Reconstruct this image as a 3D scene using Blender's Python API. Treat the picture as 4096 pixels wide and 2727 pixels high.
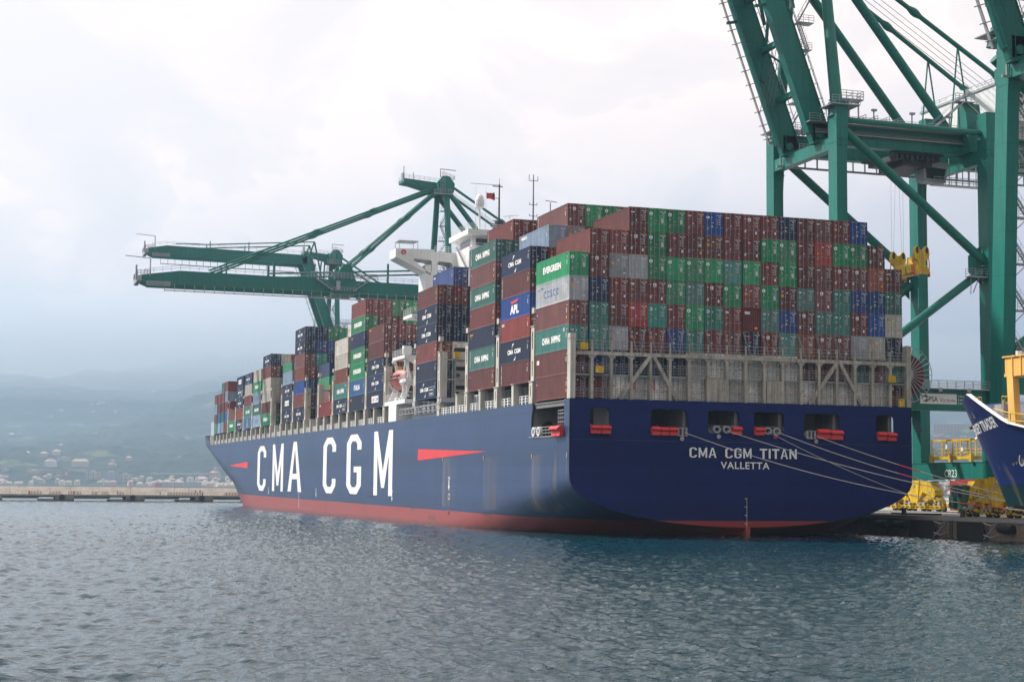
import bpy, math, random
from mathutils import Vector, Matrix
for o in list(bpy.data.objects): bpy.data.objects.remove(o, do_unlink=True)
random.seed(7)
SC = bpy.context.scene
COL = SC.collection
V = Vector
R = math.radians
TRIM = 0.0055                       # the ship sits a little deeper at the stern
SHIPROT = Matrix.Rotation(TRIM, 4, 'X')

# ---------------------------------------------------------------- camera
cam_d = bpy.data.cameras.new('camera')
cam = bpy.data.objects.new('camera', cam_d); COL.objects.link(cam)
cam_d.sensor_width = 36; cam_d.lens = 36 * 6444.3 / 4096
cam_d.clip_start = 1; cam_d.clip_end = 20000
pan, tilt, roll = .3124, .086, .0114
Fv = V((math.sin(pan)*math.cos(tilt), math.cos(pan)*math.cos(tilt), math.sin(tilt)))
Rv = V((math.cos(pan), -math.sin(pan), 0)); Uv = Rv.cross(Fv)
c_, s_ = math.cos(roll), math.sin(roll)
Rc = Rv*c_ + Uv*s_; Uc = Uv*c_ - Rv*s_
M = Matrix(((Rc.x, Uc.x, -Fv.x, -87.2491), (Rc.y, Uc.y, -Fv.y, -177.1096), (Rc.z, Uc.z, -Fv.z, 6.6128), (0, 0, 0, 1)))
cam.matrix_world = SHIPROT @ M
SC.camera = cam

# ---------------------------------------------------------------- world, sun, exposure
SUN_EL, SUN_AZ = 44, -48            # azimuth measured from +Y towards +X
w = bpy.data.worlds.new('World'); SC.world = w; w.use_nodes = True
nt = w.node_tree; N = nt.nodes; Lk = nt.links; N.clear()
def wn(t, **k):
    n = N.new(t)
    for a, b in k.items(): setattr(n, a, b)
    return n
out = wn('ShaderNodeOutputWorld'); bg = wn('ShaderNodeBackground'); bg.inputs[1].default_value = .1
sky = wn('ShaderNodeTexSky', sky_type='NISHITA', sun_disc=False, sun_elevation=R(SUN_EL), sun_rotation=R(SUN_AZ), air_density=1.0, dust_density=3.0)
tc = wn('ShaderNodeTexCoord'); sep = wn('ShaderNodeSeparateXYZ'); Lk.new(tc.outputs['Generated'], sep.inputs[0])
def wmath(op, a, b=None, c=None):
    n = wn('ShaderNodeMath', operation=op)
    for i, q in enumerate((a, b, c)):
        if q is None: continue
        if isinstance(q, (int, float)): n.inputs[i].default_value = q
        else: Lk.new(q, n.inputs[i])
    return n.outputs[0]
def wdot(vec):
    n = wn('ShaderNodeVectorMath', operation='DOT_PRODUCT'); Lk.new(tc.outputs['Generated'], n.inputs[0]); n.inputs[1].default_value = vec
    return n.outputs['Value']
u = wdot((.9516, -.3073, 0))        # away from the sun
fwd = wdot((.3073, .9516, 0))
s = wmath('SUBTRACT', sep.outputs[2], wmath('MULTIPLY', wmath('ADD', u, .3), .22))
nz = wn('ShaderNodeTexNoise'); nz.inputs['Scale'].default_value = 5.5; nz.inputs['Detail'].default_value = 9; nz.inputs['Roughness'].default_value = .52
mp = wn('ShaderNodeMapping'); mp.inputs['Scale'].default_value = (1, 1, 1.5); mp.inputs['Location'].default_value = (3.1, .7, .4)
Lk.new(tc.outputs['Generated'], mp.inputs[0]); Lk.new(mp.outputs[0], nz.inputs[0])
s2 = wmath('ADD', s, wmath('MULTIPLY', wmath('SUBTRACT', nz.outputs[0], .5), .09))
cr = wn('ShaderNodeValToRGB'); e = cr.color_ramp
def srgb(r, g, b): return tuple(((x/255+.055)/1.055)**2.4 if x > 10 else x/255/12.92 for x in (r, g, b)) + (1,)
e.elements[0].position = 0; e.elements[0].color = srgb(139, 155, 182)
e.elements[1].position = 1; e.elements[1].color = srgb(245, 241, 240)
for p, c in ((.24, srgb(188, 197, 213)), (.40, srgb(209, 214, 225)), (.53, srgb(229, 232, 238)), (.68, srgb(244, 241, 240))):
    q = e.elements.new(p); q.color = c
mr = wn('ShaderNodeMapRange'); mr.inputs[1].default_value = -.07; mr.inputs[2].default_value = .26
Lk.new(s2, mr.inputs[0]); Lk.new(mr.outputs[0], cr.inputs[0])
# cumulus edges: brighter heads against slightly bluer gaps
n2 = wn('ShaderNodeTexNoise'); n2.inputs['Scale'].default_value = 7.0; n2.inputs['Detail'].default_value = 10; n2.inputs['Roughness'].default_value = .5; n2.inputs['Distortion'].default_value = .5
mp2 = wn('ShaderNodeMapping'); mp2.inputs['Scale'].default_value = (1, 1, 1.25); mp2.inputs['Location'].default_value = (.35, 2.2, 1.1)
Lk.new(tc.outputs['Generated'], mp2.inputs[0]); Lk.new(mp2.outputs[0], n2.inputs[0])
cr2 = wn('ShaderNodeValToRGB'); e2 = cr2.color_ramp
e2.elements[0].position = .40; e2.elements[0].color = (.81, .865, .91, 1)
e2.elements[1].position = .66; e2.elements[1].color = (.935, .945, .96, 1)
q = e2.elements.new(.49); q.color = (.905, .93, .955, 1)
q = e2.elements.new(.515); q.color = (1.0, 1.0, 1.0, 1)
Lk.new(n2.outputs[0], cr2.inputs[0])
mx = wn('ShaderNodeMix', data_type='RGBA', blend_type='MULTIPLY'); 
mr3 = wn('ShaderNodeMapRange'); mr3.inputs[1].default_value = .02; mr3.inputs[2].default_value = .12; Lk.new(s, mr3.inputs[0])
Lk.new(mr3.outputs[0], mx.inputs[0]); Lk.new(cr.outputs[0], mx.inputs[6]); Lk.new(cr2.outputs[0], mx.inputs[7])
# unseen sky behind the camera, dimmed to hold down light on the stern
mr4 = wn('ShaderNodeMapRange'); mr4.inputs[1].default_value = -.3; mr4.inputs[2].default_value = .75; mr4.inputs[3].default_value = 8.4; mr4.inputs[4].default_value = 10.5
Lk.new(fwd, mr4.inputs[0])
sc_ = wn('ShaderNodeVectorMath', operation='SCALE'); Lk.new(mx.outputs[2], sc_.inputs[0]); Lk.new(mr4.outputs[0], sc_.inputs['Scale'])
wb = wn('ShaderNodeVectorMath', operation='MULTIPLY'); wb.inputs[1].default_value = (1.09, .95, .875); Lk.new(sc_.outputs[0], wb.inputs[0])
mm = wn('ShaderNodeMix', data_type='RGBA'); mm.inputs[0].default_value = .97
Lk.new(sky.outputs[0], mm.inputs[6]); Lk.new(wb.outputs[0], mm.inputs[7])
Lk.new(mm.outputs[2], bg.inputs[0]); Lk.new(bg.outputs[0], out.inputs[0])
sd = bpy.data.lights.new('sun', 'SUN'); sun = bpy.data.objects.new('sun', sd); COL.objects.link(sun)
sd.energy = 5.0; sd.angle = R(1.5); sd.color = (1, .95, .88)
az = R(SUN_AZ); el = R(SUN_EL)
sun.rotation_euler = V((math.sin(az)*math.cos(el), math.cos(az)*math.cos(el), math.sin(el))).to_track_quat('Z', 'Y').to_euler()
sun.location = (-200, 200, 300)
SC.view_settings.view_transform = 'Standard'; SC.view_settings.look = 'None'
SC.view_settings.exposure = .5; SC.view_settings.gamma = 1
SC.cycles.max_bounces = 6; SC.cycles.volume_bounces = 0; SC.cycles.transparent_max_bounces = 6
SC.cycles.use_denoising = True

# ---------------------------------------------------------------- helpers
def mat(name, col, rough=.5, metal=0, var=.18, scale=.35, streak=0., bump=0., spec=.5, rust=0., fine=0.):
    m = bpy.data.materials.new(name); m.use_nodes = True; t = m.node_tree; n = t.nodes; l = t.links
    b = n['Principled BSDF']; b.inputs['Roughness'].default_value = rough; b.inputs['Metallic'].default_value = metal
    b.inputs['Specular IOR Level'].default_value = spec
    tcn = n.new('ShaderNodeTexCoord'); geo = n.new('ShaderNodeNewGeometry')
    nz = n.new('ShaderNodeTexNoise'); nz.inputs['Scale'].default_value = scale; nz.inputs['Detail'].default_value = 6; nz.inputs['Roughness'].default_value = .65
    l.new(geo.outputs['Position'], nz.inputs[0])
    mr = n.new('ShaderNodeMapRange'); mr.inputs[1].default_value = .3; mr.inputs[2].default_value = .7; mr.inputs[3].default_value = 1-var; mr.inputs[4].default_value = 1+var
    l.new(nz.outputs[0], mr.inputs[0]); fac = mr.outputs[0]
    if streak:
        mpn = n.new('ShaderNodeMapping'); mpn.inputs['Scale'].default_value = (2.2, 2.2, .12)
        ns = n.new('ShaderNodeTexNoise'); ns.inputs['Scale'].default_value = 1.4; ns.inputs['Detail'].default_value = 5
        l.new(geo.outputs['Position'], mpn.inputs[0]); l.new(mpn.outputs[0], ns.inputs[0])
        m2 = n.new('ShaderNodeMapRange'); m2.inputs[1].default_value = .35; m2.inputs[2].default_value = .65; m2.inputs[3].default_value = 1-streak; m2.inputs[4].default_value = 1+streak*.6
        l.new(ns.outputs[0], m2.inputs[0])
        mu = n.new('ShaderNodeMath'); mu.operation = 'MULTIPLY'; l.new(fac, mu.inputs[0]); l.new(m2.outputs[0], mu.inputs[1]); fac = mu.outputs[0]
    if fine:
        nf = n.new('ShaderNodeTexNoise'); nf.inputs['Scale'].default_value = 3.2; nf.inputs['Detail'].default_value = 4
        l.new(geo.outputs['Position'], nf.inputs[0])
        m2 = n.new('ShaderNodeMapRange'); m2.inputs[1].default_value = .35; m2.inputs[2].default_value = .65; m2.inputs[3].default_value = 1-fine; m2.inputs[4].default_value = 1+fine
        l.new(nf.outputs[0], m2.inputs[0])
        mu = n.new('ShaderNodeMath'); mu.operation = 'MULTIPLY'; l.new(fac, mu.inputs[0]); l.new(m2.outputs[0], mu.inputs[1]); fac = mu.outputs[0]
    vm = n.new('ShaderNodeVectorMath'); vm.operation = 'SCALE'; vm.inputs[0].default_value = col[:3]; l.new(fac, vm.inputs['Scale'])
    res = vm.outputs[0]
    if rust:
        nr = n.new('ShaderNodeTexNoise'); nr.inputs['Scale'].default_value = .9; nr.inputs['Detail'].default_value = 8; nr.inputs['Roughness'].default_value = .7
        l.new(geo.outputs['Position'], nr.inputs[0])
        m3 = n.new('ShaderNodeMapRange'); m3.inputs[1].default_value = .62-rust*.12; m3.inputs[2].default_value = .74; l.new(nr.outputs[0], m3.inputs[0])
        mxn = n.new('ShaderNodeMix'); mxn.data_type = 'RGBA'; l.new(m3.outputs[0], mxn.inputs[0]); l.new(res, mxn.inputs[6]); mxn.inputs[7].default_value = (.13, .06, .03, 1)
        res = mxn.outputs[2]
    l.new(res, b.inputs['Base Color'])
    if bump:
        bp = n.new('ShaderNodeBump'); bp.inputs['Strength'].default_value = bump; bp.inputs['Distance'].default_value = .05
        l.new(nz.outputs[0], bp.inputs['Height']); l.new(bp.outputs[0], b.inputs['Normal'])
    return m

class MB:
    def __init__(s): s.v = []; s.f = []; s.m = []
    def add(s, vs, fs, m=0):
        k = len(s.v); s.v += [tuple(q) for q in vs]; s.f += [tuple(i+k for i in f) for f in fs]; s.m += [m]*len(fs); return s
    def box(s, x0, y0, z0, x1, y1, z1, m=0):
        return s.add([(x0,y0,z0),(x1,y0,z0),(x1,y1,z0),(x0,y1,z0),(x0,y0,z1),(x1,y0,z1),(x1,y1,z1),(x0,y1,z1)],
                     [(0,3,2,1),(4,5,6,7),(0,1,5,4),(1,2,6,5),(2,3,7,6),(3,0,4,7)], m)
    def bar(s, p, q, w, h=None, m=0, up=(0,0,1), w2=None, h2=None):
        p = V(p); q = V(q); h = w if h is None else h; w2 = w if w2 is None else w2; h2 = h if h2 is None else h2
        d = (q-p).normalized(); up = V(up)
        if abs(d.dot(up)) > .98: up = V((0,1,0))
        a = d.cross(up).normalized(); b = a.cross(d).normalized()
        vs = [p+a*sx*w/2+b*sy*h/2 for sx, sy in ((-1,-1),(1,-1),(1,1),(-1,1))] + [q+a*sx*w2/2+b*sy*h2/2 for sx, sy in ((-1,-1),(1,-1),(1,1),(-1,1))]
        return s.add(vs, [(3,2,1,0),(4,5,6,7),(0,1,5,4),(1,2,6,5),(2,3,7,6),(3,0,4,7)], m)
    def tube(s, p, q, r, n=8, r2=None, m=0):
        p = V(p); q = V(q); r2 = r if r2 is None else r2; d = (q-p).normalized(); up = V((0,0,1)) if abs(d.z) < .95 else V((0,1,0))
        a = d.cross(up).normalized(); b = a.cross(d).normalized()
        vs = []
        for c, rr in ((p, r), (q, r2)):
            for i in range(n):
                t = 2*math.pi*i/n; vs.append(c+a*rr*math.cos(t)+b*rr*math.sin(t))
        fs = [(i, (i+1) % n, n+(i+1) % n, n+i) for i in range(n)] + [tuple(range(n-1, -1, -1)), tuple(range(n, 2*n))]
        return s.add(vs, fs, m)
    def path(s, pts, r, n=6, m=0):
        for a, b in zip(pts, pts[1:]): s.tube(a, b, r, n, m=m)
        return s
    def prism(s, pts, ax, d0, d1, m=0):          # polygon in the plane across axis ax, swept d0..d1
        def P(a, b, d): return ((d,a,b),(a,d,b),(a,b,d))[ax]
        n = len(pts); vs = [P(a,b,d0) for a, b in pts] + [P(a,b,d1) for a, b in pts]
        return s.add(vs, [tuple(range(n)), tuple(range(2*n-1, n-1, -1))] + [(i, n+i, n+(i+1) % n, (i+1) % n) for i in range(n)], m)
    def plate(s, outline, holes, ax, d0, d1, m=0):   # flat plate with holes, given thickness
        vs, fs = holed(outline, holes)
        def P(a, b, d): return ((d,a,b),(a,d,b),(a,b,d))[ax]
        s.add([P(a,b,d0) for a, b in vs], fs, m); s.add([P(a,b,d1) for a, b in vs], [f[::-1] for f in fs], m)
        for lp in [outline]+holes:
            n = len(lp); s.add([P(a,b,d0) for a, b in lp]+[P(a,b,d1) for a, b in lp], [(i, (i+1) % n, n+(i+1) % n, n+i) for i in range(n)], m)
        return s
    def rail(s, pts, h=1.05, step=1.6, r=.028, n=3, m=0, k=4):
        for a, b in zip(pts, pts[1:]):
            a = V(a); b = V(b); L = (b-a).length; c = max(1, round(L/step))
            for i in range(c+1):
                p = a.lerp(b, i/c); s.tube(p, p+V((0,0,h)), r, k, m=m)
            for j in range(1, n+1):
                dz = V((0,0,h*j/n)); s.tube(a+dz, b+dz, r, k, m=m)
        return s
    def stairs(s, p, q, w=.7, m=0, rails=True):
        p = V(p); q = V(q); L = (q-p).length; d = V((q.x-p.x, q.y-p.y, 0)); side = V((-d.y, d.x, 0)).normalized()*w/2 if d.length > .1 else V((0, w/2, 0))
        for sg in (-1, 1):
            s.bar(p+side*sg, q+side*sg, .05, .2, m)
            if rails:
                s.tube(p+side*sg+V((0,0,1)), q+side*sg+V((0,0,1)), .025, 4, m=m)
                for i in range(4):
                    c = p.lerp(q, i/3)+side*sg; s.tube(c, c+V((0,0,1)), .02, 4, m=m)
        c = max(2, int(abs(q.z-p.z)/.24))
        for i in range(1, c):
            t = p.lerp(q, i/c); s.bar(t-side, t+side, .22, .04, m)
        return s
    def xf(s, M, k=0):
        s.v[k:] = [tuple(M @ V(q)) for q in s.v[k:]]; return s
    def mesh(s, name, mats):
        me = bpy.data.meshes.new(name); me.from_pydata(s.v, [], s.f); me.update()
        for q in mats: me.materials.append(q)
        if len(mats) > 1: me.polygons.foreach_set('material_index', s.m)
        return me
    def build(s, name, mats, parent=None, smooth=False):
        if not isinstance(mats, (list, tuple)): mats = [mats]
        if parent is not None:
            r = parent
            while r.parent: r = r.parent
            ox, oy, oz = r.location
            if r.get('shipframe'): ox = oy = oz = 0
            s.v = [(x-ox, y-oy, z-oz) for x, y, z in s.v]
        me = s.mesh(name, mats)
        if smooth:
            for p in me.polygons: p.use_smooth = True
        o = bpy.data.objects.new(name, me); COL.objects.link(o)
        if parent is not None: o.parent = parent
        return o

def tag(o, label=None, cat=None, group=None, kind=None):
    if label: o['label'] = label
    if label and len(label.replace('-', ' ').split()) > 16: print('LONG', label)
    if cat: o['category'] = cat
    if group: o['group'] = group
    if kind: o['kind'] = kind
    return o
def empty(name, loc, label, cat, group=None):
    o = bpy.data.objects.new(name, None); COL.objects.link(o); o.location = loc; o.empty_display_size = .5
    return tag(o, label, cat, group)

_tmpc = 0
def holed(outline, holes):
    cu = bpy.data.curves.new('tmp', 'CURVE'); cu.dimensions = '2D'; cu.fill_mode = 'BOTH'
    for lp in [outline]+list(holes):
        sp = cu.splines.new('POLY'); sp.points.add(len(lp)-1); sp.use_cyclic_u = True
        for p, (a, b) in zip(sp.points, lp): p.co = (a, b, 0, 1)
    return _tomesh(cu)
def _tomesh(cu):
    o = bpy.data.objects.new('tmp', cu); COL.objects.link(o)
    bpy.context.view_layer.update()
    me = bpy.data.meshes.new_from_object(o.evaluated_get(bpy.context.evaluated_depsgraph_get()))
    vs = [(q.co.x, q.co.y) for q in me.vertices]; fs = [tuple(p.vertices) for p in me.polygons]
    bpy.data.objects.remove(o); bpy.data.meshes.remove(me); bpy.data.curves.remove(cu)
    return vs, fs
_tx = {}
def text2d(t, bold=0., space=1.):
    """unit text: verts scaled so that width=1 and height=1 (cap box)"""
    k = (t, bold, space)
    if k not in _tx:
        cu = bpy.data.curves.new('tmp', 'FONT'); cu.body = t; cu.offset = bold; cu.resolution_u = 3; cu.space_character = space
        vs, fs = _tomesh(cu)
        x0 = min(v[0] for v in vs); x1 = max(v[0] for v in vs); y0 = min(v[1] for v in vs); y1 = max(v[1] for v in vs)
        _tx[k] = ([((a-x0)/(x1-x0), (b-y0)/(y1-y0)) for a, b in vs], fs)
    return _tx[k]
def put_text(mb, t, org, right, w, h, bold=0., m=0, up=(0,0,1), space=1.):
    vs, fs = text2d(t, bold, space); o = V(org); r = V(right).normalized(); up = V(up)
    return mb.add([o+r*(a*w)+up*(b*h) for a, b in vs], fs, m)
def rrect(x0, z0, x1, z1, r, n=5):
    pts = []
    for cx, cz, a0 in ((x1-r, z0+r, -90), (x1-r, z1-r, 0), (x0+r, z1-r, 90), (x0+r, z0+r, 180)):
        for i in range(n+1):
            t = R(a0+90*i/n); pts.append((cx+r*math.cos(t), cz+r*math.sin(t)))
    return pts
def interp(x, xs, ys):
    if x <= xs[0]: return ys[0]
    for i in range(1, len(xs)):
        if x <= xs[i]:
            t = (x-xs[i-1])/(xs[i]-xs[i-1]); return ys[i-1]+(ys[i]-ys[i-1])*t
    return ys[-1]
WORDS = 'zeroth first second third fourth fifth sixth seventh eighth ninth tenth eleventh twelfth thirteenth fourteenth fifteenth sixteenth seventeenth eighteenth nineteenth'.split()

# ---------------------------------------------------------------- materials
m_white = mat('white_paint', (.72,.73,.72), .45, var=.06, streak=.08)
m_mark = mat('white_lettering', (.78,.78,.76), .55, var=.05)
m_ivory = mat('ivory_steel', (.50,.48,.42), .6, var=.16, streak=.22, rust=.25)
m_frame = mat('weathered_ivory_shaded', (.37,.35,.30), .7, var=.2, streak=.3, rust=.45, fine=.1)  # ivory steel again, with dirt and the stern's shade put into its colour
m_grey = mat('grey_steel', (.30,.31,.31), .6, var=.15, streak=.15)
m_deck = mat('deck_grey', (.16,.17,.18), .75, var=.2)
m_dark = mat('dark_steel', (.035,.038,.045), .6, var=.25)
m_galv = mat('galvanised_steel', (.30,.32,.34), .5, metal=.3, var=.12)
m_yellow = mat('crane_yellow', (.62,.40,.012), .55, var=.16, streak=.25, fine=.14, rust=.25)
m_black = mat('black_rubber', (.02,.02,.022), .8, var=.3)
m_red = mat('signal_red', (.62,.035,.04), .5, var=.12)
m_green = mat('crane_green', (.003,.145,.115), .45, var=.10, streak=.14, scale=.12, spec=.35, fine=.05)
m_orange = mat('lifeboat_orange', (.50,.15,.12), .5, var=.08)
m_glass = mat('dark_glass', (.02,.03,.035), .1, var=.1, spec=.8)
m_rope = mat('mooring_rope', (.48,.47,.43), .85, var=.15)
m_ltblue = mat('pale_grey_paint', (.36,.38,.42), .5, var=.1)
CODE = {'M': ('maroon', (.165,.041,.039)), 'O': ('rust brown', (.24,.06,.03)), 'G': ('bright green', (.008,.24,.095)), 'T': ('teal', (.045,.19,.165)),
        'L': ('light teal', (.03,.26,.20)), 'N': ('navy', (.010,.026,.075)), 'B': ('bright blue', (.008,.06,.26)), 'Y': ('pale grey', (.33,.35,.37)),
        'W': ('white', (.72,.72,.68)), 'R': ('red', (.30,.032,.028)), 'E': ('beige', (.46,.44,.38)), 'I': ('mid blue', (.012,.12,.32)), 'S': ('slate blue', (.22,.30,.40))}
CM = {}
for k, (nm, c) in CODE.items():
    for i in range(5):
        f = (1, .72, 1.25, 1.1, .86)[i]; g = sum(c)/3*1.3; d = (0, .08, .05, .28, .16)[i]
        cc = tuple((x*(1-d)+g*d)*f for x in c)
        CM[k+str(i)] = mat(nm.replace(' ', '_')+'_container_paint', cc, (.55, .62, .5, .7, .6)[i], var=.16, streak=.2, scale=.5, fine=.08, spec=.4, rust=.15 if k in 'YWE' or i == 3 else 0)

_t = m_green.node_tree; _b = _t.nodes['Principled BSDF']; _src = _b.inputs['Base Color'].links[0].from_socket
_g = _t.nodes.new('ShaderNodeNewGeometry'); _s = _t.nodes.new('ShaderNodeSeparateXYZ'); _t.links.new(_g.outputs['Position'], _s.inputs[0]); _prev = None
for _i, _per in ((0, 6.1), (2, 5.3)):
    _a = _t.nodes.new('ShaderNodeMath'); _a.operation = 'PINGPONG'; _a.inputs[1].default_value = _per/2; _t.links.new(_s.outputs[_i], _a.inputs[0])
    _c = _t.nodes.new('ShaderNodeMath'); _c.operation = 'LESS_THAN'; _c.inputs[1].default_value = .045; _t.links.new(_a.outputs[0], _c.inputs[0])
    if _prev: _m = _t.nodes.new('ShaderNodeMath'); _m.operation = 'MAXIMUM'; _t.links.new(_prev, _m.inputs[0]); _t.links.new(_c.outputs[0], _m.inputs[1]); _prev = _m.outputs[0]
    else: _prev = _c.outputs[0]
_f = _t.nodes.new('ShaderNodeMath'); _f.operation = 'MULTIPLY'; _f.inputs[1].default_value = .55; _t.links.new(_prev, _f.inputs[0])
_x = _t.nodes.new('ShaderNodeMix'); _x.data_type = 'RGBA'; _t.links.new(_f.outputs[0], _x.inputs[0]); _t.links.new(_src, _x.inputs[6]); _x.inputs[7].default_value = (.02, .06, .045, 1); _t.links.new(_x.outputs[2], _b.inputs['Base Color'])

# ================================================================ containers
CL, CW, CH, PITCH = 12.192, 2.438, 2.896, 2.905
def corrug(mb, axis, a0, a1, z0, z1, off, sgn, pitch=.278, dep=.036):
    n = max(3, round((a1-a0)/pitch)); p = (a1-a0)/n; pts = []
    for i in range(n):
        y = a0+i*p; pts += [(y, 0), (y+.27*p, 0), (y+.5*p, dep), (y+.77*p, dep)]
    pts.append((a1, 0)); vs = []
    for y, d in pts:
        x = off-sgn*d
        for z in (z0, z1): vs.append((x, y, z) if axis == 'x' else (y, x, z))
    fs = [(2*i, 2*i+2, 2*i+3, 2*i+1) for i in range(len(pts)-1)]
    mb.add(vs, fs if (sgn < 0) == (axis == 'x') else [f[::-1] for f in fs])
def body_mesh(L, doors=True, fine=True):
    mb = MB(); h = CW/2; b = .11
    for sx in (-1, 1):
        x0, x1 = (-h, -h+b) if sx < 0 else (h-b, h)
        for y0 in (0, L-b): mb.box(x0, y0, 0, x1, y0+b, CH)
        mb.box(x0, b, 0, x1, L-b, .15); mb.box(x0, b, CH-.09, x1, L-b, CH)
        corrug(mb, 'x', b, L-b, .15, CH-.09, sx*(h-.018), sx, .278 if fine else .6)
    for y0 in (0, L-b):
        mb.box(-h+b, y0, 0, h-b, y0+b, .15); mb.box(-h+b, y0, CH-.12, h-b, y0+b, CH)
    corrug(mb, 'y', -h+b, h-b, .15, CH-.12, L-.03, 1)
    if not doors: corrug(mb, 'y', -h+b, h-b, .15, CH-.12, .03, -1)
    else: mb.add([(-h+b, .1, .15), (h-b, .1, .15), (h-b, .1, CH-.12), (-h+b, .1, CH-.12)], [(0,1,2,3)])
    n = 40 if fine else 8                                             # roof
    mb.add([(-h+b, b, CH-.03), (h-b, b, CH-.03), (h-b, L-b, CH-.03), (-h+b, L-b, CH-.03)], [(0,1,2,3)])
    mb.add([(-h+b, b, .05), (h-b, b, .05), (h-b, L-b, .05), (-h+b, L-b, .05)], [(3,2,1,0)])
    return mb.mesh('container_body', [None])
def door_mesh(sx):
    mb = MB(); h = CW/2-.115; x0, x1 = (-h, -.008) if sx < 0 else (.008, h); z0, z1 = .16, CH-.13
    mb.box(x0, .045, z0, x1, .075, z1)
    for k in range(5):
        a = z0+.06+k*(z1-z0-.06)/5; mb.box(x0+.05, .022, a, x1-.05, .05, a+(z1-z0)/5-.13)
    return mb.mesh('door', [None])
def bar_mesh(x):
    mb = MB(); mb.tube((x, .005, .12), (x, .005, CH-.1), .028, 6)
    for z in (.14, .9, 1.9, CH-.16): mb.box(x-.055, -.03, z-.05, x+.055, .02, z+.05)
    mb.box(x-.03, -.045, .98, x+.33, -.015, 1.03)
    return mb.mesh('locking_bar', [m_galv])
BODY, BODY20, BODYX = body_mesh(CL), body_mesh(6.058), body_mesh(CL, False)
DOORS = [door_mesh(-1), door_mesh(1)]
BARS = [bar_mesh(x) for x in (-.86, -.36, .30, .86)]
m_or = mat('orange_sticker', (.75,.33,.02), .5, var=.05); m_lr = mat('red_label', (.6,.03,.03), .5, var=.05)
m_bl = mat('blue_label', (.03,.06,.3), .5, var=.05); m_sg = mat('grey_plate', (.35,.30,.26), .5, var=.1); m_gd = mat('green_emblem', (.02,.2,.08), .5, var=.05)
DM = [m_mark, m_or, m_lr, m_bl, m_sg, m_gd, m_dark]
_dm = {}
def door_marks(kind):
    if kind in _dm: return _dm[kind]
    mb = MB(); Y = -.004
    def q(x, z, w, h, m=0, y=Y): mb.add([(x,y,z),(x+w,y,z),(x+w,y,z+h),(x,y,z+h)], [(0,1,2,3)], m)
    def tri(x, z, s, m=1): mb.add([(x,Y,z),(x+s,Y,z),(x+s/2,Y,z+s)], [(0,1,2)], m)
    def disc(x, z, r, m, y=Y, n=20): mb.add([(x+r*math.cos(2*math.pi*i/n), y, z+r*math.sin(2*math.pi*i/n)) for i in range(n)], [tuple(range(n))], m)
    k = kind[1]; c = kind[0]
    # identification number and weight lines at the right
    for i in range(8): 
        if i != 4: q(.42+.09*i, 2.42, .05, .13)
    q(.62, 2.22, .3, .08)
    if c != 'W' or k == 'c':
        for j in range(4):
            z = 1.95-.2*j
            q(.42, z, .14, .05); q(.64, z, .24, .05)
    q(-.95, .62, .22, .3, 4)
    if c == 'G':
        disc(-.84, 2.22, .23, 0); disc(-.84, 2.22, .08, 5, Y-.002); disc(-.84, 1.62, .08, 0); q(-.95, 2.22, .0, 0)
        for j in range(5): q(.5, 1.55-.11*j, .32, .07)
        tri(-.25, 1.32, .18) if k == '0' else tri(.62, .55, .18)
    elif c == 'T' or c == 'L':
        q(-.98, 2.15, .38, .18); q(-.9, 2.19, .1, .1, 3, Y-.002); disc(-.22, 2.2, .08, 0); q(-.95, 1.6, .3, .06); tri(-.3, 1.05, .2)
        if c == 'L': q(-1.0, 2.02, .34, .42)
    elif c == 'N' or c == 'B':
        q(-1.0, 2.28, .5, .05) if c == 'N' else disc(-.3, 2.2, .08, 0); tri(-.9, 1.45, .22) if c == 'N' else tri(-.3, .95, .2); q(-.35, 1.53, .3, .06); disc(-.25, 1.15, .08, 0)
        if k == '9': 
            mb.add([(-.8+.24*math.cos(i*math.pi/8), Y-.002, 2.2+.15*math.sin(i*math.pi/8)) for i in range(16)], [tuple(range(16))], 0)
        if k == 'b': q(-.5, 2.1, .36, .3, 2)
    elif k == 'a': q(-.5, 2.02, .4, .42); tri(-.42, 2.1, .24, 6); tri(-.3, 1.3, .18); q(.5, .45, .22, .35); q(-.95, .62, .22, .35, 0, Y-.002); disc(-.86, 2.3, .09, 0)
    elif k == 'b':
        q(-.52, 2.1, .42, .3, 2); put_text(mb, 'TAL', (-.48, Y-.003, 2.14), (1,0,0), .34, .2, .02); tri(-.3, 1.3, .18); q(.62, .55, .22, .3); q(-.95, .62, .22, .3, 0, Y-.002)
    elif k == 'c': q(-.96, 2.08, .36, .36, 3); mb.add([(-.9,Y-.002,2.12),(-.68,Y-.002,2.12),(-.62,Y-.002,2.38),(-.78,Y-.002,2.36)], [(0,1,2,3)], 1); q(-.96, 1.55, .36, .3, 1); tri(-.42, 1.55, .22); q(.55, .5, .26, .12); disc(-.1, 2.1, .09, 0)
    elif k == 'x' : put_text(mb, 'tex', (-.98, Y, 2.1), (1,0,0), .5, .34, .04); q(-.96, 1.5, .38, .13, 1); tri(.6, .95, .12, 1)
    elif k == 'd': q(-.98, 2.2, .46, .13); disc(-.3, 1.3, .09, 0); q(.75, .3, .16, .08)
    elif k == 'g': put_text(mb, 'DCSG', (-1.0, Y, 2.12), (1,0,0), .6, .2, .03); q(-.98, 1.5, .28, .28, 1); tri(-.4, 1.5, .22)
    elif k == 't': q(-.52, 1.1, .26, 1.25, 2); [put_text(mb, ch, (-.47, Y-.003, 2.05-.28*i), (1,0,0), .16, .2, .03) for i, ch in enumerate('TAL')]; tri(.6, .9, .2); q(-.1, .9, .16, .16, 1)
    elif c == 'R': q(-.3, 2.2, .3, .1); q(-.95, 1.3, .26, .26, 1); tri(-.4, 1.4, .2)
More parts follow.
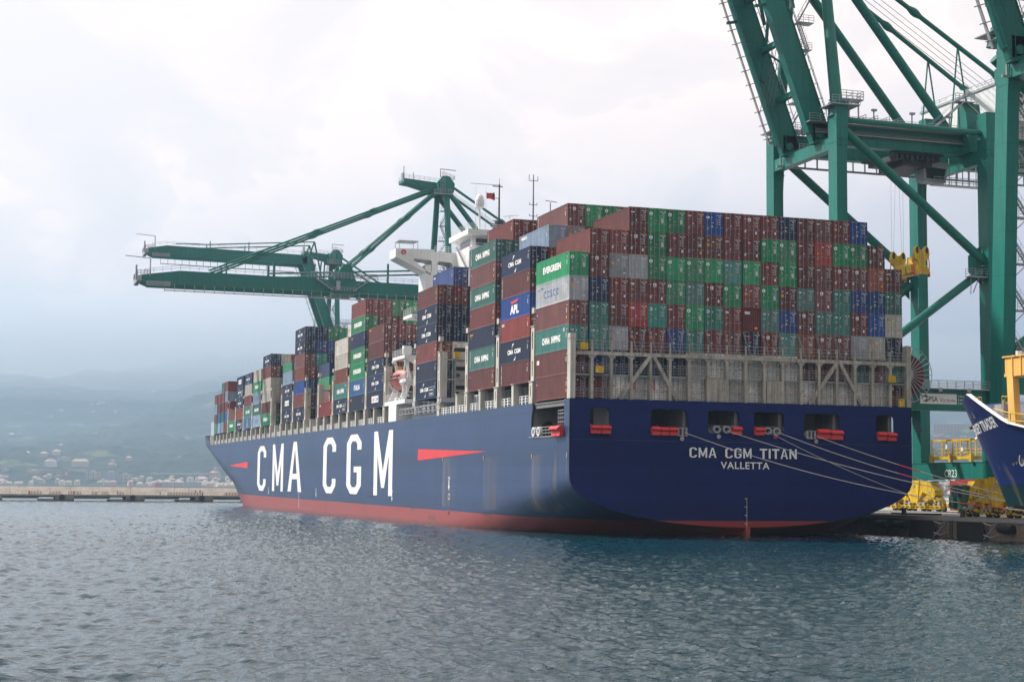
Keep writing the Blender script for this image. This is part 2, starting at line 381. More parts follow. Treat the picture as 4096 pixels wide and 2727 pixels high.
    if c == 'W':
        for z in (.5, 1.0, 1.5, 2.0, 2.4): q(-1.08, z, .12, .1, 6); q(.96, z, .12, .1, 6)
        q(-.75, 1.4, .3, .26, 1); tri(.5, 1.4, .26)
    if k == 'o': q(.6, .5, .3, .3, 1)
    if c == 'O' or k == 'o': q(-.2, 2.2, .1, .1); q(.4, 1.5, .5, .16, 0)
    if k == 'd' and c == 'R': put_text(mb, 'CAI', (-.98, Y-.003, 2.1), (1,0,0), .5, .25, .03)
    for x in (-1.05, .45):                                          # height warning bars on the header
        for i in range(4): q(x+.16*i, CH-.08, .08, .07, 1, -.003)
    _dm[kind] = mb.mesh('decal', DM); return _dm[kind]
# side decals, drawn in the side plane: u runs aft (reading direction), v up
_sm = {}
def side_marks(kind, L=CL):
    if kind in _sm: return _sm[kind]
    mb = MB(); X = -CW/2-.012
    def T(t, u, v, w, h, bold=.03, m=0, sp=1.): put_text(mb, t, (X, L-u, v), (0,-1,0), w, h, bold, m, space=sp)
    def q(u, v, w, h, m=0, x=X): mb.add([(x,L-u,v),(x,L-u-w,v),(x,L-u-w,v+h),(x,L-u,v+h)], [(0,1,2,3)], m)
    def vert(t, u, v0, s=.2):
        for i, ch in enumerate(t): 
            if ch != ' ': T(ch, u, v0-i*s*1.35, s*.9, s, .03)
    def arc(c, a0, a1, r, w0):
        n = 8
        for s in range(n):
            a, b = R(a0+(a1-a0)*s/n), R(a0+(a1-a0)*(s+1)/n); wa = w0*math.sin(math.pi*(s+.15)/(n+.3)); wb = w0*math.sin(math.pi*(s+1.15)/(n+.3))
            P = lambda t, rr: (X, L-(c[0]+rr*math.cos(t)), c[1]+rr*math.sin(t))
            mb.add([P(a, r), P(b, r), P(b, r+wb), P(a, r+wa)], [(0,1,2,3)], 0)
    if kind == 'EVER': T('EVERGREEN', 2.7, 1.1, 6.6, .85, .045)
    elif kind == 'COSCO': [T(ch, 3.2+1.1*i, 1.0, .75, .85, .0, 3) for i, ch in enumerate('COSCO')]; q(.8, 2.1, .5, .12, 3); q(1.9, 2.25, .8, .12, 3)
    elif kind == 'COSCOD': [T(ch, 3.2+1.1*i, 1.0, .75, .9, .0, 3) for i, ch in enumerate('COSCO')]; q(.8, 2.1, .8, .2, 3)
    elif kind == 'CHINA':
        T('CHINA', 2.6, 1.0, 2.9, .85, .045); T('SHIPPING', 6.0, 1.0, 3.3, .85, .045)
        for i in range(6): q(10.3, 2.5-i*.07, .5, .04)
    elif kind == 'CHINAV': side_marks_into(mb, 'CHINA', X, L); vert('FLORENS', .45, 2.45, .24)
    elif kind == 'CMA': 
        T('CMA', 3.1, 1.1, 2.4, .62, .04); T('CGM', 6.0, 1.1, 2.5, .62, .04); arc((5.9, 1.35), 95, 150, 1.05, .22); arc((5.6, 1.35), -85, -30, 1.02, .22)
    elif kind == 'CMAECO':
        T('CMA', 2.6, 1.2, 2.2, .6, .04); T('CGM', 5.2, 1.2, 2.3, .6, .04); arc((5.2, 1.4), 95, 150, 1.0, .22); arc((5.2, 1.4), -85, -30, 1.0, .22)
        for a, b, c, d in ((8.0, .45, 2.8, .04), (8.0, 1.75, 2.8, .04), (8.0, .45, .04, 1.3), (10.8, .45, .04, 1.34)): q(a, b, c, d)
        T('ecology', 8.3, 1.15, 2.1, .36, .02); T('container', 8.3, .65, 2.1, .28, .02)
    elif kind == 'CMABOX': q(3.4, .9, 5.2, 1.15); T('CMA', 3.7, 1.1, 2.1, .72, .04, 2); q(3.4, .9, 0, 0); T('CGM', 6.1, 1.1, 2.2, .72, .04, 3); 
    elif kind == 'APL': T('APL', 4.1, .55, 3.6, 1.2, .05); mb.add([(X,L-4.2,2.2),(X,L-7.6,2.45),(X,L-7.2,2.2),(X,L-6.9,2.05),(X,L-4.8,1.9)], [(0,1,2,3,4)], 2)
    elif kind == 'ITALIA': T('ITALIA', 3.4, .95, 5.0, .95, .04)
    elif kind == 'SEACO': q(.6, 2.25, .3, .3, 2); T('seaco', 1.0, 2.2, 2.4, .42, .03)
    elif kind == 'GESEACO': T('SEACO', .4, 2.0, 1.4, .3, .03, 1); q(.5, 1.7, .9, .06, 2)
    elif kind == 'CAI': T('CAI', .5, 2.1, 1.1, .36, .04)
    elif kind == 'OOCL': T('OOCL', .9, 2.05, 1.5, .34, .04, 2)
    elif kind == 'TEX': vert('TEXTAINER', .45, 2.5, .21)
    elif kind == 'TS': 
        for i, ch in enumerate('TS LINES'): 
            if ch != ' ': T(ch, 5.4, 2.3-i*.28, .9, .2, .03)
    elif kind == 'FLO': q(.5, 2.2, .3, .3, 3); q(.5, 1.95, .28, .1); q(11.2, .7, .3, .3, 1)
    elif kind == 'CRO': T('cronos', .6, 2.25, 1.6, .3, .03, 1)
    elif kind == 'TRI': q(.6, 1.6, .9, .5); q(.7, 1.7, .3, .3, 1, X-.002)
    if kind not in ('CMABOX',):
        q(11.4, 2.25, .3, .12, 1); 
        for i in range(5): q(11.2, 1.9-.12*i, .35, .04)
    _sm[kind] = mb.mesh('wordmark', DM); return _sm[kind]
def side_marks_into(mb, kind, X, L):
    put_text(mb, 'CHINA', (X, L-2.6, 1.0), (0,-1,0), 2.9, .85, .045); put_text(mb, 'SHIPPING', (X, L-6.0, 1.0), (0,-1,0), 3.3, .85, .045)

def linkpart(name, me, parent, cmat=None):
    o = bpy.data.objects.new(name, me); COL.objects.link(o); o.parent = parent
    if cmat is not None:
        o.material_slots[0].link = 'OBJECT'; o.material_slots[0].material = cmat
    return o
NCONT = 0
FEAT = {'a': 'white square emblem', 'b': 'red tag', 'c': 'two-tone emblem', 'x': 'white lettering', 'd': 'short white name', 'g': 'white letters', 't': 'red vertical tag', 'o': 'orange sticker', 's': 'blank ribbed end', '9': 'white oval', '0': '', '1': '', 'l': '', 'r': 'rusty doors'}
SF = {'EVER': 'white wordmark', 'COSCO': 'blue wordmark', 'COSCOD': 'dark wordmark', 'CHINA': 'white wordmark', 'CHINAV': 'white wordmark', 'CMA': 'white arcs', 'CMAECO': 'white arcs and frame', 'CMABOX': 'white panel', 'APL': 'red eagle mark',
      'ITALIA': 'white wordmark', 'SEACO': 'white name', 'GESEACO': 'small yellow name', 'CAI': 'small white letters', 'OOCL': 'small red letters', 'TEX': 'vertical white letters', 'TS': 'stacked white letters', 'FLO': 'small emblem', 'CRO': 'yellow name', 'TRI': 'white tag', None: 'plain side'}
def container(x, y, z, code, var='0', side=None, doors=True, L=CL, label='', group=None):
    """x = left (port) edge at the ship, y = aft end, z = base, in ship coordinates"""
    global NCONT; NCONT += 1
    i = random.choice((0, 0, 1, 2, 3, 4)); cm = CM[code+str(i)]
    if var == 'l': cm = CM['Y0']
    jx = random.uniform(-.02, .02); jy = random.uniform(-.09, .06)
    M = SHIPROT @ Matrix.Translation((x+CW/2+jx, y+jy, z))
    if doors or side:
        r = bpy.data.objects.new('shipping_container', None); COL.objects.link(r); r.empty_display_size = .3
        linkpart('body', BODYX if var == 's' else (BODY if L > 10 else BODY20), r, cm)
    else: r = linkpart('shipping_container', BODY if L > 10 else BODY20, None, cm)
    r.matrix_world = M
    if doors and var != 's':
        for j in (0, 1):
            d = linkpart('door', DOORS[j], r, cm)
            for b in (0, 1): linkpart('locking_bar', BARS[2*j+b], d)
        linkpart('decal', door_marks(code+var), r)
    if var == 's':
        mb = MB(); put_text(mb, 'tex', (-.95, -.012, 2.1), (1,0,0), .8, .42, .04)
        mb.add([(.4,-.012,.3),(.8,-.012,.3),(.8,-.012,.55),(.4,-.012,.55)], [(0,1,2,3)], 1); linkpart('decal', mb.mesh('decal', DM), r)
    if side: linkpart('wordmark', side_marks(side, L), r)
    tag(r, label, 'container', group)
    return r
STERN = '''
-- -- -- Md G0 G0 Md B9 Md Ma Mb N0 Md Md Mc B0 -- --
-- Md Mb Ma G0 Mb Mo Mc Md Mb G0 G0 Md R0 G0 G0 Ma --
G0 Ma Yc Yl G0 G1 G0 G0 T0 G0 Mb G0 Md Md Ma Ma Oo Mg
Yc N0 Mb Mx Ma G0 T0 Ma G0 Mc G0 Mc T0 Ma T0 B0 B0 T0
Mc T0 Mx Rd L0 Md G0 L0 Mx Ms T0 B0 Ma T0 T0 Ma B0 Ec
T0 T0 Yc Mc Mc B0 T0 Md Mc Nb Ma T0 Oo Ma Ma Yl Ec N0
Ma B0 N0 N0 N0 N0 Wc Wc Wc Wc Wc Wc Md Mc Mc T0 Ma T0
Mc Mx Wx Wt Wt Wc Wc Wc Wc Wr Wc Wc Wc Wc Wc Wc Wc Ma'''.strip().split('\n')
def cx(i): return -22.5+2.5*i+(.06 if i >= 1 else 0)+(.05 if 0 < i < 17 else 0)+(.08 if i >= 9 else 0)-(.0 if i < 17 else .0)-(.0)
SIDE1 = {6: 'EVER', 5: 'COSCO', 4: 'FLO', 3: 'CHINA', 2: 'TRI', 1: 'FLO'}
GS = 'containers stacked across the stern'
for k, row in enumerate(STERN):
    t = 8-k
    for i, tok in enumerate(row.split()):
        if tok == '--': continue
        c, v = tok; nm = CODE[c][0]; ft = FEAT[v]
        side = SIDE1.get(t) if i == 0 else (None if not (i in (1, 3) and t > 6) else None)
        lab = f"{nm} container{' with '+ft if ft else ''}, {WORDS[i+1]} column from left, {WORDS[t]} tier, ship stern"
        if v == 's': lab = 'maroon container with ribbed blank end, tenth column from left, fourth tier, stern'
        container(min(cx(i), 22.5-CW), 1.56, 16.4+PITCH*(t-1), c, v, side, label=lab, group=GS)
# port-side stacks: name, y, base z, [(code, side mark, door variant)] from the bottom; inner columns as (col, tier, code, doorvar, side)
BAYS = [
 (16.2, 19.0, [('M','TEX','c'),('N','CMA','0'),('R','CAI','d'),('B','APL','0'),('M','TEX','a'),('N','CMA','0')],
   [(1,7,'S','0','SEACO'),(2,7,'Y','c',None),(2,8,'M','a','TEX'),(3,8,'G','0',None),(4,8,'G','0',None),(5,8,'M','d',None),(6,8,'M','b',None),(8,8,'M','a',None),(9,8,'N','0',None),(10,8,'N','0',None),(1,6,'M','c',None),(1,5,'B','0',None)]),
 (31.05, 19.05, [('M','FLO','a'),('T','CHINAV','0'),('N','GESEACO','0'),('M','FLO','c'),('T','CHINAV','0'),('M','FLO','a'),('T','CHINAV','0')],
   [(1,7,'T','0',None),(2,7,'T','0',None),(1,8,'M','d','TEX'),(2,8,'M','d',None),(3,8,'M','x',None),(4,8,'M','x',None)]),
 (60.93, 19.04, [('N','CMAECO','0'),('N','CAI','0'),('M','FLO','c'),('N','CMA','0'),('N','CMA','0'),('M','FLO','c')],
   [(1,7,'B','o','CAI'),(1,6,'M','b',None),(1,5,'N','0',None),(1,4,'N','0',None)]),
 (95.9, 19.1, [('N','CMABOX','0'),('N','CMA','0'),('N','CMA','0'),('M',None,'d'),('M','CRO','a')],
   [(1,5,'M','b',None),(1,4,'N','0',None),(1,3,'O','o',None),(2,5,'M','a',None),(2,4,'N','0',None)]),
 (110.9, 19.1, [('N','GESEACO','0'),('I','ITALIA','0'),('G','EVER','0'),('G','EVER','0'),('N','GESEACO','0'),('G','EVER','0'),('M',None,'b')],
   [(1,7,'M','d',None),(2,7,'G','0',None),(3,7,'G','1',None),(1,6,'M','d',None),(2,6,'M','x',None),(3,6,'G','0',None)]),
 (125.7, 19.1, [('N','CMAECO','0'),('T','CHINA','0'),('O','TEX','o'),('E','OOCL','r'),('E','OOCL','r')],
   [(1,6,'E','r','OOCL'),(2,6,'G','0',None)]),
 (140.6, 19.1, [('R','CAI','0')], []),
 (170.2, 19.2, [('N','CMA','0'),('M','FLO','a'),('B',None,'0'),('O',None,'b'),('M','TEX','x'),('N','CMA','0'),('N','CMA','0')],
   [(1,7,'N','g',None),(2,7,'G','0',None),(3,7,'G','0',None),(1,6,'B','o',None),(2,6,'B','0',None),(1,5,'L','0',None),(2,5,'N','0',None),(1,4,'M','a',None),(2,4,'N','0',None),(1,3,'N','0',None)]),
 (185.1, 19.2, [('N','CMA','0'),('N','CMABOX','0'),('N','CMA','0'),('S',None,'0')], []),
 (214.6, 19.3, [('G','EVER','0'),('M',None,'c'),('E','OOCL','r'),('E','OOCL','r'),('M','TEX','a'),('N','CMA','0')],
   [(1,6,'E','r',None),(2,6,'R','0',None),(1,5,'N','0',None),(2,5,'W','c',None),(1,4,'E','r',None),(1,3,'E','r',None)]),
 (229.5, 19.4, [('S','COSCOD','0'),('T','CHINA','0'),('S','COSCOD','0'),('G','EVER','0'),('E','OOCL','r')], []),
 (244.4, 19.4, [('I','TS','0'),('T','CHINA','0'),('M','TEX','a'),('E','OOCL','r'),('N','CMA','0')], []),
 (259.2, 19.4, [('N','CMAECO','0'),('O',None,'0'),('N','CMA','0'),('N','CMAECO','0'),('N','CMABOX','0')], []),
 (274.1, 19.4, [('G','EVER','0'),('M',None,'a')], []),
]
GP = 'containers in the deck stacks'
n20 = [
 (288.6, [('M','CAI','a'),('I','TS','0'),('M',None,'a'),('S','COSCOD','c'),('M','TEX','x')]),
 (296.0, [('S','COSCOD','0'),('T','CHINA','0'),('M',None,'a'),('M',None,'a'),('T','CHINA','0')]),
 (303.4, [('S','COSCOD','0'),('I','TS','0'),('M',None,'a'),('M','FLO','a')]),
 (310.8, [('T',None,'0'),('M',None,'a'),('S','COSCOD','0'),('M',None,'a')]),
]
for b, (y, z, col, inner) in enumerate(BAYS):
    for t, (c, sd_, v) in enumerate(col):
        lab = f"{CODE[c][0]} container with {SF[sd_]}, {WORDS[t+1]} tier, port stack {b+2} from the stern" if not (t+1 == len(col)) else f"{CODE[c][0]} container with {SF[sd_]}, topmost of port stack {b+2} from the stern"
        container(-22.5, y, z+PITCH*t, c, v, sd_, doors=(b < 10), label=lab, group=GP)
    for (i, t, c, v, sd_) in inner:
        lab = f"{CODE[c][0]} container{' with '+(FEAT[v] or '') if FEAT[v] else ''}, tier {WORDS[t]}, {WORDS[i+1]} row inboard, bay {b+2} from the stern"
        container(-22.5+2.5*i, y, z+PITCH*(t-1), c, v, sd_, label=lab, group=GP)
for b, (y, col) in enumerate(n20):
    for t, (c, sd_, v) in enumerate(col):
        lab = f"short {CODE[c][0]} container, {WORDS[t+1]} tier, {WORDS[4-b]} stack back from the bow"
        container(-22.5, y, 19.5+PITCH*t, c, v, None, doors=False, L=6.058, label=lab, group=GP)
for i in range(1, 3):                # aft faces of the foremost stacks
    for t in (3, 4, 5):
        c, v = (('M','x'),('Y','c'),('M','a'))[5-t]
        container(-22.5+2.5*i, 288.6, 19.5+PITCH*(t-1), c, v, None, L=6.058, label=f"short {CODE[c][0]} container, tier {WORDS[t]}, {WORDS[i+1]} row inboard, aftmost short bay", group=GP)
container(-21.2, 322.6, 19.9, 'N', '0', None, L=6.058, label='navy container behind the breakwater plate right at the bow', group=GP)
# inner rows of all bays that nobody can see between, one mass
mb = MB(); cols = []
def core(y, z, L, i0, i1, tiers, skip=()):
    for i in range(i0, i1+1):
        for t in range(tiers(i) if callable(tiers) else tiers):
            if (i, t+1) in skip: continue
            x = -22.5+2.5*i; zz = z+PITCH*t; k = len(mb.f)
            mb.box(x+.02, y+.02, zz+.02, x+CW-.02, y+L-.02, zz+CH-.02); mb.m[k:] = [(i*7+t*3+int(y)) % 5]*6
sk = lambda inner: {(i, t) for i, t, *_ in inner}
H = {0: 7, 1: 7, 2: 6, 3: 4, 4: 6, 5: 5, 6: 3, 7: 6, 8: 5, 9: 5, 10: 4, 11: 4, 12: 4, 13: 3}
for b, (y, z, col, inner) in enumerate(BAYS):
    core(y, z, CL, 1, 17, H[b], sk(inner) | ({(1,1),(1,2),(1,3)} if b == 2 else set()))
core(155.5, 19.2, CL, 1, 17, 4); core(199.9, 19.3, CL, 1, 17, 5, ())
for b, (y, col) in enumerate(n20): core(y, 19.5, 6.058, 1 if b else 3, 16-b, 3 if b else 4)
core(288.6, 19.5, 6.058, 1, 2, 2)
ob = mb.build('container_stacks', [CM['M0'], CM['N0'], CM['M1'], CM['G1'], CM['N1']])
ob.matrix_world = SHIPROT.copy(); tag(ob, 'mass of containers hidden in the inner rows behind the outer stacks', 'containers', kind='stuff')
# the two refrigerated units facing aft beside the reefer stack
def reefer_unit(i, t, y, z, lab):
    x = -22.5+2.5*i+CW/2; zz = z+PITCH*(t-1)
    r = bpy.data.objects.new('refrigerated_container', None); COL.objects.link(r); r.matrix_world = SHIPROT @ Matrix.Translation((x, y, zz)); tag(r, lab, 'container', GP)
    linkpart('body', BODYX, r, CM['W0'])
    mb = MB(); mb.box(-1.15, -.06, .1, 1.15, .02, 2.85); mb.box(-.95, -.1, .15, -.3, -.05, .75); mb.box(.35, -.1, .2, 1.0, -.05, 1.0); linkpart('cooling_unit', mb.mesh('cooling_unit', [m_white]), r)
    mb = MB()
    mb.prism([(-.95,1.35),(.95,1.35),(1.0,1.55),(.85,1.95),(-.85,1.95),(-1.0,1.55)], 1, -.12, -.05); linkpart('condenser_grille', mb.mesh('condenser_grille', [m_dark]), r)
    mb = MB(); mb.tube((-.35, -.14, .62), (-.35, -.05, .62), .33, 16); linkpart('fan', mb.mesh('fan', [m_dark]), r)
    mb = MB(); mb.add([(-.9,-.065,2.1),(-.55,-.065,2.1),(-.55,-.065,2.45),(-.9,-.065,2.45)], [(0,1,2,3)], 1); mb.add([(.05,-.065,2.2),(.3,-.065,2.2),(.17,-.065,2.45)], [(0,1,2)], 1)
    put_text(mb, 'OOCL', (-.5, -.065, 2.6), (1,0,0), 1.0, .18, .03, 2); linkpart('decal', mb.mesh('decal', DM), r)
for i, t, w_ in ((1, 3, 'top'), (1, 2, 'middle'), (1, 1, 'lowest')): reefer_unit(i, t, 60.9, 19.04, f'white refrigerated container with dark fan grille, {w_} of three behind the lashing frame')

# ================================================================ the container ship (ship coordinates, root tilted by the trim)
ship = empty('container_ship', (0,0,0), 'dark blue container ship with red boot topping moored at the quay, seen from astern', 'ship')
ship['shipframe'] = 1; ship.rotation_euler = (TRIM, 0, 0)
def hull_mat(name, top, low, zline, lines=True):
    m = mat(name, top, .38, var=.16, streak=.12, scale=.06, spec=.55, fine=.05)
    t = m.node_tree; n = t.nodes; l = t.links; b = n['Principled BSDF']; src = b.inputs['Base Color'].links[0].from_socket
    tcn = n.new('ShaderNodeTexCoord'); sp = n.new('ShaderNodeSeparateXYZ'); l.new(tcn.outputs['Object'], sp.inputs[0])
    def ma(op, a, b2=None):
        q = n.new('ShaderNodeMath'); q.operation = op
        for i, x in enumerate((a, b2)):
            if x is None: continue
            if isinstance(x, (int, float)): q.inputs[i].default_value = x
            else: l.new(x, q.inputs[i])
        return q.outputs[0]
    def mixc(f, a, c):
        q = n.new('ShaderNodeMix'); q.data_type = 'RGBA'; l.new(f, q.inputs[0]); l.new(a, q.inputs[6])
        if isinstance(c, tuple): q.inputs[7].default_value = c
        else: l.new(c, q.inputs[7])
        return q.outputs[2]
    # strakes of plating: bands of very slightly different tone, thin weld lines
    if lines:
        zb = ma('FLOOR', ma('MULTIPLY', sp.outputs[2], 1/2.1)); wn_ = n.new('ShaderNodeTexWhiteNoise'); wn_.noise_dimensions = '1D'; l.new(zb, wn_.inputs['W'])
        f = ma('ADD', ma('MULTIPLY', wn_.outputs['Value'], .24), .88)
        vm = n.new('ShaderNodeVectorMath'); vm.operation = 'SCALE'; l.new(src, vm.inputs[0]); l.new(f, vm.inputs['Scale']); src = vm.outputs[0]
        ln = ma('LESS_THAN', ma('ABSOLUTE', ma('SUBTRACT', ma('FRACT', ma('MULTIPLY', sp.outputs[2], 1/4.3)), .5)), .009)
        lv = ma('LESS_THAN', ma('ABSOLUTE', ma('SUBTRACT', ma('FRACT', ma('MULTIPLY', sp.outputs[1], 1/21.0)), .5)), .0035)
        src = mixc(ma('MULTIPLY', ma('MAXIMUM', ln, lv), .6), src, (top[0]*.4, top[1]*.4, top[2]*.4, 1))
    red = n.new('ShaderNodeRGB'); red.outputs[0].default_value = low+(1,)
    nzr = n.new('ShaderNodeTexNoise'); nzr.inputs['Scale'].default_value = .35; nzr.inputs['Detail'].default_value = 7; nzr.inputs['Roughness'].default_value = .6
    mpr = n.new('ShaderNodeMapping'); mpr.inputs['Scale'].default_value = (1, .5, 1.4); l.new(tcn.outputs['Object'], mpr.inputs[0]); l.new(mpr.outputs[0], nzr.inputs[0])
    rr = mixc(ma('MULTIPLY', nzr.outputs[0], .75), red.outputs[0], (low[0]*.62, low[1]*1.5+.012, low[2]*1.6+.012, 1))
    zr = ma('ADD', sp.outputs[2], ma('MULTIPLY', sp.outputs[1], TRIM if lines else 0.)); nsc = n.new('ShaderNodeTexNoise'); nsc.inputs['Scale'].default_value = .6; nsc.inputs['Detail'].default_value = 8; nsc.inputs['Roughness'].default_value = .7; l.new(tcn.outputs['Object'], nsc.inputs[0])
    wet = n.new('ShaderNodeMapRange'); wet.inputs[1].default_value = .75; wet.inputs[2].default_value = .1; l.new(ma('SUBTRACT', zr, ma('MULTIPLY', ma('SUBTRACT', nsc.outputs[0], .5), 1.6)), wet.inputs[0])
    rr = mixc(ma('MULTIPLY', wet.outputs[0], .6), rr, (.055, .045, .035, 1))
    scr = n.new('ShaderNodeMapRange'); scr.inputs[1].default_value = .6; scr.inputs[2].default_value = .7; l.new(nsc.outputs[0], scr.inputs[0]); rr = mixc(ma('MULTIPLY', scr.outputs[0], .45), rr, (.05, .03, .03, 1))
    src = mixc(ma('LESS_THAN', ma('ADD', sp.outputs[2], ma('MULTIPLY', ma('SUBTRACT', nsc.outputs[0], .5), .12)), zline), src, rr)
    # scuffs where tugs and fenders rub, rust weeping below the belting
    ns = n.new('ShaderNodeTexNoise'); ns.inputs['Scale'].default_value = .22; ns.inputs['Detail'].default_value = 9; ns.inputs['Roughness'].default_value = .72
    l.new(mpr.outputs[0], ns.inputs[0])
    g = n.new('ShaderNodeMapRange'); g.inputs[1].default_value = .555; g.inputs[2].default_value = .64; l.new(ns.outputs[0], g.inputs[0])
    zm = n.new('ShaderNodeMapRange'); zm.inputs[1].default_value = 7; zm.inputs[2].default_value = 3.5; l.new(sp.outputs[2], zm.inputs[0])
    ym = n.new('ShaderNodeMapRange'); ym.inputs[1].default_value = 190; ym.inputs[2].default_value = 60; l.new(sp.outputs[1], ym.inputs[0])
    ons = ma('GREATER_THAN', sp.outputs[1], 1.0)
    src = mixc(ma('MULTIPLY', ma('MULTIPLY', g.outputs[0], zm.outputs[0]), ma('MULTIPLY', ym.outputs[0], ma('MULTIPLY', ons, .75))), src, (.025, .03, .035, 1))
    mp2_ = n.new('ShaderNodeMapping'); mp2_.inputs['Scale'].default_value = (.6, .45, .05); l.new(tcn.outputs['Object'], mp2_.inputs[0])
    nw = n.new('ShaderNodeTexNoise'); nw.inputs['Scale'].default_value = 1.0; nw.inputs['Detail'].default_value = 6; l.new(mp2_.outputs[0], nw.inputs[0])
    g2 = n.new('ShaderNodeMapRange'); g2.inputs[1].default_value = .56; g2.inputs[2].default_value = .72; l.new(nw.outputs[0], g2.inputs[0])
    zt = n.new('ShaderNodeMapRange'); zt.inputs[1].default_value = 10.5; zt.inputs[2].default_value = 8.5; l.new(sp.outputs[2], zt.inputs[0])
    yt = n.new('ShaderNodeMapRange'); yt.inputs[1].default_value = 75; yt.inputs[2].default_value = 45; l.new(sp.outputs[1], yt.inputs[0])
    zl = ma('GREATER_THAN', sp.outputs[2], 2.6)
    src = mixc(ma('MULTIPLY', ma('MULTIPLY', g2.outputs[0], zt.outputs[0]), ma('MULTIPLY', ma('MULTIPLY', yt.outputs[0], zl), ma('MULTIPLY', ons, .55))), src, (.17, .14, .10, 1))
    if lines:                                            # run-off stains under the three overflow pipes
        for y0, wd in ((55.2, 7.), (34.3, 9.), (13.7, 6.), (1.0, 3.)):
            dy = ma('SUBTRACT', y0, sp.outputs[1]); g3 = n.new('ShaderNodeMapRange'); g3.inputs[1].default_value = 0; g3.inputs[2].default_value = wd; g3.inputs[3].default_value = 1; g3.inputs[4].default_value = 0; l.new(dy, g3.inputs[0])
            on = ma('MULTIPLY', ma('GREATER_THAN', dy, -.15), ma('LESS_THAN', sp.outputs[2], 9.75))
            g4 = n.new('ShaderNodeMapRange'); g4.inputs[1].default_value = .25; g4.inputs[2].default_value = .7; l.new(nw.outputs[0], g4.inputs[0])
            f = ma('MULTIPLY', ma('MULTIPLY', ma('POWER', g3.outputs[0], 2.2), on), ma('MULTIPLY', g4.outputs[0], ma('MULTIPLY', ma('MULTIPLY', zl, ons), .75)))
            src = mixc(f, src, (.20, .17, .12, 1))
    l.new(src, b.inputs['Base Color'])
    return m
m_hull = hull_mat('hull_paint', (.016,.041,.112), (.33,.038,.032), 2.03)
m_tran = hull_mat('hull_paint_shaded', (.003,.013,.098), (.28,.03,.025), 2.03); m_tran.node_tree.nodes['Principled BSDF'].inputs['Roughness'].default_value = .6; m_tran.node_tree.nodes['Principled BSDF'].inputs['Specular IOR Level'].default_value = .2  # the sides' paint again, darker, with the stern's shade put into the colour
B = 22.8
YS = lambda z: interp(z, [-3,-1.5,5,8,11,14.5,16.5,22], [220,230,258,280,300,320,333,337])
YE = lambda z: interp(z, [-3,-1.5,5,8,11,14.5,16.5,22], [341,343,350,354,357,360,362,363.5])
def hb(y, z):
    """half breadth of the hull"""
    b = B
    if y < 75:                                     # stern: the counter curves up from the midship section
        zt = interp(y, [0, 20, 40, 60, 75], [6.9, 4.6, 2.0, -1.0, -4.5]); zb = interp(y, [0, 3, 8, 16, 30, 75], [1.25, .3, -1.2, -3.2, -7, -16])
        if z < zt:
            q = max(0., (z-zb)/(zt-zb)); k = 1-q
            b = B*(1-k**2.05)**.5 if z > zb else 0
    ys, ye = YS(z), YE(z)
    if y > ys: b = min(b, B*max(0., 1-((y-ys)/(ye-ys))**2))
    return max(b, 0.)
ZL = [-4, -2.8, -1.8, -1, -.3, .3, .9, 1.25, 1.6, 2.03, 2.6, 3.3, 4.1, 5, 5.8, 6.6, 7.6, 9, 10.5, 11.8]
ZU = [11.8, 12.9, 14, 15.1, 16.2]
YL = [0, .7, 1.6, 3, 5, 8, 12, 16, 20, 25, 30, 36, 42, 50, 58, 66, 75, 110, 150, 190, 215] + [220+4*i for i in range(36)] + [363]
def shell(mb, ys, zs, sx):
    n = len(zs); k = len(mb.v)
    mb.v += [(sx*hb(y, z), y, z) for y in ys for z in zs]
    for i in range(len(ys)-1):
        for j in range(n-1):
            a = k+i*n+j; f = (a, a+1, a+n+1, a+n) if sx < 0 else (a+n, a+n+1, a+1, a)
            mb.f.append(f); mb.m.append(0)
mb = MB()
for sx in (-1, 1):
    shell(mb, YL, ZL, sx); shell(mb, [14.5, 40, 75, 150, 215]+[220+4*i for i in range(36)]+[363], ZU, sx)
# raised bulwark at the bow
YB = [322, 326, 330, 334, 338, 342, 346, 350, 354, 358, 361, 363.3]
for sx in (-1, 1):
    k = len(mb.v); n = 2
    for y in YB:
        for z in (16.2, interp(y, [322, 326, 334, 363], [16.2, 17.6, 19.3, 20.5])): mb.v.append((sx*hb(y, z), y, z))
    for i in range(len(YB)-1):
        a = k+i*2; mb.f.append((a, a+1, a+3, a+2) if sx < 0 else (a+2, a+3, a+1, a)); mb.m.append(0)
hull = mb.build('hull', m_hull, ship, smooth=True)
# flat transom with its mooring windows
tb = [(hb(0, z), z) for z in (1.25, 1.28, 1.33, 1.4, 1.55, 1.75, 2.03, 2.6, 3.3, 4.1, 5, 5.8, 6.6, 7.6)]
outl = [(-x, z) for x, z in tb[::-1]] 
outl = [(-B, 16.25)] + outl[:-1] + tb + [(B, 16.25)]
holes = [rrect(a, z0, b, z1, .6) for a, z0, b, z1 in ((-20.3,12.2,-17.8,15.2), (-12.6,12.15,-7.8,15.2), (-5.2,12.45,-1.0,15.2), (.9,12.45,5.0,15.2), (7.7,12.1,12.6,15.15), (17.7,12.1,20.3,15.2))]
mb = MB(); mb.plate(outl, holes, 1, 0, .25); tr = mb.build('transom', m_tran, ship)
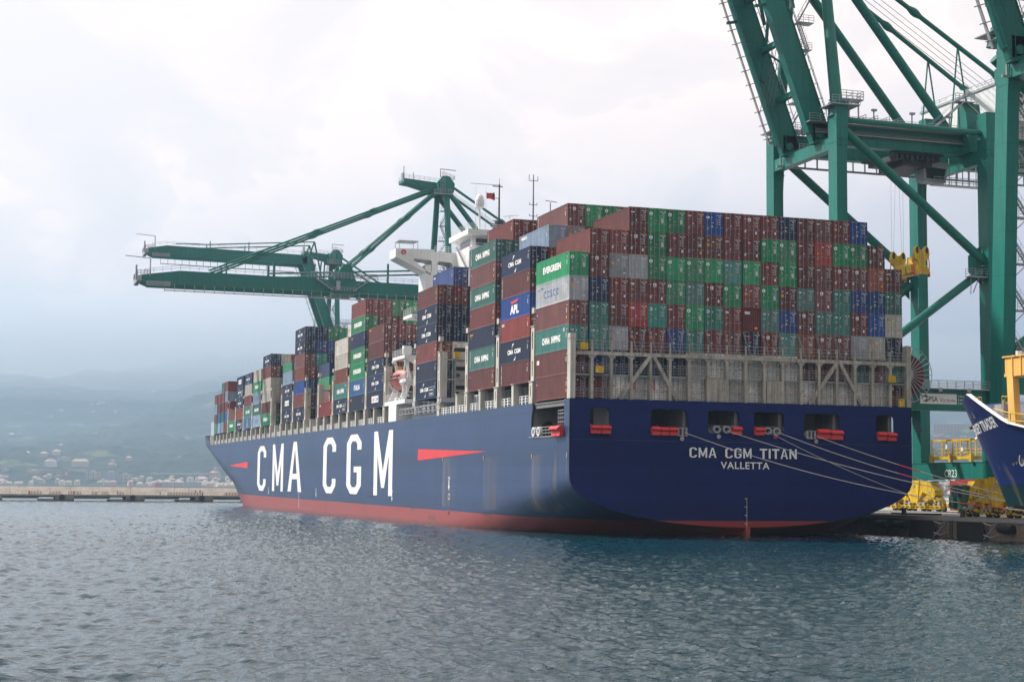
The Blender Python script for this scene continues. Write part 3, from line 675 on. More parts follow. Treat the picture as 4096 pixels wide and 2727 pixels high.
# quarter side plates with the long opening
for sx in (-1, 1):
    ol = [(0, 11.8), (14.5, 11.8), (14.5, 16.2), (13.85, 16.2), (13.75, 15.4), (14.15, 14.4), (14.2, 13.2), (13.9, 12.3), (13.6, 12.0), (2.1, 12.0), (2.1, 16.25), (0, 16.25)]
    mb = MB(); mb.plate(ol, [], 0, sx*B, sx*(B-.25)); mb.build('quarter_plate', m_hull, ship)
m_inner = mat('mooring_deck_paint', (.16,.165,.16), .7, var=.2, streak=.15, rust=.2)
mb = MB(); mb.box(-22.5, .3, 11.5, 22.5, 14.4, 11.8); mb.build('mooring_deck', m_inner, ship)
mb = MB(); mb.plate([(-22.5, 11.8), (22.5, 11.8), (22.5, 16.0), (-22.5, 16.0)], [rrect(a, 11.95, a+1.3, 14.0, .5) for a in (-21.2, -2, 19)], 1, 14.2, 14.45)
mb.box(-22.5, 15.5, 11.5, 22.5, 15.8, 16); mb.build('mooring_bulkhead', m_inner, ship)
mb = MB(); mb.box(-22.5, .3, 15.98, 22.5, 14.4, 16.15)
for x in (-22.4, -15, -7.6, 0, 7.6, 15, 22.1): mb.box(x, .3, 15.5, x+.3, 14.2, 15.98)
mb.build('container_deck', m_inner, ship)
for x in (-17.9, -8.1, -1.3, 4.6, 12.1, 19.9):
    mb = MB(); mb.box(x, .8, 11.8, x+.5, 5.2, 15.98); mb.box(x-.1, .6, 11.8, x+.25, .85, 15.98); mb.build('pillar', m_inner, ship)
mb = MB()
for x in (-19.5, -10.8, -3.5, 3.0, 9.8):
    mb.tube((x-.9, 4.5, 12.6), (x+.9, 4.5, 12.6), .55, 12); mb.tube((x-.95, 4.5, 12.6), (x-.85, 4.5, 12.6), .85, 12); mb.tube((x+.85, 4.5, 12.6), (x+.95, 4.5, 12.6), .85, 12)
    mb.box(x-1.3, 3.7, 11.8, x-1.0, 5.3, 13.0)
    w_ = mb.build('mooring_winch', m_ivory, ship); mb = MB()
# chock covers (red pads over the sill), one mesh each
def cover(x0, x1, z0, z1, y=-.75):
    mb = MB(); t = z1-z0
    mb.prism([(-.02, z1), (y*.55, z1-.06*t), (y, z1-.30*t), (y*.98, z1-.40*t), (y*.55, z1-.52*t), (y*.62, z0+.02), (y*.45, z0), (-.02, z0+.03)], 0, x0+.03, x1-.03)
    return mb
for x0, x1, z0, z1 in ((-20.3,-19.05,12.15,13.15), (-19.0,-17.8,12.15,13.15), (-12.6,-11.5,12.1,13.15), (-11.45,-10.4,12.1,13.1), (-10.35,-9.3,12.1,13.1), (-2.1,-.85,12.35,13.35), (.9,2.2,12.35,13.3), (9.4,11.1,12.05,13.3), (11.15,12.9,12.0,13.2), (17.8,19.05,12.05,13.1), (19.1,20.4,12.0,13.05), (3.5,4.0,12.0,12.6)):
    cover(x0, x1, z0, z1, -.75 if x1-x0 > .8 else -.25).build('chock_cover', m_red, ship)
# the same on the port quarter, hanging outboard
for a, b in ((2.1, 3.6), (3.65, 5.2)):
    mb = cover(a, b, 11.85, 13.15, -.9); mb.v = [(-B+y, x, z) for x, y, z in mb.v]; mb.build('chock_cover', m_red, ship)
def ring(mb, c, rx, rz, t, ax, n=14, d=.35):
    pts = [(c[0]+rx*math.cos(2*math.pi*i/n), c[1]+rz*math.sin(2*math.pi*i/n)) for i in range(n)]; inn = [(c[0]+(rx-t)*math.cos(2*math.pi*i/n), c[1]+(rz-t)*math.sin(2*math.pi*i/n)) for i in range(n)]
    mb.plate(pts, [inn], ax, c[2], c[2]+d)
for x, z in ((-4.1,12.95), (-2.8,12.95), (2.7,12.9), (3.9,12.85)):
    mb = MB(); ring(mb, (x, z, -.28), .52, .46, .2, 1, d=.4); mb.build('fairlead', m_galv, ship)
for y in (12.9, 11.0):
    mb = MB(); ring(mb, (y, 12.6, -B-.2), .6, .6, .22, 0, d=.35); mb.build('fairlead', m_white, ship)
for x0, x1 in ((-9.2,-7.9), (8.0,9.3)):
    mb = MB()
    for x in (x0+.1, (x0+x1)/2, x1-.15): mb.tube((x, -.1, 12.1), (x, -.1, 13.0), .13, 8)
    mb.box(x0, -.22, 12.05, x1, .05, 12.18); mb.box(x0, -.22, 12.98, x1, .05, 13.06); mb.build('roller_fairlead', m_grey, ship)
for x, z in ((-8.7, 11.75), (-3.9, 12.1), (9.2, 11.75)):
    mb = MB(); mb.tube((x, -.35, z), (x, -.3, z), .27, 14); mb.build('rat_guard', m_grey, ship)
mb = MB(); mb.rail([(-5.2, .1, 12.45), (-1, .1, 12.45)], .95, 1.0, .025); mb.rail([(.9, .1, 12.45), (5, .1, 12.45)], .95, 1.0, .025); mb.rail([(17.7, .3, 12.1), (20.3, .3, 12.1)], 1.0, 1.2, .03)
mb.rail([(-B+.1, 5.4, 12), (-B+.1, 13.7, 12)], 1.1, 1.2, .04); mb.build('railing', m_galv, ship)
mb = MB(); mb.bar((-B-.05, 2.2, 11.9), (-B-.05, 14.8, 11.95), .16, .1); mb.build('rubbing_strip', m_grey, ship)
mb = MB(); mb.bar((-22.8, -.045, 11.45), (22.8, -.045, 11.45), .05, .05); mb.build('weld_seam', m_hull, ship)
mb = MB()                                             # grating standing in the quarter opening
for i in range(5): mb.tube((-B+.35, 2.3+.7*i, 12), (-B+.35, 2.3+.7*i, 15.0), .05, 5)
for z in (12.4, 13.0, 13.6, 14.1, 14.6, 15.0): mb.tube((-B+.35, 2.2, z), (-B+.35, 5.2, z), .05, 5)
mb.build('safety_grating', m_galv, ship)
mb = MB(); mb.box(17.95, 13.6, 11.8, 18.0, 13.7, 15.4); mb.box(18.5, 13.6, 11.8, 18.55, 13.7, 15.4)
for i in range(10): mb.box(17.95, 13.6, 12+.35*i, 18.55, 13.66, 12.05+.35*i)
mb.build('ladder', m_dark, ship)
# name and home port on the transom
mb = MB(); Yt = -.012

mb = MB(); put_text(mb, 'VALLETTA', (-3.5, Yt, 8.25), (1,0,0), 6.5, .85, .015, space=1.1); mb.build('home_port', m_mark, ship)
mb = MB()
for i in range(24):
    z = .05+.2*i; t = str(14+i//5)+'M' if i % 5 == 3 else '2468'[(i-4) % 5 % 4]
    put_text(mb, t, (-.32 if 'M' in t else -.12, Yt if z > 1.3 else -.01, z), (1,0,0), .34 if 'M' in t else .14, .11, .02)
mb.build('draught_marks', m_mark, ship)
mb = MB(); mb.prism([(-.25, -1), (-.25, 1.3), (5, 1.0), (7, -1)], 0, -.28, .28); mb.build('rudder_horn', m_hull, ship)
# giant letters on the side, cut from plate
def glyph(ch):
    """outline and holes in a unit box, u to the right, v up"""
    tz = .115
    o = [(1,.74),(1,.86),(.72,1),(.28,1),(0,.86),(0,.14),(.28,0),(.72,0),(1,.14)]
    e_ = [(.72,.17),(.62,tz),(.38,tz),(.28,.17),(.28,.83),(.38,1-tz),(.62,1-tz),(.72,.83),(.72,.74)]
    return {'C': (o+[(1,.26),(.72,.26)]+e_, []), 'G': (o+[(1,.46),(.5,.46),(.5,.365),(.72,.365)]+e_, []),
            'M': ([(0,0),(.2,0),(.2,.62),(.42,.12),(.58,.12),(.8,.62),(.8,0),(1,0),(1,1),(.8,1),(.5,.38),(.2,1),(0,1)], []),
            'A': ([(0,0),(.24,0),(.31,.25),(.69,.25),(.76,0),(1,0),(.62,1),(.38,1)], [[(.345,.36),(.5,.86),(.655,.36)]]),
            'T': ([(.36,0),(.64,0),(.64,.83),(1,.83),(1,1),(0,1),(0,.83),(.36,.83)], []), 'I': ([(0,0),(1,0),(1,1),(0,1)], []),
            'N': ([(0,0),(.24,0),(.24,.6),(.76,0),(1,0),(1,1),(.76,1),(.76,.4),(.24,1),(0,1)], [])}[ch]
def letter(ch, y0, y1, z0, z1):
    W_, H_ = y0-y1, z1-z0; X = -B-.03; m3 = lambda p: (y0-p[0]*W_, z0+p[1]*H_)
    a, hs = glyph(ch); mb = MB(); mb.plate([m3(p) for p in a], [[m3(p) for p in h] for h in hs], 0, X, X+.02); mb.build('hull_letter', m_mark, ship)
mb = MB()
for ch, x0, w_ in (('C',-7.6,.98),('M',-6.4,1.12),('A',-5.1,1.05),('C',-2.9,.98),('G',-1.7,.98),('M',-.5,1.1),('T',1.7,1.0),('I',2.9,.26),('T',3.35,1.0),('A',4.5,1.0),('N',5.7,1.0)):
    a, hs = glyph(ch); m3 = lambda p: (x0+p[0]*w_, 9.55+p[1]*1.2); mb.plate([m3(p) for p in a], [[m3(p) for p in h] for h in hs], 1, -.014, -.008)
mb.build('stern_name', m_mark, ship)
for ch, y0, y1, z0, z1 in (('C',229.6,216.6,3.3,14.3), ('M',207,192.3,3.4,14.4), ('A',186.0,169.4,3.5,14.5), ('C',145.8,133.3,3.6,14.6), ('G',123.3,110.7,3.7,14.7), ('M',100.6,86.8,3.7,14.8)):
    letter(ch, y0, y1, z0, z1)
for pts in (((70, 11.3), (70, 9.5), (33, 10.45)), ((246, 10.6), (246, 8.9), (280, 9.75))):
    mb = MB(); mb.prism(list(pts), 0, -B-.03, -B-.01); mb.build('red_pennant', m_red, ship)
for y, z, s in ((51.8, 4.95, 1.), (212.2, 2.4, .9), (152.8, 2.6, .9), (86.9, 2.75, .95)):
    mb = MB(); X = -B-.012
    mb.add([(X,y+.18*s,z+.7*s),(X,y-.18*s,z+.7*s),(X,y-.18*s,z+1.6*s),(X,y+.18*s,z+1.6*s)], [(0,1,2,3)]); mb.add([(X,y+.42*s,z+.7*s),(X,y-.42*s,z+.7*s),(X,y,z)], [(0,1,2)])
    put_text(mb, 'TUG', (X, y+.6*s, z+1.68*s), (0,-1,0), 1.2*s, .35*s, .03); mb.build('tug_mark', m_mark, ship)
for y, z in ((51.6, 4.1), (51.5, 1.7)):
    mb = MB(); ring(mb, (y, z, -B-.02), .55, .45, .1, 0, d=.05); mb.build('tug_bollard_recess', m_white if z > 2 else m_red, ship)
    mb = MB(); mb.add([(-B-.01, y+.5*math.cos(i*math.pi/7), z+.4*math.sin(i*math.pi/7)) for i in range(14)], [tuple(range(14))]); mb.build('recess_hole', m_dark, ship)
mb = MB()
for a, b, c, d in ((103.4, 3.4, 103.3, 5.8), (101.3, 3.4, 101.2, 5.8), (103.4, 5.7, 101.2, 5.8), (103.4, 3.4, 101.2, 3.5)): mb.add([(-B-.012,a,b),(-B-.012,c,b),(-B-.012,c,d),(-B-.012,a,d)], [(0,1,2,3)])
mb.build('pilot_door_outline', m_dark, ship)
mb = MB()
for i in range(16): mb.add([(-B-.012,172.2,.2+.3*i),(-B-.012,171.7,.2+.3*i),(-B-.012,171.7,.32+.3*i),(-B-.012,172.2,.32+.3*i)], [(0,1,2,3)])
mb.build('midship_draught_marks', m_mark, ship)
for y, w_ in ((55.2, .5), (34.3, .5), (13.7, .45), (.9, .3)):       # scupper pipes
    mb = MB(); mb.tube((-B-.02, y, 9.3), (-B-.02, y, 9.9), .12, 6); mb.build('scupper', m_ivory, ship)

# ---------------------------------------------------------------- deck edge: pedestals, railings, hatch coamings
mb = MB(); mb.box(-22.75, 14.45, 15.9, 22.75, 332, 16.19); deck = mb.build('main_deck', m_deck, ship)
mb = MB(); mb.box(-20.1, 15.6, 16.19, 20.1, 77, 18.9); mb.box(-20.1, 95.5, 16.19, 20.1, 318, 19.0)
for y in [16+1.85*i for i in range(33)]+[96+1.85*i for i in range(120)]: mb.box(-20.5, y, 16.19, -20.1, y+.12, 18.7)
mb.build('hatch_coaming', m_ltblue, ship)
PED = MB(); 
def pedestal_mesh(w_, slot):
    mb = MB(); h = 2.75
    if slot: mb.plate([(0,0),(w_,0),(w_,h),(0,h)], [rrect(w_/2-.17, .9, w_/2+.17, 2.3, .15, 3)], 0, -.35, .35)
    else: mb.box(-.35, 0, 0, .35, w_, h)
    mb.box(-.45, -.05, h, .45, w_+.05, h+.1); mb.box(.35, .2, 0, .8, w_-.2, h); return mb.mesh('pedestal', [m_ivory])
PM, PS = pedestal_mesh(1.35, True), pedestal_mesh(.85, False)
RM = MB(); RM.rail([(0,0,0),(0,3.6,0)], 1.05, 1.2, .05); RM.box(-.03, .9, 0, .03, 1.25, 1.05); RM.box(-.03, 2.3, 0, .03, 2.7, 1.05); RAILM = RM.mesh('railing', [m_white])
BX = MB(); BX.box(0,0,0,.5,.7,1.1); BX.box(.05,.9,0,.5,1.2,1.7); BX.tube((.2,1.6,0),(.2,1.6,2.3),.07,5); BX.box(.1,2.0,.9,.5,2.6,1.5); BXM = BX.mesh('deck_fitting', [m_ltblue])
def pl(name, me, x, y, z):
    o = bpy.data.objects.new(name, me); COL.objects.link(o); o.parent = ship; o.location = (x, y, z); return o
starts = [16.2, 31.05, 60.93, 95.9, 110.9, 125.7, 140.6, 155.5, 170.2, 185.1, 199.9, 214.6, 229.5, 244.4, 259.2, 274.1]
for y in starts + [288.6, 303.4]:
    if y == 60.93: 
        pl('pedestal', PM, -22.35, 58.2, 16.19); pl('pedestal', PS, -22.35, 48.5, 16.19)
        continue
    if y == 95.9: pl('pedestal', PM, -22.35, y-2.0, 16.19)
    else: pl('pedestal', PM, -22.35, y-1.95, 16.19)
    pl('pedestal', PS, -22.35, y+5.7, 16.19)
    for dy in (.2, 7.6): pl('railing', RAILM, -22.6, y+dy-.3, 16.19) ; pl('deck_fitting', BXM, -20.9, y+dy, 16.19)
pl('pedestal', PM, -22.35, 43.3, 16.19); pl('railing', RAILM, -22.6, 44.9, 16.19); pl('railing', RAILM, -22.6, 49.6, 16.19); pl('railing', RAILM, -22.6, 53.6, 16.19)
pl('pedestal', PM, -22.35, 316.4, 16.19); pl('pedestal', PS, -22.35, 320.2, 16.19); pl('pedestal', PS, -22.2, 324.2, 16.19)
# lashing bridges standing in the gaps between the bays
def lash_post():
    mb = MB(); mb.plate([(0,0),(1.25,0),(1.25,6.9),(0,6.9)], [rrect(.4, 4.0, .85, 6.3, .22, 4), rrect(.4, .6, .85, 2.6, .22, 4)], 0, -.3, .3)
    mb.box(-.4, -.05, 6.9, .4, 1.3, 7.0); mb.box(.3, .1, 0, .9, 1.15, 6.9)
    for dy in (.2, 1.0): mb.tube((0, dy, 7), (0, dy, 8.8), .05, 4)
    for i in range(5): mb.tube((0, .2, 7.2+.35*i), (0, 1.0, 7.2+.35*i), .03, 4)
    mb.box(-.3, .15, 8.6, .3, 1.05, 9.3)
    return mb.mesh('lashing_post', [m_ivory])
LP = lash_post()
def lash_cross(y):
    mb = MB()
    for z in (21.9, 24.9):
        mb.box(-22.2, y+.1, z-.25, 22.2, y+1.2, z); mb.rail([(-22.2, y+.12, z), (22.2, y+.12, z)], 1.1, 2.5, .03)
    for i in range(1, 18):
        x = -22.5+2.5*i; mb.box(x-.12, y+.15, 19, x+.12, y+1.1, 25)
    return mb.build('lashing_bridge', m_grey, ship)
for y in [14.3, 29.1, 43.9, 58.9, 73.6, 94.3, 109.1, 123.9, 138.8, 153.7, 168.4, 183.3, 198.1, 212.8, 227.7, 242.6, 257.4, 272.3, 286.9]:
    pl('lashing_post', LP, -22.2, y, 19.0); lash_cross(y)
# yellow socket boxes on the lashing bridges
for x, y, z in ((-21.6,-.1,22.0), (-19.6,-.1,19.3), (19.6,-.1,19.3), (-20.3,58.6,25.1), (-17.9,58.6,22.6), (-20.6,94.0,25.1), (-20.3,153.4,25.0), (-20.0,212.4,22.6)):
    mb = MB(); mb.box(x, y, z, x+.95, y+.4, z+.85); mb.box(x+.25, y-.04, z+.25, x+.7, y, z+.6); mb.build('socket_box', m_yellow, ship)
# ---------------------------------------------------------------- stern lashing frame
Yf0, Yf1 = .25, .95
for i in range(19):
    x = -22.5+2.5*i; wv = .34
    if i in (0, 18):
        mb = MB(); mb.box(x-.3, Yf0-.15, 16.2, x+.35, Yf1+.2, 23.3); mb.box(x-.35, Yf0-.2, 23.3, x+.4, Yf1, 23.9)
    else:
        mb = MB(); mb.box(x-wv/2, Yf0, 16.2, x+wv/2, Yf0+.35, 21.4); mb.box(x-.1, Yf0, 21.4, x+.1, Yf0+.12, 23.2); mb.box(x-.1, Yf0+.75, 16.2, x+.1, Yf0+.9, 21.4)
    mb.build('frame_post', m_ivory if i == 0 else m_frame, ship)
mb = MB(); mb.box(-22.4, Yf0-.08, 21.42, 22.4, Yf1+.1, 21.86)
for i in range(18):
    x = -22.5+2.5*i
    for sx, xx in ((1, x+.21), (-1, x+2.29)): mb.prism([(xx, 21.42), (xx+sx*.38, 21.42), (xx, 21.0)], 1, Yf0, Yf0+.3)
mb.build('top_beam', m_frame, ship)
mb = MB(); mb.box(-22.2, Yf0+.36, 19.02, 22.2, Yf1+.1, 19.22); mb.build('walkway', m_grey, ship)
mb = MB()
for z, h, n in ((16.25, 1.25, 4), (19.22, 1.2, 4), (21.86, 1.25, 3)): mb.rail([(-22.3, Yf0+.05, z), (22.3, Yf0+.05, z)], h, 1.25, .03, n)
for k, x in enumerate((-18.6, 18.9)):
    for dx in (0, .5): mb.tube((x+dx, Yf0+.1, 16.2), (x+dx, Yf0+.1, 22.5), .035, 4)
    for i in range(16): mb.tube((x, Yf0+.1, 16.4+.35*i), (x+.5, Yf0+.1, 16.4+.35*i), .025, 4)
mb.build('railing', m_grey, ship)
for a, b in (((-12.6, 21.5), (-16.4, 16.3)), ((-12.2, 21.5), (-9.0, 16.3)), ((12.4, 21.5), (8.8, 16.3)), ((12.8, 21.5), (16.1, 16.3))):
    mb = MB(); mb.bar((a[0], Yf0+.0, a[1]), (b[0], Yf0+.45, b[1]), .45, .45); mb.build('diagonal_brace', m_frame, ship)
for x0, x1 in ((-4.75, -2.3), (2.85, 5.05)):
    mb = MB(); mb.box(x0, Yf0+.05, 16.3, x1, Yf0+.12, 19.0)
    for i in range(5): mb.box(x0+.15+i*(x1-x0)/5, Yf0-.02, 16.3, x0+.28+i*(x1-x0)/5, Yf0+.05, 19.0)
    mb.build('wind_panel', m_frame, ship)
mb = MB(); rnd = random.Random(3)                    # lashing rods crossing the lowest free tier
for i in range(18):
    x0 = -22.5+2.5*i+.1; x1 = x0+2.25
    for a, b in ((x0+.9, x0), (x0+1.35, x1), (x0+1.0, x0+.15), (x0+1.25, x1-.15)): mb.tube((a, Yf0+.6, 21.9), (b, 1.5, 25.05 if i % 2 else 24.98), .022, 4)
mb.build('lashing_rods', m_galv, ship)
mb = MB(); mb.box(21.2, .1, 16.3, 21.9, .5, 17.3); mb.build('life_ring_case', m_yellow, ship)
# ---------------------------------------------------------------- accommodation and bridge
mb = MB(); mb.box(-12.2, 79, 16.2, 12.2, 91.5, 45.4)
mb.box(-17.6, 87, 16.2, -16.6, 91.5, 43.0); acc = mb.build('accommodation_block', m_white, ship)
wing_o = [(-22.85, 45.55), (-22.85, 44.1), (-16.6, 41.2), (-16.6, 36.5), (-12.2, 36.5), (-12.2, 45.3), (-16.1, 45.35), (-16.2, 45.7)]
wing_h = [[(-19.7, 43.7), (-19.6, 44.0), (-16.8, 43.85), (-16.5, 43.6), (-16.5, 41.9), (-17.0, 41.6)], [(-15.5, 43.5), (-15.2, 43.7), (-13.2, 43.6), (-12.8, 43.3), (-12.8, 40.2), (-15.5, 40.2)]]
mb = MB(); mb.plate(wing_o, wing_h, 1, 87, 87.3); mb.plate(wing_o, wing_h, 1, 91.2, 91.5)
mb.box(-22.85, 87.3, 44.05, -22.6, 91.2, 45.55)
mb.add([(-22.85,87.3,44.1),(-22.85,91.2,44.1),(-16.6,91.2,41.2),(-16.6,87.3,41.2)], [(0,1,2,3)]); mb.box(-22.6, 87.3, 44.3, -12.2, 91.2, 44.42)
mb.build('bridge_wing', m_white, ship)
mb = MB(); mb.box(-22.3, 87.0, 46.9, -18.9, 90.2, 47.0)
for x in (-22.2, -19.0):
    for y in (87.1, 90.1): mb.tube((x, y, 45.5), (x, y, 46.9), .05, 5)
mb.build('wing_canopy', m_galv, ship)
mb = MB(); ring(mb, (-21.5, 45.0, 86.85), .42, .42, .16, 1, d=.14); mb.build('life_ring', m_red, ship)
mb = MB(); mb.rail([(-16, 87.1, 45.3), (-12.3, 87.1, 45.3)], 1.0, 1.2, .03); mb.rail([(-12.2, 80, 48.4), (-12.2, 90, 48.4), (-2, 90, 48.4)], 1.05, 1.5, .03); mb.rail([(-12.2, 80, 48.4), (-2, 80, 48.4)], 1.05, 1.5, .03)
mb.rail([(-12.4, 78.2, 44.8), (-6, 78.2, 44.8)], 1.1, 1.2, .03); mb.build('bridge_railing', m_white, ship)
mb = MB(); mb.box(-11.2, 81, 45.4, 11.2, 90, 47.5); mb.box(-12.4, 79.2, 47.5, 12.4, 91, 48.4); mb.box(-12.3, 78.0, 44.6, 4, 79.0, 44.8); mb.build('wheelhouse', m_white, ship)
mb = MB(); mb.box(-11.25, 82, 45.9, -11.21, 88, 47.1); mb.box(-10.5, 80.93, 45.9, 10.5, 80.99, 47.1); mb.build('wheelhouse_window', m_glass, ship)
mb = MB(); mb.stairs((-12.6, 79.2, 41.8), (-14.0, 80.2, 45.2), .8); mb.build('stairway', m_white, ship)
mb = MB(); mb.tube((-9.6, 82, 48.4), (-9.6, 82, 52.4), .22, 8, .14)
n = 12
prof = [(.35, 52.3), (.75, 52.6), (.82, 53.2), (.78, 53.9), (.55, 54.5), (.2, 54.85), (0.01, 54.9)]
for (r0, z0), (r1, z1) in zip(prof, prof[1:]): mb.tube((-9.6, 82, z0), (-9.6, 82, z1), r0, 14, r1)
mb.build('satellite_dome', m_white, ship)
m_mast = mat('mast_black', (.03,.03,.033), .6, var=.1)
mb = MB(); mb.tube((-5.2, 85, 48.4), (-5.2, 85, 57.4), .2, 6, .12); mb.box(-6.4, 84.9, 56.9, -4.6, 85.1, 57.05); mb.bar((-6.2, 85, 54.9), (-5.2, 85, 54.9), .1); mb.box(-6.35, 84.8, 55.0, -6.1, 85.1, 55.8)
mb.tube((-5.2, 85, 57.4), (-5.2, 85, 58.4), .04, 4); mb.bar((-6.3, 85, 51), (-4.6, 85, 51), .1); mb.tube((-10.4, 85, 57.2), (-5, 85, 57.2), .04, 4); mb.box(-5.9, 84.7, 50.0, -4.6, 85.3, 50.9)
mb.build('signal_mast', m_mast, ship)
mb = MB(); mb.tube((1.0, 85, 48.4), (1.0, 85, 59.5), .16, 6, .08)
for z, w_ in ((52.2, .7), (54.2, .7), (58.4, .8)):
    mb.bar((1-w_, 85, z), (1+w_, 85, z), .09); mb.tube((1-w_, 85, z), (1-w_, 85, z+(1.1 if z > 58 else .4)), .05, 4); mb.tube((1+w_, 85, z), (1+w_, 85, z+(.8 if z > 58 else .4)), .05, 4)
mb.build('radar_mast', m_mast, ship)
mb = MB(); mb.tube((-3.6, 84, 48.4), (-3.6, 84, 51.7), .1, 5); mb.bar((-4.8, 84, 51.6), (-2.0, 84, 52.0), .25, .12); mb.build('radar_scanner', m_white, ship)
mb = MB(); mb.tube((3.8, 84, 48.4), (3.8, 84, 54.6), .08, 5); mb.bar((2.9, 84, 54.9), (5.0, 84, 54.7), .12, .1); mb.build('antenna', m_mast, ship)
for x in (-6.2, -8.2, -10.0): 
    mb = MB(); mb.tube((x, 83, 48.4), (x, 83, 56.5 if x < -7 else 53), .03, 4, .015); mb.build('whip_antenna', m_galv, ship)
# flag, blown to port
mb = MB(); n = 9
for i in range(n+1):
    t = i/n; x = -5.9-1.55*(1-t); 
    for z in (0, 1): mb.v.append((x, 85.2+.12*math.sin(t*7), 55.9-1.05*z-.3*t-.06*math.sin(t*9+z)))
mb.f = [(2*i, 2*i+1, 2*i+3, 2*i+2) for i in range(n)]; mb.m = [0]*n
m_flag = mat('red_flag_cloth', (.45,.05,.06), .8, var=.1); flag = mb.build('flag', m_flag, None); flag.matrix_world = SHIPROT.copy(); tag(flag, 'red flag blowing from the black signal mast above the bridge', 'flag')
# side galleries under the wing, boat deck
def gallery(z, y0, y1, x=-21.2):
    mb = MB(); mb.box(x, y0, z-.55, -17.2, y1, z); mb.prism([(x+.3, z-.55), (-17.3, z-.55), (-17.3, z-3.6)], 1, y0+.2, y0+.5); mb.build('side_gallery', m_white, ship)
    mb = MB(); mb.rail([(-17.3, y0, z), (x+.05, y0, z), (x+.05, y1, z)], 1.1, 1.1, .035); mb.build('gallery_railing', m_white, ship)
gallery(34.2, 84, 90, -20.6); gallery(27.2, 83.0, 91.5, -22.0); gallery(23.1, 80.5, 84.5, -22.4)
mb = MB(); mb.box(-22.6, 80.0, 19.0, -17.2, 94.0, 19.7); mb.plate([(85.4,16.2),(90.8,16.2),(90.8,19.0),(85.4,19.0)], [], 0, -22.7, -22.3); mb.box(-22.3, 85.4, 16.2, -17.2, 85.8, 19.0); mb.build('boat_deck', m_white, ship)
mb = MB(); mb.rail([(-22.5, 80.0, 19.7), (-22.5, 94.0, 19.7)], 1.1, 1.3, .035); mb.rail([(-22.5, 80.0, 19.7), (-18, 80.0, 19.7)], 1.1, 1.3, .035); mb.stairs((-22.2, 82.4, 19.7), (-22.2, 81.2, 22.9), .7); mb.stairs((-21.4, 85.0, 23.1), (-21.4, 83.4, 26.8), .7); mb.build('boat_deck_railing', m_white, ship)
for y in (85.2, 92.6):
    mb = MB(); mb.prism([(-22.3, 19.7), (-21.2, 19.7), (-20.2, 22.6), (-21.0, 22.8)], 1, y, y+.35); mb.bar((-20.6, y+.2, 20.4), (-22.2, y+.2, 22.9), .28); mb.bar((-20.2, y+.2, 22.6), (-21.2, y+.2, 26.6), .35, .45); mb.tube((-21.4, y-.1, 26.6), (-21.4, y+.5, 26.6), .35, 8)
    mb.build('davit', m_white, ship)
for y, z in ((84.2, 20.0), (84.0, 27.4), (88.6, 20.0)):
    mb = MB(); mb.tube((-21.6, y, z), (-21.6, y+1.3, z), .38, 12) if z < 25 else mb.box(-21.9, y, z, -20.6, y+1.2, z+1.4); mb.build('liferaft_canister', m_white, ship)
# gangway stowed along the side
mb = MB()
for z in (17.15, 18.05): 
    for x in (-22.7, -22.0): mb.bar((x, 57.6, z), (x, 83, z-.02), .1)
for i in range(13): mb.bar((-22.7, 57.6+2.1*i, 17.15), (-22.7, 58.7+2.1*i if i < 12 else 83, 18.05), .07); mb.bar((-22.7, 57.6+2.1*i, 17.15), (-22.7, 57.6+2.1*i, 18.05), .06)
mb.box(-22.65, 57.6, 17.1, -22.05, 83, 17.16); mb.build('gangway', m_grey, ship)
mb = MB(); mb.box(-21.8, 59, 16.19, -20, 78, 17.0)
for i in range(7): mb.box(-21.6, 60+2.7*i, 16.19, -20.2, 61.4+2.7*i, 18.6)
mb.build('deck_house', m_ltblue, ship)
for y in (57.6, 73.4):
    mb = MB(); mb.box(-22.6, y, 18.2, -20.2, y+1.6, 18.9); mb.build('stack_bracket', m_ltblue, ship)
# bow wave breaker
mb = MB(); mb.prism([(-21.6, 16.2), (21.6, 16.2), (21.6, 23.4), (-21.6, 23.4)], 1, 329.4, 329.7)
mb.prism([(322, 16.2), (329.6, 16.2), (329.6, 23.4), (322.4, 23.4)], 0, -21.75, -21.6)
mb.build('wave_breaker', m_ltblue, ship)
for p in ship.children:
    p['shipframe'] = 1
for o in [ship]+list(ship.children):
    if 'shipframe' in o: del o['shipframe']
# lifeboat hanging in the davits
lb = empty('lifeboat', SHIPROT @ V((-20.9, 89.5, 22.6)), 'orange enclosed lifeboat hanging from white davits below the bridge wing', 'lifeboat')
mb = MB(); secs = []
for t in [i/10 for i in range(11)]:
    y = 85.4+8.2*t; k = max(.12, math.sin(math.pi*min(1, max(0, .06+.88*t)))**.5); secs.append((y, k))
prof = [(0,-1.25),(.75,-.9),(1.2,-.15),(1.45,.35),(1.5,.55),(1.25,.6),(1.1,1.6),(.6,2.1),(0,2.2)]
m_ = len(prof)*2-2
for y, k in secs:
    ring_ = [(x*k, z*(.55+.45*k)) for x, z in prof]+[(-x*k, z*(.55+.45*k)) for x, z in prof[-2:0:-1]]
    mb.v += [(-20.9+x, y, 22.9+z) for x, z in ring_]
for i in range(10):
    for j in range(m_): a = i*m_+j; b_ = i*m_+(j+1) % m_; mb.f.append((a, b_, b_+m_, a+m_)); mb.m.append(0)
mb.f += [tuple(range(m_)), tuple(range(10*m_+m_-1, 10*m_-1, -1))]; mb.m += [0, 0]
mb.v = [tuple(SHIPROT @ V(q)) for q in mb.v]; mb.build('hull', m_orange, lb)
mb = MB(); mb.box(-22.45, 86, 23.35, -22.3, 93, 23.5); [mb.box(-22.2, 86.4+1.3*i, 23.8, -21.95, 87.0+1.3*i, 24.1) for i in range(5)]; mb.v = [tuple(SHIPROT @ V(q)) for q in mb.v]; mb.build('gunwale_and_ports', m_dark, lb)

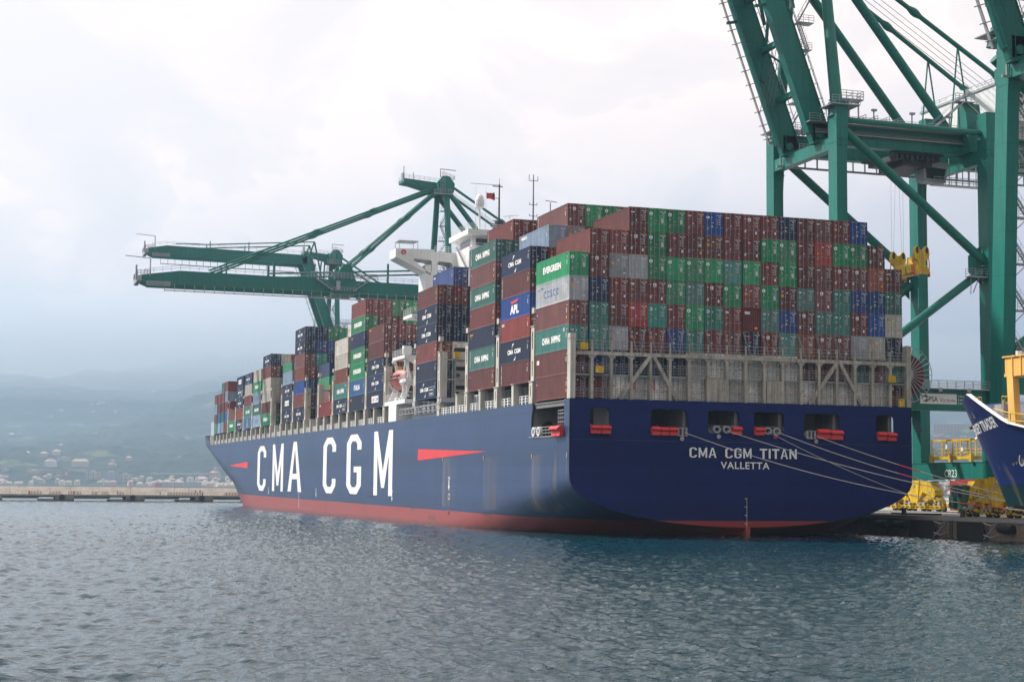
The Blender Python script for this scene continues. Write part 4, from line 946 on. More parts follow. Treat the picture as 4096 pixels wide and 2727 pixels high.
# ================================================================ ship-to-shore cranes
QZ = 2.7
def knuckled(mb, a, b, r, ks, m=0):
    a = V(a); b = V(b); mb.tube(a, b, r, 12, m=m)
    for t in ks:
        c = a.lerp(b, t); d = (b-a).normalized(); mb.tube(c-d*1.3, c-d*.3, r, 10, r*1.75, m); mb.tube(c-d*.3, c+d*.3, r*1.75, 10, r*1.75, m); mb.tube(c+d*.3, c+d*1.3, r*1.75, 10, r, m)
def bogie(root, x, y, hazard):
    """equalising beams and wheel trucks under one corner"""
    z = QZ
    big = [(y-5.9, z+2.5), (y-5.7, z+3.3), (y-4.3, z+4.7), (y+4.3, z+4.7), (y+5.7, z+3.3), (y+5.9, z+2.5), (y+4.9, z+2.3), (y+2.3, z+3.0), (y+.9, z+1.4), (y-.9, z+1.4), (y-2.3, z+3.0), (y-4.9, z+2.3)]
    mb = MB(); mb.prism(big, 0, x-.8, x+.8); mb.prism([(y-1.0, z+1.3), (y+1.0, z+1.3), (y+1.6, z+4.9), (y-1.6, z+4.9)], 0, x-.92, x-.8); mb.prism([(y-5.95, z+2.2), (y-5.0, z+2.2), (y-4.0, z+3.4), (y-4.9, z+3.6)], 0, x-.92, x-.8); mb.prism([(y+5.95, z+2.2), (y+5.0, z+2.2), (y+4.0, z+3.4), (y+4.9, z+3.6)], 0, x-.92, x-.8)
    eq = mb.build('equaliser_beam', m_yellow, root)
    mb = MB()
    for yy, zz, r_ in ((y, z+4.0, .45), (y-4.4, z+2.95, .32), (y+4.4, z+2.95, .32)): mb.tube((x-1.0, yy, zz), (x-.9, yy, zz), r_*.6, 12)
    mb.build('pin', m_grey, eq)
    for s_ in (-1, 1):
        yy = y+s_*4.3; tp = [(yy-2.5, z+1.2), (yy-2.2, z+1.9), (yy-.7, z+2.8), (yy+.7, z+2.8), (yy+2.2, z+1.9), (yy+2.5, z+1.2), (yy+1.6, z+1.0), (yy+.6, z+1.9), (yy-.6, z+1.9), (yy-1.6, z+1.0)]
        mb = MB(); mb.prism(tp, 0, x-.62, x+.62); tbm = mb.build('truck_beam', m_yellow, root)
        mb = MB(); mb.tube((x-.95, yy-2.0, z+1.5), (x+.6, yy-2.0, z+1.5), .2, 8); mb.tube((x-.95, yy+2.0, z+1.5), (x+.6, yy+2.0, z+1.5), .2, 8); mb.build('pin', m_dark, tbm)
    for k in range(4):
        yy = y-6.35+4.23*k
        mb = MB(); mb.box(x-.62, yy-1.3, z+.62, x-.4, yy+1.3, z+1.25); mb.box(x+.4, yy-1.3, z+.62, x+.62, yy+1.3, z+1.25); mb.box(x-.4, yy-.15, z+.5, x+.4, yy+.15, z+1.2); mb.box(x-.66, yy-1.45, z+.3, x-.3, yy-1.3, z+1.1)
        mb.tube((x-1.15, yy-1.5, z+.85), (x-1.15, yy+1.5, z+.85), .06, 5); mb.tube((x-1.15, yy-1.5, z+.45), (x-1.15, yy+1.5, z+.45), .06, 5)
        for q in (-1.4, 0, 1.4): mb.box(x-1.15, yy+q-.04, z+.4, x-.6, yy+q+.04, z+.9)
        tr = mb.build('wheel_truck', m_hazard if hazard else m_yellow, root)
        mb = MB(); mb.tube((x-1.05, yy+.55, z+1.0), (x-.6, yy+.55, z+1.0), .26, 10); mb.box(x-.95, yy-.95, z+.95, x-.62, yy-.35, z+1.5); mb.build('drive_motor', m_grey, tr)
        for s_ in (-.75, .75):
            mb = MB(); mb.tube((x-.28, yy+s_, z+.42), (x+.28, yy+s_, z+.42), .4, 16); mb.build('wheel', m_dark, tr)
m_hazard = bpy.data.materials.new('hazard_stripes'); m_hazard.use_nodes = True
_n = m_hazard.node_tree.nodes; _l = m_hazard.node_tree.links; _b = _n['Principled BSDF']; _b.inputs['Roughness'].default_value = .6
_g = _n.new('ShaderNodeNewGeometry'); _w = _n.new('ShaderNodeVectorMath'); _w.operation = 'DOT_PRODUCT'; _w.inputs[1].default_value = (.3, .9, .9); _l.new(_g.outputs['Position'], _w.inputs[0])
_m = _n.new('ShaderNodeMath'); _m.operation = 'FRACT'; _k = _n.new('ShaderNodeMath'); _k.operation = 'MULTIPLY'; _k.inputs[1].default_value = 1.35; _l.new(_w.outputs['Value'], _k.inputs[0]); _l.new(_k.outputs[0], _m.inputs[0])
_c = _n.new('ShaderNodeMath'); _c.operation = 'GREATER_THAN'; _c.inputs[1].default_value = .55; _l.new(_m.outputs[0], _c.inputs[0])
_x = _n.new('ShaderNodeMix'); _x.data_type = 'RGBA'; _x.inputs[6].default_value = (.62, .42, .02, 1); _x.inputs[7].default_value = (.03, .03, .03, 1); _l.new(_c.outputs[0], _x.inputs[0]); _l.new(_x.outputs[2], _b.inputs['Base Color'])
m_house = mat('machinery_house_white', (.62,.64,.64), .5, var=.06, streak=.1)
m_sign = mat('sign_white', (.72,.73,.70), .5, var=.04)
def crane(yc, boom, label, name_text=None, full=True, lean=0.):
    W0, W1 = 28.0, 53.0; H = 10.4
    g = empty('quay_crane', (W0, yc, QZ), label, 'crane', 'ship-to-shore cranes on the quay')
    G = m_green
    def leg(x, y, ztop, lean=0, wx=1.65, wy=2.5, z0=QZ+4.9, cap=None):
        mb = MB(); k = []
        for z, sx_, dy in ((z0, 1.25, 0), (z0+2.5, 1.05, 0), (ztop-9, 1.0, lean*.8), (ztop-3, 1.18, lean*.95), (ztop, 1.18, lean)):
            k.append([(x, y+dy, z), (x+wx*sx_, y+dy, z), (x+wx*sx_, y+dy+wy, z), (x, y+dy+wy, z)])
        mb.v = [q for r_ in k for q in r_]; mb.f = [(4*i+j, 4*i+(j+1) % 4, 4*i+4+(j+1) % 4, 4*i+4+j) for i in range(4) for j in range(4)]+[(3,2,1,0),(16,17,18,19)]; mb.m = [0]*len(mb.f)
        mb.box(x-.03, y+lean*.9-.03, ztop-6.2, x+wx*1.15+.03, y+lean*.9+wy+.03, ztop-6.05)
        for dz in (5.7, 6.6):
            for dx in (.3, .9, 1.5): mb.tube((x+dx, y+lean*.9-.12, ztop-dz), (x+dx, y+lean*.9, ztop-dz), .12, 6)
        return mb.build('leg', G, g)
    yF, yN = yc+8.9, yc-10.9                     # far and near frames (lower y edge of each leg)
    leg(W0, yF, 61.0, lean); leg(W0, yN, 61.0+(1.4 if boom == 'up' else 0)); leg(W1, yF-1.2, 62.5); leg(W1, yN-.4, 62.5)
    for yy in (yF+1.25, yN+1.25):
        mb = MB(); t = (W0+.9, yy, 59.0); e = (W1, yy, 39.6); lo = (W0+1.0, yy, 21.6)
        mb.tube((t[0], yy, t[2]), (W1+.2, yy, 40.2), .68, 16); b1 = mb.build('diagonal_brace', G, g, smooth=False)
        mb = MB(); mb.tube((W1+.2, yy, 38.8), lo, .62, 16); mb.prism([(W1-.2, 36.5), (W1-2.4, 38.4), (W1-2.4, 40.8), (W1-.2, 42.5)], 1, yy-.06, yy+.06); mb.build('diagonal_brace', G, g)
        mb = MB(); mb.tube((W0+1.5, yy, 59.8), (W1, yy, 59.6), .45, 14); mb.build('tie_tube', G, g)
        mb = MB(); mb.box(W0+1.6, yy-.7, 17.6, W1, yy+.7, 20.7); pb = mb.build('portal_beam', G, g)
        mb = MB(); mb.box(W0+1.6, yy-1.5, 20.7, W1, yy-.71, 20.85); mb.box(W0+1.6, yy-.7, 20.71, W1, yy+.7, 20.85); mb.rail([(W0+1.6, yy-1.45, 20.85), (W1, yy-1.45, 20.85)], 1.15, 1.5, .035); mb.rail([(W0+1.6, yy+.6, 20.85), (W1, yy+.6, 20.85)], 1.15, 1.5, .035)
        for xx in (44.2, 49.0): mb.box(xx, yy-1.8, 20.3, xx+.5, yy-1.4, 20.9)
        mb.build('portal_walkway', m_galv, g)
    mb = MB(); mb.box(52.2, yN+.5, 39.2, 52.95, yN+1.8, 39.3); mb.box(49.9, yN-.1, 37.5, 53, yN+1.0, 37.65); mb.rail([(49.9, yN-.1, 37.65), (53, yN-.1, 37.65)], 1.1, 1.0, .035); mb.rail([(49.9, yN-.1, 37.65), (49.9, yN+1.0, 37.65)], 1.1, 1.0, .035); mb.bar((50.2, yN, 37.5), (50.8, yN+1, 35.0), .1); mb.bar((51.6, yN, 37.5), (51.2, yN+1, 35.3), .1); mb.build('brace_platform', m_galv, g)
    for x in (W0, W1):
        mb = MB(); mb.box(x-.12, yc-10.95, QZ+5.0, x+1.9, yc+11.5, 10.2)
        mb.box(x-.2, yc-11.0, 10.2, x+2.0, yc+11.55, 10.28); sl = mb.build('sill_beam', G, g)
        for yy in (yc-9.4, yc+9.9): bogie(g, x+.9, yy, x == W0)
    mb = MB(); mb.box(W0+.1, yN+2.4, 55.4, W0+1.4, yF+.1, 57.2); mb.build('cross_beam', G, g); mb = MB(); mb.box(W1+.1, yN+2.0, 55.0, W1+1.4, yF-1.2, 57.0); mb.build('cross_beam', G, g)
    for s_ in (-1, 1):                            # main girders
        yg = yc+s_*4.7
        mb = MB(); XS = 27.2 if boom == 'up' else 24.4; mb.box(XS, yg-.65, 57.1, 76, yg+.65, 60.1); mb.box(XS, yg-.75, 57.0, 76, yg+.75, 57.14); mb.box(XS, yg-.72, 60.1, 76, yg+.72, 60.18)
        for i in range(1, 20): mb.box(25+2.6*i, yg-.7, 57.15, 25.12+2.6*i, yg-.65, 60.1)
        mb.build('main_girder', G, g)
        mb = MB(); mb.box(26, yg+s_*.7, 60.0, 76, yg+s_*1.9, 60.1); mb.rail([(26, yg+s_*1.85, 60.1), (76, yg+s_*1.85, 60.1)], 1.1, 1.8, .035); mb.build('girder_walkway', m_galv, g)
    mb = MB(); yg = yc+5.9; mb.bar((27, yg, 55.6), (75, yg, 55.6), .22, .3)
    for i in range(1, 24): mb.box(25.5+2.1*i, yg-.08, 55.6, 25.7+2.1*i, yg+.08, 57.1)
    mb.build('festoon_rail', m_grey, g)
    # pylons and apex
    for s_ in (-1, 1):
        mb = MB(); mb.tube((W0+1.0, yc+s_*9.4, 60.8), (W0+1.2, yc+s_*4.9, 86.6), .92, 18, .78); mb.tube((W0+1.0, yc+s_*9.6, 60.2), (W0+1.0, yc+s_*9.3, 62.6), 1.35, 14, .92); mb.build('pylon', G, g)
        mb = MB(); p = V((W0+1.0, yc+s_*9.6, 62.0)); mb.box(p.x-2, p.y-1.9, 61.6, p.x+2.6, p.y+1.9, 61.75); mb.rail([(p.x-2, p.y-1.9, 61.75), (p.x+2.6, p.y-1.9, 61.75), (p.x+2.6, p.y+1.9, 61.75)], 1.15, 1.2, .04); mb.build('pylon_platform', m_galv, g)
        mb = MB(); mb.tube((W0+1.6, yc+s_*4.8, 86.3), (50.8, yc+s_*4.7, 60.6), .72, 16); mb.build('back_leg', G, g)
        mb = MB(); knuckled(mb, (W0+3.0, yc+s_*3.6, 88.0), (75, yc+s_*4.7, 60.8), .36, (.33, .66)); mb.build('back_stay', G, g)
        c = V((W0+3, yc+s_*3.6, 88)).lerp(V((75, yc+s_*4.7, 60.8)), .5)
        mb = MB(); mb.tube(c, (c.x-1.6, c.y, 60.2), .14, 6); mb.tube(c, (c.x+2.2, c.y, 60.2), .14, 6); mb.build('stay_prop', G, g)
    mb = MB(); mb.prism([(W0-1.3, 86.3), (W0+3, 86.0), (W0+3.2, 88.4), (W0+1.6, 90.4), (W0-.2, 90.4), (W0-1.6, 88.6)], 1, yc-5.9, yc-4.3)
    mb.prism([(W0-1.3, 86.3), (W0+3, 86.0), (W0+3.2, 88.4), (W0+1.6, 90.4), (W0-.2, 90.4), (W0-1.6, 88.6)], 1, yc+4.3, yc+5.9)
    mb.box(W0-.6, yc-4.3, 86.6, W0+2.4, yc+4.3, 88.6); mb.build('apex_head', G, g)
    mb = MB(); mb.prism([(W0-.5, 86.5), (W0-.5, 88.9), (17.6, 89.6), (17.6, 88.7), (20, 88.4)], 1, yc-3.1, yc-2.2); mb.prism([(W0-.5, 86.5), (W0-.5, 88.9), (17.6, 89.6), (17.6, 88.7), (20, 88.4)], 1, yc+2.2, yc+3.1); mb.box(17.6, yc-2.2, 88.7, 18.4, yc+2.2, 89.5); mb.build('apex_arm', G, g)
    mb = MB(); mb.box(17.6, yc-3.2, 89.65, W0, yc+3.2, 89.7) if False else None
    mb.rail([(17.7, yc-3.1, 89.6), (W0-.4, yc-3.1, 89.0)], 1.1, 1.5, .035); mb.rail([(17.7, yc+3.1, 89.6), (W0-.4, yc+3.1, 89.0)], 1.1, 1.5, .035)
    mb.rail([(W0-2.6, yc-6.6, 85.4), (W0+2.2, yc-6.6, 85.4)], 1.2, 1.0, .05); mb.box(W0-2.6, yc-6.8, 85.2, W0+2.2, yc-5.9, 85.4)
    mb.rail([(W0-.2, yc-5.8, 90.4), (W0+3.2, yc-5.8, 89.4), (W0+3.2, yc+5.8, 89.4)], 1.2, 1.2, .05)
    mb.tube((W0-.4, yc-4, 90.4), (W0-.4, yc-4, 92.6), .12, 5); mb.bar((W0-.4, yc-4, 92.6), (W0+4, yc-4, 92.4), .2)
    for i in range(7): mb.rail([(W0-1.0, yc-6.7, 85.4+.8*i), (W0+.2, yc-6.7, 85.4+.8*i)], .8, .6, .04, 1)
    mb.box(17.7, yc-1, 89.6, 18.2, yc+1, 91.5); mb.tube((17.8, yc-2, 89.6), (17.8, yc-2, 93.2), .12, 5); mb.tube((21, yc, 89.4), (21, yc, 92), .1, 5)
    mb.build('apex_walkway', m_galv, g)
    mb = MB()                                     # zigzag stair up the far pylon
    for i in range(6):
        z = 61.8+4.1*i; y0 = yc+8.0-.7*i
        mb.box(W0+1.9, y0-1.2, z, W0+4.6, y0+.6, z+.12); mb.rail([(W0+4.6, y0-1.2, z+.12), (W0+1.9, y0-1.2, z+.12)], 1.1, .9, .04)
        mb.stairs((W0+(4.2 if i % 2 else 2.1), y0-.5, z+.1), (W0+(2.3 if i % 2 else 4.2), y0-1.1, z+4.1), .7)
    mb.build('pylon_stairway', m_galv, g)
    for z in ((21.8, 27.5, 33.1, 38.7, 44.5, 50.3) if lean else ()):   # landings up the far waterside leg
        mb = MB(); x = W0+1.75; yN = yF+lean*z/61-.2
        mb.box(x, yN+.3, z, x+2.2, yN+1.6, z+.14); mb.rail([(x, yN+.3, z+.14), (x+2.2, yN+.3, z+.14), (x+2.2, yN+1.6, z+.14)], 1.1, .75, .04)
        mb.stairs((x+1.9, yN+1.1, z+.1), (x+.2, yN+1.1, z+2.5), .6); mb.tube((x, yN+1, z-1.4), (x+1.6, yN+1, z), .06, 5)
        mb.build('leg_landing', m_galv, g)
    # machinery house on the back girders
    mb = MB(); mb.prism([(yc-8.4, 62.0), (yc+15, 62.0), (yc+15, 68.4), (yc+3.3, 69.6), (yc-8.4, 68.4)], 0, 58.5, 74); hs = mb.build('machinery_house', m_house, g)
    mb = MB(); mb.box(58.3, yc-8.6, 68.38, 58.6, yc+15.2, 68.75); mb.rail([(58.6, yc-8.4, 68.5), (58.6, yc+15, 68.5)], 1.1, 1.8, .04); mb.rail([(58.6, yc-8.4, 68.5), (74, yc-8.4, 68.5)], 1.1, 1.8, .04); mb.box(57.3, yc-8.4, 62, 58.5, yc+15, 62.1); mb.rail([(57.3, yc-8.4, 62.1), (57.3, yc+15, 62.1)], 1.1, 1.6, .04); mb.build('house_walkway', m_galv, hs)
    mb = MB(); put_text(mb, 'PSA', (62.2, yc-8.42, 64.6), (1,0,0), 6.0, 2.2, .015); swirl(mb, (60.8, yc-8.42, 65.7), 1.1, (1,0,0)); mb.build('house_lettering', m_dark, hs)
    mb = MB(); [mb.box(59.4+3*i, yc-8.43, 62.5, 60.4+3*i, yc-8.4, 63.5) for i in range(4)]; mb.build('house_vent', m_dark, hs)
    mb = MB(); mb.prism([(yc-7.6, 57.1), (yc-4.0, 57.1), (yc-4.5, 64.9), (yc-6.4, 64.9)], 0, 52.6, 55.2); mb.prism([(yc+4.0, 57.1), (yc+7.6, 57.1), (yc+6.4, 64.9), (yc+4.5, 64.9)], 0, 52.6, 55.2); mb.build('a_frame', G, g)
    mb = MB()
    mb.stairs((46.5, yc-6.5, 60.1), (52.2, yc-6.5, 65.0), .9); mb.stairs((57.5, yc-6.2, 61.5), (52.8, yc-6.2, 65.0), .9); mb.box(50.6, yc-7, 64.9, 54, yc-5.6, 65.05); mb.rail([(50.6, yc-7, 65.05), (54, yc-7, 65.05)], 1.1, .7, .05)
    for x in (34.5, 36.5, 38.5, 40.5): mb.rail([(x, yc-5.4, 60.2), (x+1.6, yc-5.4, 60.9)], 1.1, .6, .05)
    mb.build('girder_stairway', m_galv, g)
    for i in range(7):                            # lamps and cable trays along the girders
        x = 30+6.5*i; mb = MB(); mb.box(x, yc-6.9, 60.1, x+.15, yc-6.75, 62.3); mb.box(x-.3, yc-7.2, 62.2, x+.45, yc-6.7, 62.5); mb.build('girder_lamp', m_galv, g)
    mb = MB(); mb.box(27.5, yc-5.75, 58.6, 75, yc-5.4, 58.75); mb.tube((27.5, yc-5.6, 58.95), (75, yc-5.6, 58.95), .06, 4); mb.tube((27.5, yc-5.5, 59.2), (75, yc-5.5, 59.2), .05, 4); mb.build('cable_tray', m_grey, g)
    mb = MB()                                     # caged ladders and switch boxes at the hinge
    for yy in (yc-6.3, yc+3.4):
        mb.box(29.6, yy, 57.6, 32.4, yy+1.1, 57.75); mb.rail([(29.6, yy, 57.75), (32.4, yy, 57.75)], 1.1, .8, .05); mb.stairs((29.8, yy+.4, 60.3), (33.5, yy+.4, 64.0), .7)
        for q in range(5): mb.box(29.2+.9*q, yy-.2, 60.2, 29.7+.9*q, yy+.3, 61.0+.5*(q % 2))
    mb.box(30.8, yc-5.6, 64.0, 35.6, yc-3.6, 64.2); mb.rail([(30.8, yc-5.6, 64.2), (35.6, yc-5.6, 64.2), (35.6, yc-3.6, 64.2)], 1.2, 1.0, .05)
    for x in (32.2, 33.4, 35.0): mb.box(x, yc-5.0, 60.1, x+.18, yc-4.8, 64)
    mb.build('hinge_platform', m_galv, g)
    # trolley with hanging cab
    if full:
        mb = MB(); mb.box(42.0, yc-4.2, 56.0, 49.5, yc+4.2, 56.8); mb.box(43.5, yc-3.6, 55.1, 48.5, yc+3.6, 56.0); mb.box(41, yc-4.5, 56.7, 50, yc-3.9, 57.1); mb.box(41, yc+3.9, 56.7, 50, yc+4.5, 57.1)
        for i in range(9): mb.box(41.5+.9*i, yc-4.6, 55.7+.25*(i % 3), 42.0+.9*i, yc-4.2, 56.6)
        mb.build('trolley', m_dark, g)
        mb = MB(); mb.prism([(47.6, 53.2), (51.2, 53.0), (51.8, 56.2), (47.3, 56.2)], 1, yc-3.0, yc-.6); cb = mb.build('operator_cab', m_galv, g)
        mb = MB(); mb.prism([(47.9, 53.6), (50.9, 53.5), (51.3, 55.2), (47.8, 55.4)], 1, yc-3.05, yc-2.98); mb.build('cab_window', m_glass, cb)
        mb = MB(); mb.box(49, yc-3.4, 52.6, 62, yc-2.2, 52.75); mb.rail([(49, yc-3.4, 52.75), (62, yc-3.4, 52.75)], 1.1, 1.0, .05); [mb.box(52+1.2*i, yc-2.8, 52.75, 52.12+1.2*i, yc-2.7, 57) for i in range(8)]; mb.build('cab_walkway', m_galv, g)
    mb = MB()
    for k_ in range(4):
        yy = yc-2.1+1.4*k_; e_ = (22.2, yy, 62.5) if boom == 'up' else (-2.0+.6*k_, yy, 61.5)
        mb.tube((W0-.5, yy, 87.2), e_, .05, 4); mb.tube((W0+2, yy, 87.6), (61, yy, 68.9), .045, 4)
    mb.build('boom_hoist_ropes', m_dark, g)
    # boom
    def girder(mb, a, b, yg, h, w_=1.3):
        """box from a to b in the x-z plane; a, b on its centre line"""
        mb.bar((a[0], yg, a[1]), (b[0], yg, b[1]), w_, h, up=(0,0,1) if abs(b[0]-a[0]) > abs(b[1]-a[1]) else (1,0,0))
        mb.bar((a[0], yg, a[1]), (b[0], yg, b[1]), w_+.2, h-.9, up=(0,0,1) if abs(b[0]-a[0]) > abs(b[1]-a[1]) else (1,0,0)) if False else None
    if boom == 'up':
        L = 29.5; an = R(20.0); dx, dz = -math.sin(an), math.cos(an); nx, nz = -dz, dx          # n points to the water side (underside)
        hx, hz = 27.9, 59.6
        def P(l, n_, yy=0): return (hx+dx*l-nx*n_*-1, yy, hz+dz*l-nz*n_*-1)
        for s_ in (-1, 1):
            yg = yc+s_*4.7
            mb = MB(); mb.bar(P(-1.9, 0, yg), P(L, 0, yg), 1.3, 3.0, up=(nx,0,nz)); mb.bar(P(-.5, 1.6, yg), P(L, 1.6, yg), 1.5, .14, up=(nx,0,nz)); mb.bar(P(-.5, -1.6, yg), P(L, -1.6, yg), 1.5, .14, up=(nx,0,nz))
            mb.tube((hx+.3, yg-.9, hz-1.2), (hx+.3, yg+.9, hz-1.2), .6, 12); mb.build('boom_girder', G, g)
            mb = MB(); mb.rail([P(1, -1.7, yg+s_*1.2), P(L-1, -1.7, yg+s_*1.2)], .9, 2.2, .045, 2); 
            for i in range(12): q = P(1.5+2.3*i, -2.1, yg); mb.bar((q[0], yg-.5, q[2]), (q[0], yg+.5, q[2]), .08)
            for n_ in (-2.2, -2.8): mb.bar(P(2, n_, yg+.4), P(L, n_, yg+.4), .1)
            mb.build('boom_ladder', m_galv, g)
            # folded forestay links beside the boom
            mb = MB(); mb.tube((W0-2.8, yc+s_*3.4, 87.0), (W0-4.1, yc+s_*4.2, 68.6), .27, 10); mb.tube((W0-4.1, yc+s_*4.2, 68.6), (W0-7.7, yc+s_*4.4, 77.2), .32, 10, .28); mb.tube((W0-.2, yc+s_*4.4, 59.5), (W0-4.1, yc+s_*4.2, 68.6), .3, 10)
            mb.tube((W0-4.1, yc+s_*4.2-.4, 68.6), (W0-4.1, yc+s_*4.2+.4, 68.6), .55, 10); mb.tube((W0-7.7, yc+s_*4.4, 77.2), (W0-6.6, yc+s_*4.4, 85), .35, 8); mb.bar((W0-7.2, yc+s_*4.7, 77.6), (W0-10, yc+s_*4.7, 77.0), .4)
            mb.build('folded_stay', G, g)
        for l in (6, 14, 22, 29): mb = MB(); q = P(l, -.8); mb.bar((q[0], yc-4.1, q[2]), (q[0], yc+4.1, q[2]), .8, .8); mb.build('boom_tie', G, g)
        for l in (8, 18): 
            mb = MB(); a, b = P(l, -.8), P(l+6, -.8); mb.tube((a[0], yc-4.1, a[2]), (b[0], yc+4.1, b[2]), .18, 6); mb.build('boom_brace', G, g)
        mb = MB(); a, b = P(0, 2.4, yc+5.7), P(L, 2.4, yc+5.7); mb.bar(a, b, .5, .12, up=(nx,0,nz))
        for i in range(13): a, b = P(1+2.2*i, 1.4, yc+5.7), P(1+2.2*i, 3.1, yc+5.7); mb.bar(a, b, .12, .12)
        mb.build('boom_festoon_rail', m_grey, g)
        # outer boom section folded level
        hx2, hz2 = P(L, 0)[0], P(L, 0)[2]
        for s_ in (-1, 1):
            yg = yc+s_*4.7; mb = MB(); mb.prism([(hx2+.6, hz2+.6), (hx2+.6, hz2-2.6), (-35, hz2-1.9), (-37.5, hz2-.6), (-37.5, hz2+.2), (-31, hz2+1.4)], 1, yg-.65, yg+.65); mb.box(-36, yg-.75, hz2-1.95-.1, hx2, yg+.75, hz2-1.9) if False else None; mb.build('outer_boom_girder', G, g)
            mb = MB(); mb.tube((hx2+3.2, yg, hz2+5.6), (-16, yg, hz2+2.6), .22, 8); mb.tube((-16, yg, hz2+2.6), (-28, yg, hz2+2.2), .2, 8); mb.box(-16.2, yg-.15, hz2, -15.9, yg+.15, hz2+3.8); mb.box(-2.6, yg-.15, hz2, -2.3, yg+.15, hz2+4.2); mb.tube((hx2+3.2, yg, hz2+5.6), (hx2+1, yg, hz2), .3, 8); mb.tube((hx2+3.2, yg, hz2+5.6), (hx2+6.6, yg, hz2-10), .3, 8); mb.build('outer_stay', G, g)
        mb = MB(); yg = yc+5.9; mb.bar((-32, yg, hz2-3.6), (hx2-2, yg, hz2-4.2), .2, .22)
        for i in range(18): mb.box(-32+2.5*i, yg-.07, hz2-3.7-.012*i, -31.85+2.5*i, yg+.07, hz2-1.8)
        mb.build('outer_festoon_rail', m_grey, g)
        mb = MB(); mb.rail([(-36, yc-5.9, hz2+1.0), (-31, yc-5.9, hz2+1.6), (hx2, yc-5.9, hz2+.8)], 1.1, 2.2, .045, 2); boomtip(mb, -37.5, yc, hz2-.6); mb.build('outer_walkway', m_galv, g)
    else:
        for s_ in (-1, 1):
            yg = yc+s_*4.7
            mb = MB(); mb.prism([(24.2, 57.1), (24.2, 60.2), (-42, 60.8), (-52, 59.2), (-52, 58.4), (-49.5, 57.4)], 1, yg-.65, yg+.65); mb.prism([(24.2, 57.0), (24.2, 57.16), (-49.5, 57.46), (-49.5, 57.3)], 1, yg-.8, yg+.8)
            for i in range(29): mb.box(-47+2.5*i, yg-.69, 57.4, -46.9+2.5*i, yg-.64, 60.1)
            mb.build('boom_girder', G, g)
            mb = MB(); mb.rail([(-51, yg+s_*1.3, 59.6), (-42, yg+s_*1.3, 60.9), (22, yg+s_*1.3, 60.3)], 1.15, 2.4, .05, 2); mb.build('boom_railing', m_galv, g)
            for k, (xe, ks) in enumerate(((-34.5, (.3, .55, .8)), (-1.5, (.35, .7)))):
                for d in (-.0, 1.15):
                    mb = MB(); knuckled(mb, (W0-.5+k*1.0, yc+s_*3.4, 88.2-d*.6), (xe+d*1.6, yg, 61.3), .26, ks); mb.build('fore_stay', G, g)
            mb = MB(); mb.tube((-19, yg, 61.3), (23, yg, 64.2), .24, 8); mb.tube((23, yg, 64.2), (46, yg, 61.8), .24, 8); mb.box(-17.9, yg-.25, 60, -17.3, yg+.25, 64.6); mb.box(-30.3, yg-.2, 60.5, -29.9, yg+.2, 63.6); mb.box(12.9, yg-.2, 60, 13.4, yg+.2, 65.5) if s_ < 0 else None; mb.build('boom_tie_bar', G, g)
        mb = MB(); mb.box(-1.5, yc-6.2, 56.7, 4.5, yc+6.2, 57.2); mb.prism([(-1.8, 60.2), (.8, 64.8), (2.8, 64.8), (4.4, 60.2)], 1, yc-5.3, yc-4.2); mb.prism([(-1.8, 60.2), (.8, 64.8), (2.8, 64.8), (4.4, 60.2)], 1, yc+4.2, yc+5.3); mb.build('boom_joint', G, g)
        mb = MB(); mb.stairs((-6.5, yc-6.3, 60.4), (-2.2, yc-6.3, 57.6), .9); mb.stairs((7.6, yc-6.3, 60.4), (3.6, yc-6.3, 57.6), .9); mb.box(-1.2, yc-6.6, 57.6, -.2, yc-6.0, 60.0); mb.rail([(-2.2, yc-6.5, 57.2), (4.2, yc-6.5, 57.2)], 1.2, .8, .06); mb.rail([(-8, yc-6.3, 60.6), (10, yc-6.3, 60.6)], 1.6, .9, .06); boomtip(mb, -52, yc, 58.6); mb.build('joint_stairway', m_galv, g)
        mb = MB(); yg = yc-5.8; mb.bar((-46, yg, 55.5), (24, yg, 55.2), .2, .24)
        for i in range(28): mb.box(-46+2.55*i, yg-.07, 55.2, -45.84+2.55*i, yg+.07, 57.2)
        mb.build('boom_festoon_rail', m_grey, g)
        for x in (-40, -26, -12, 10, 20): mb = MB(); mb.bar((x, yc-4.1, 59), (x, yc+4.1, 59), .8); mb.build('boom_tie', G, g)
    return g
def boomtip(mb, x, yc, z):
    mb.box(x-.8, yc-5.8, z-.9, x+.3, yc+5.8, z+.5); mb.box(x+1.5, yc-6.2, z-2.0, x+7.5, yc-5, z-.9); mb.rail([(x-.8, yc-5.8, z+.5), (x-.8, yc+5.8, z+.5)], 1.3, 1.2, .07); mb.rail([(x-.8, yc-5.8, z+.5), (x+2.5, yc-5.8, z+.7)], 1.3, .8, .07)
    mb.box(x-1.2, yc-5, z-.5, x-.8, yc-3.5, z+3.2); mb.tube((x+2.4, yc-5.6, z+.4), (x+2.4, yc-5.6, z+5.0), .16, 5); mb.bar((x+2.4, yc-5.6, z+5.0), (x-4.0, yc-5.6, z+5.4), .18); mb.rail([(x+1.5, yc-6.3, z-2), (x+7.5, yc-6.3, z-2)], 1.0, 1.0, .05)
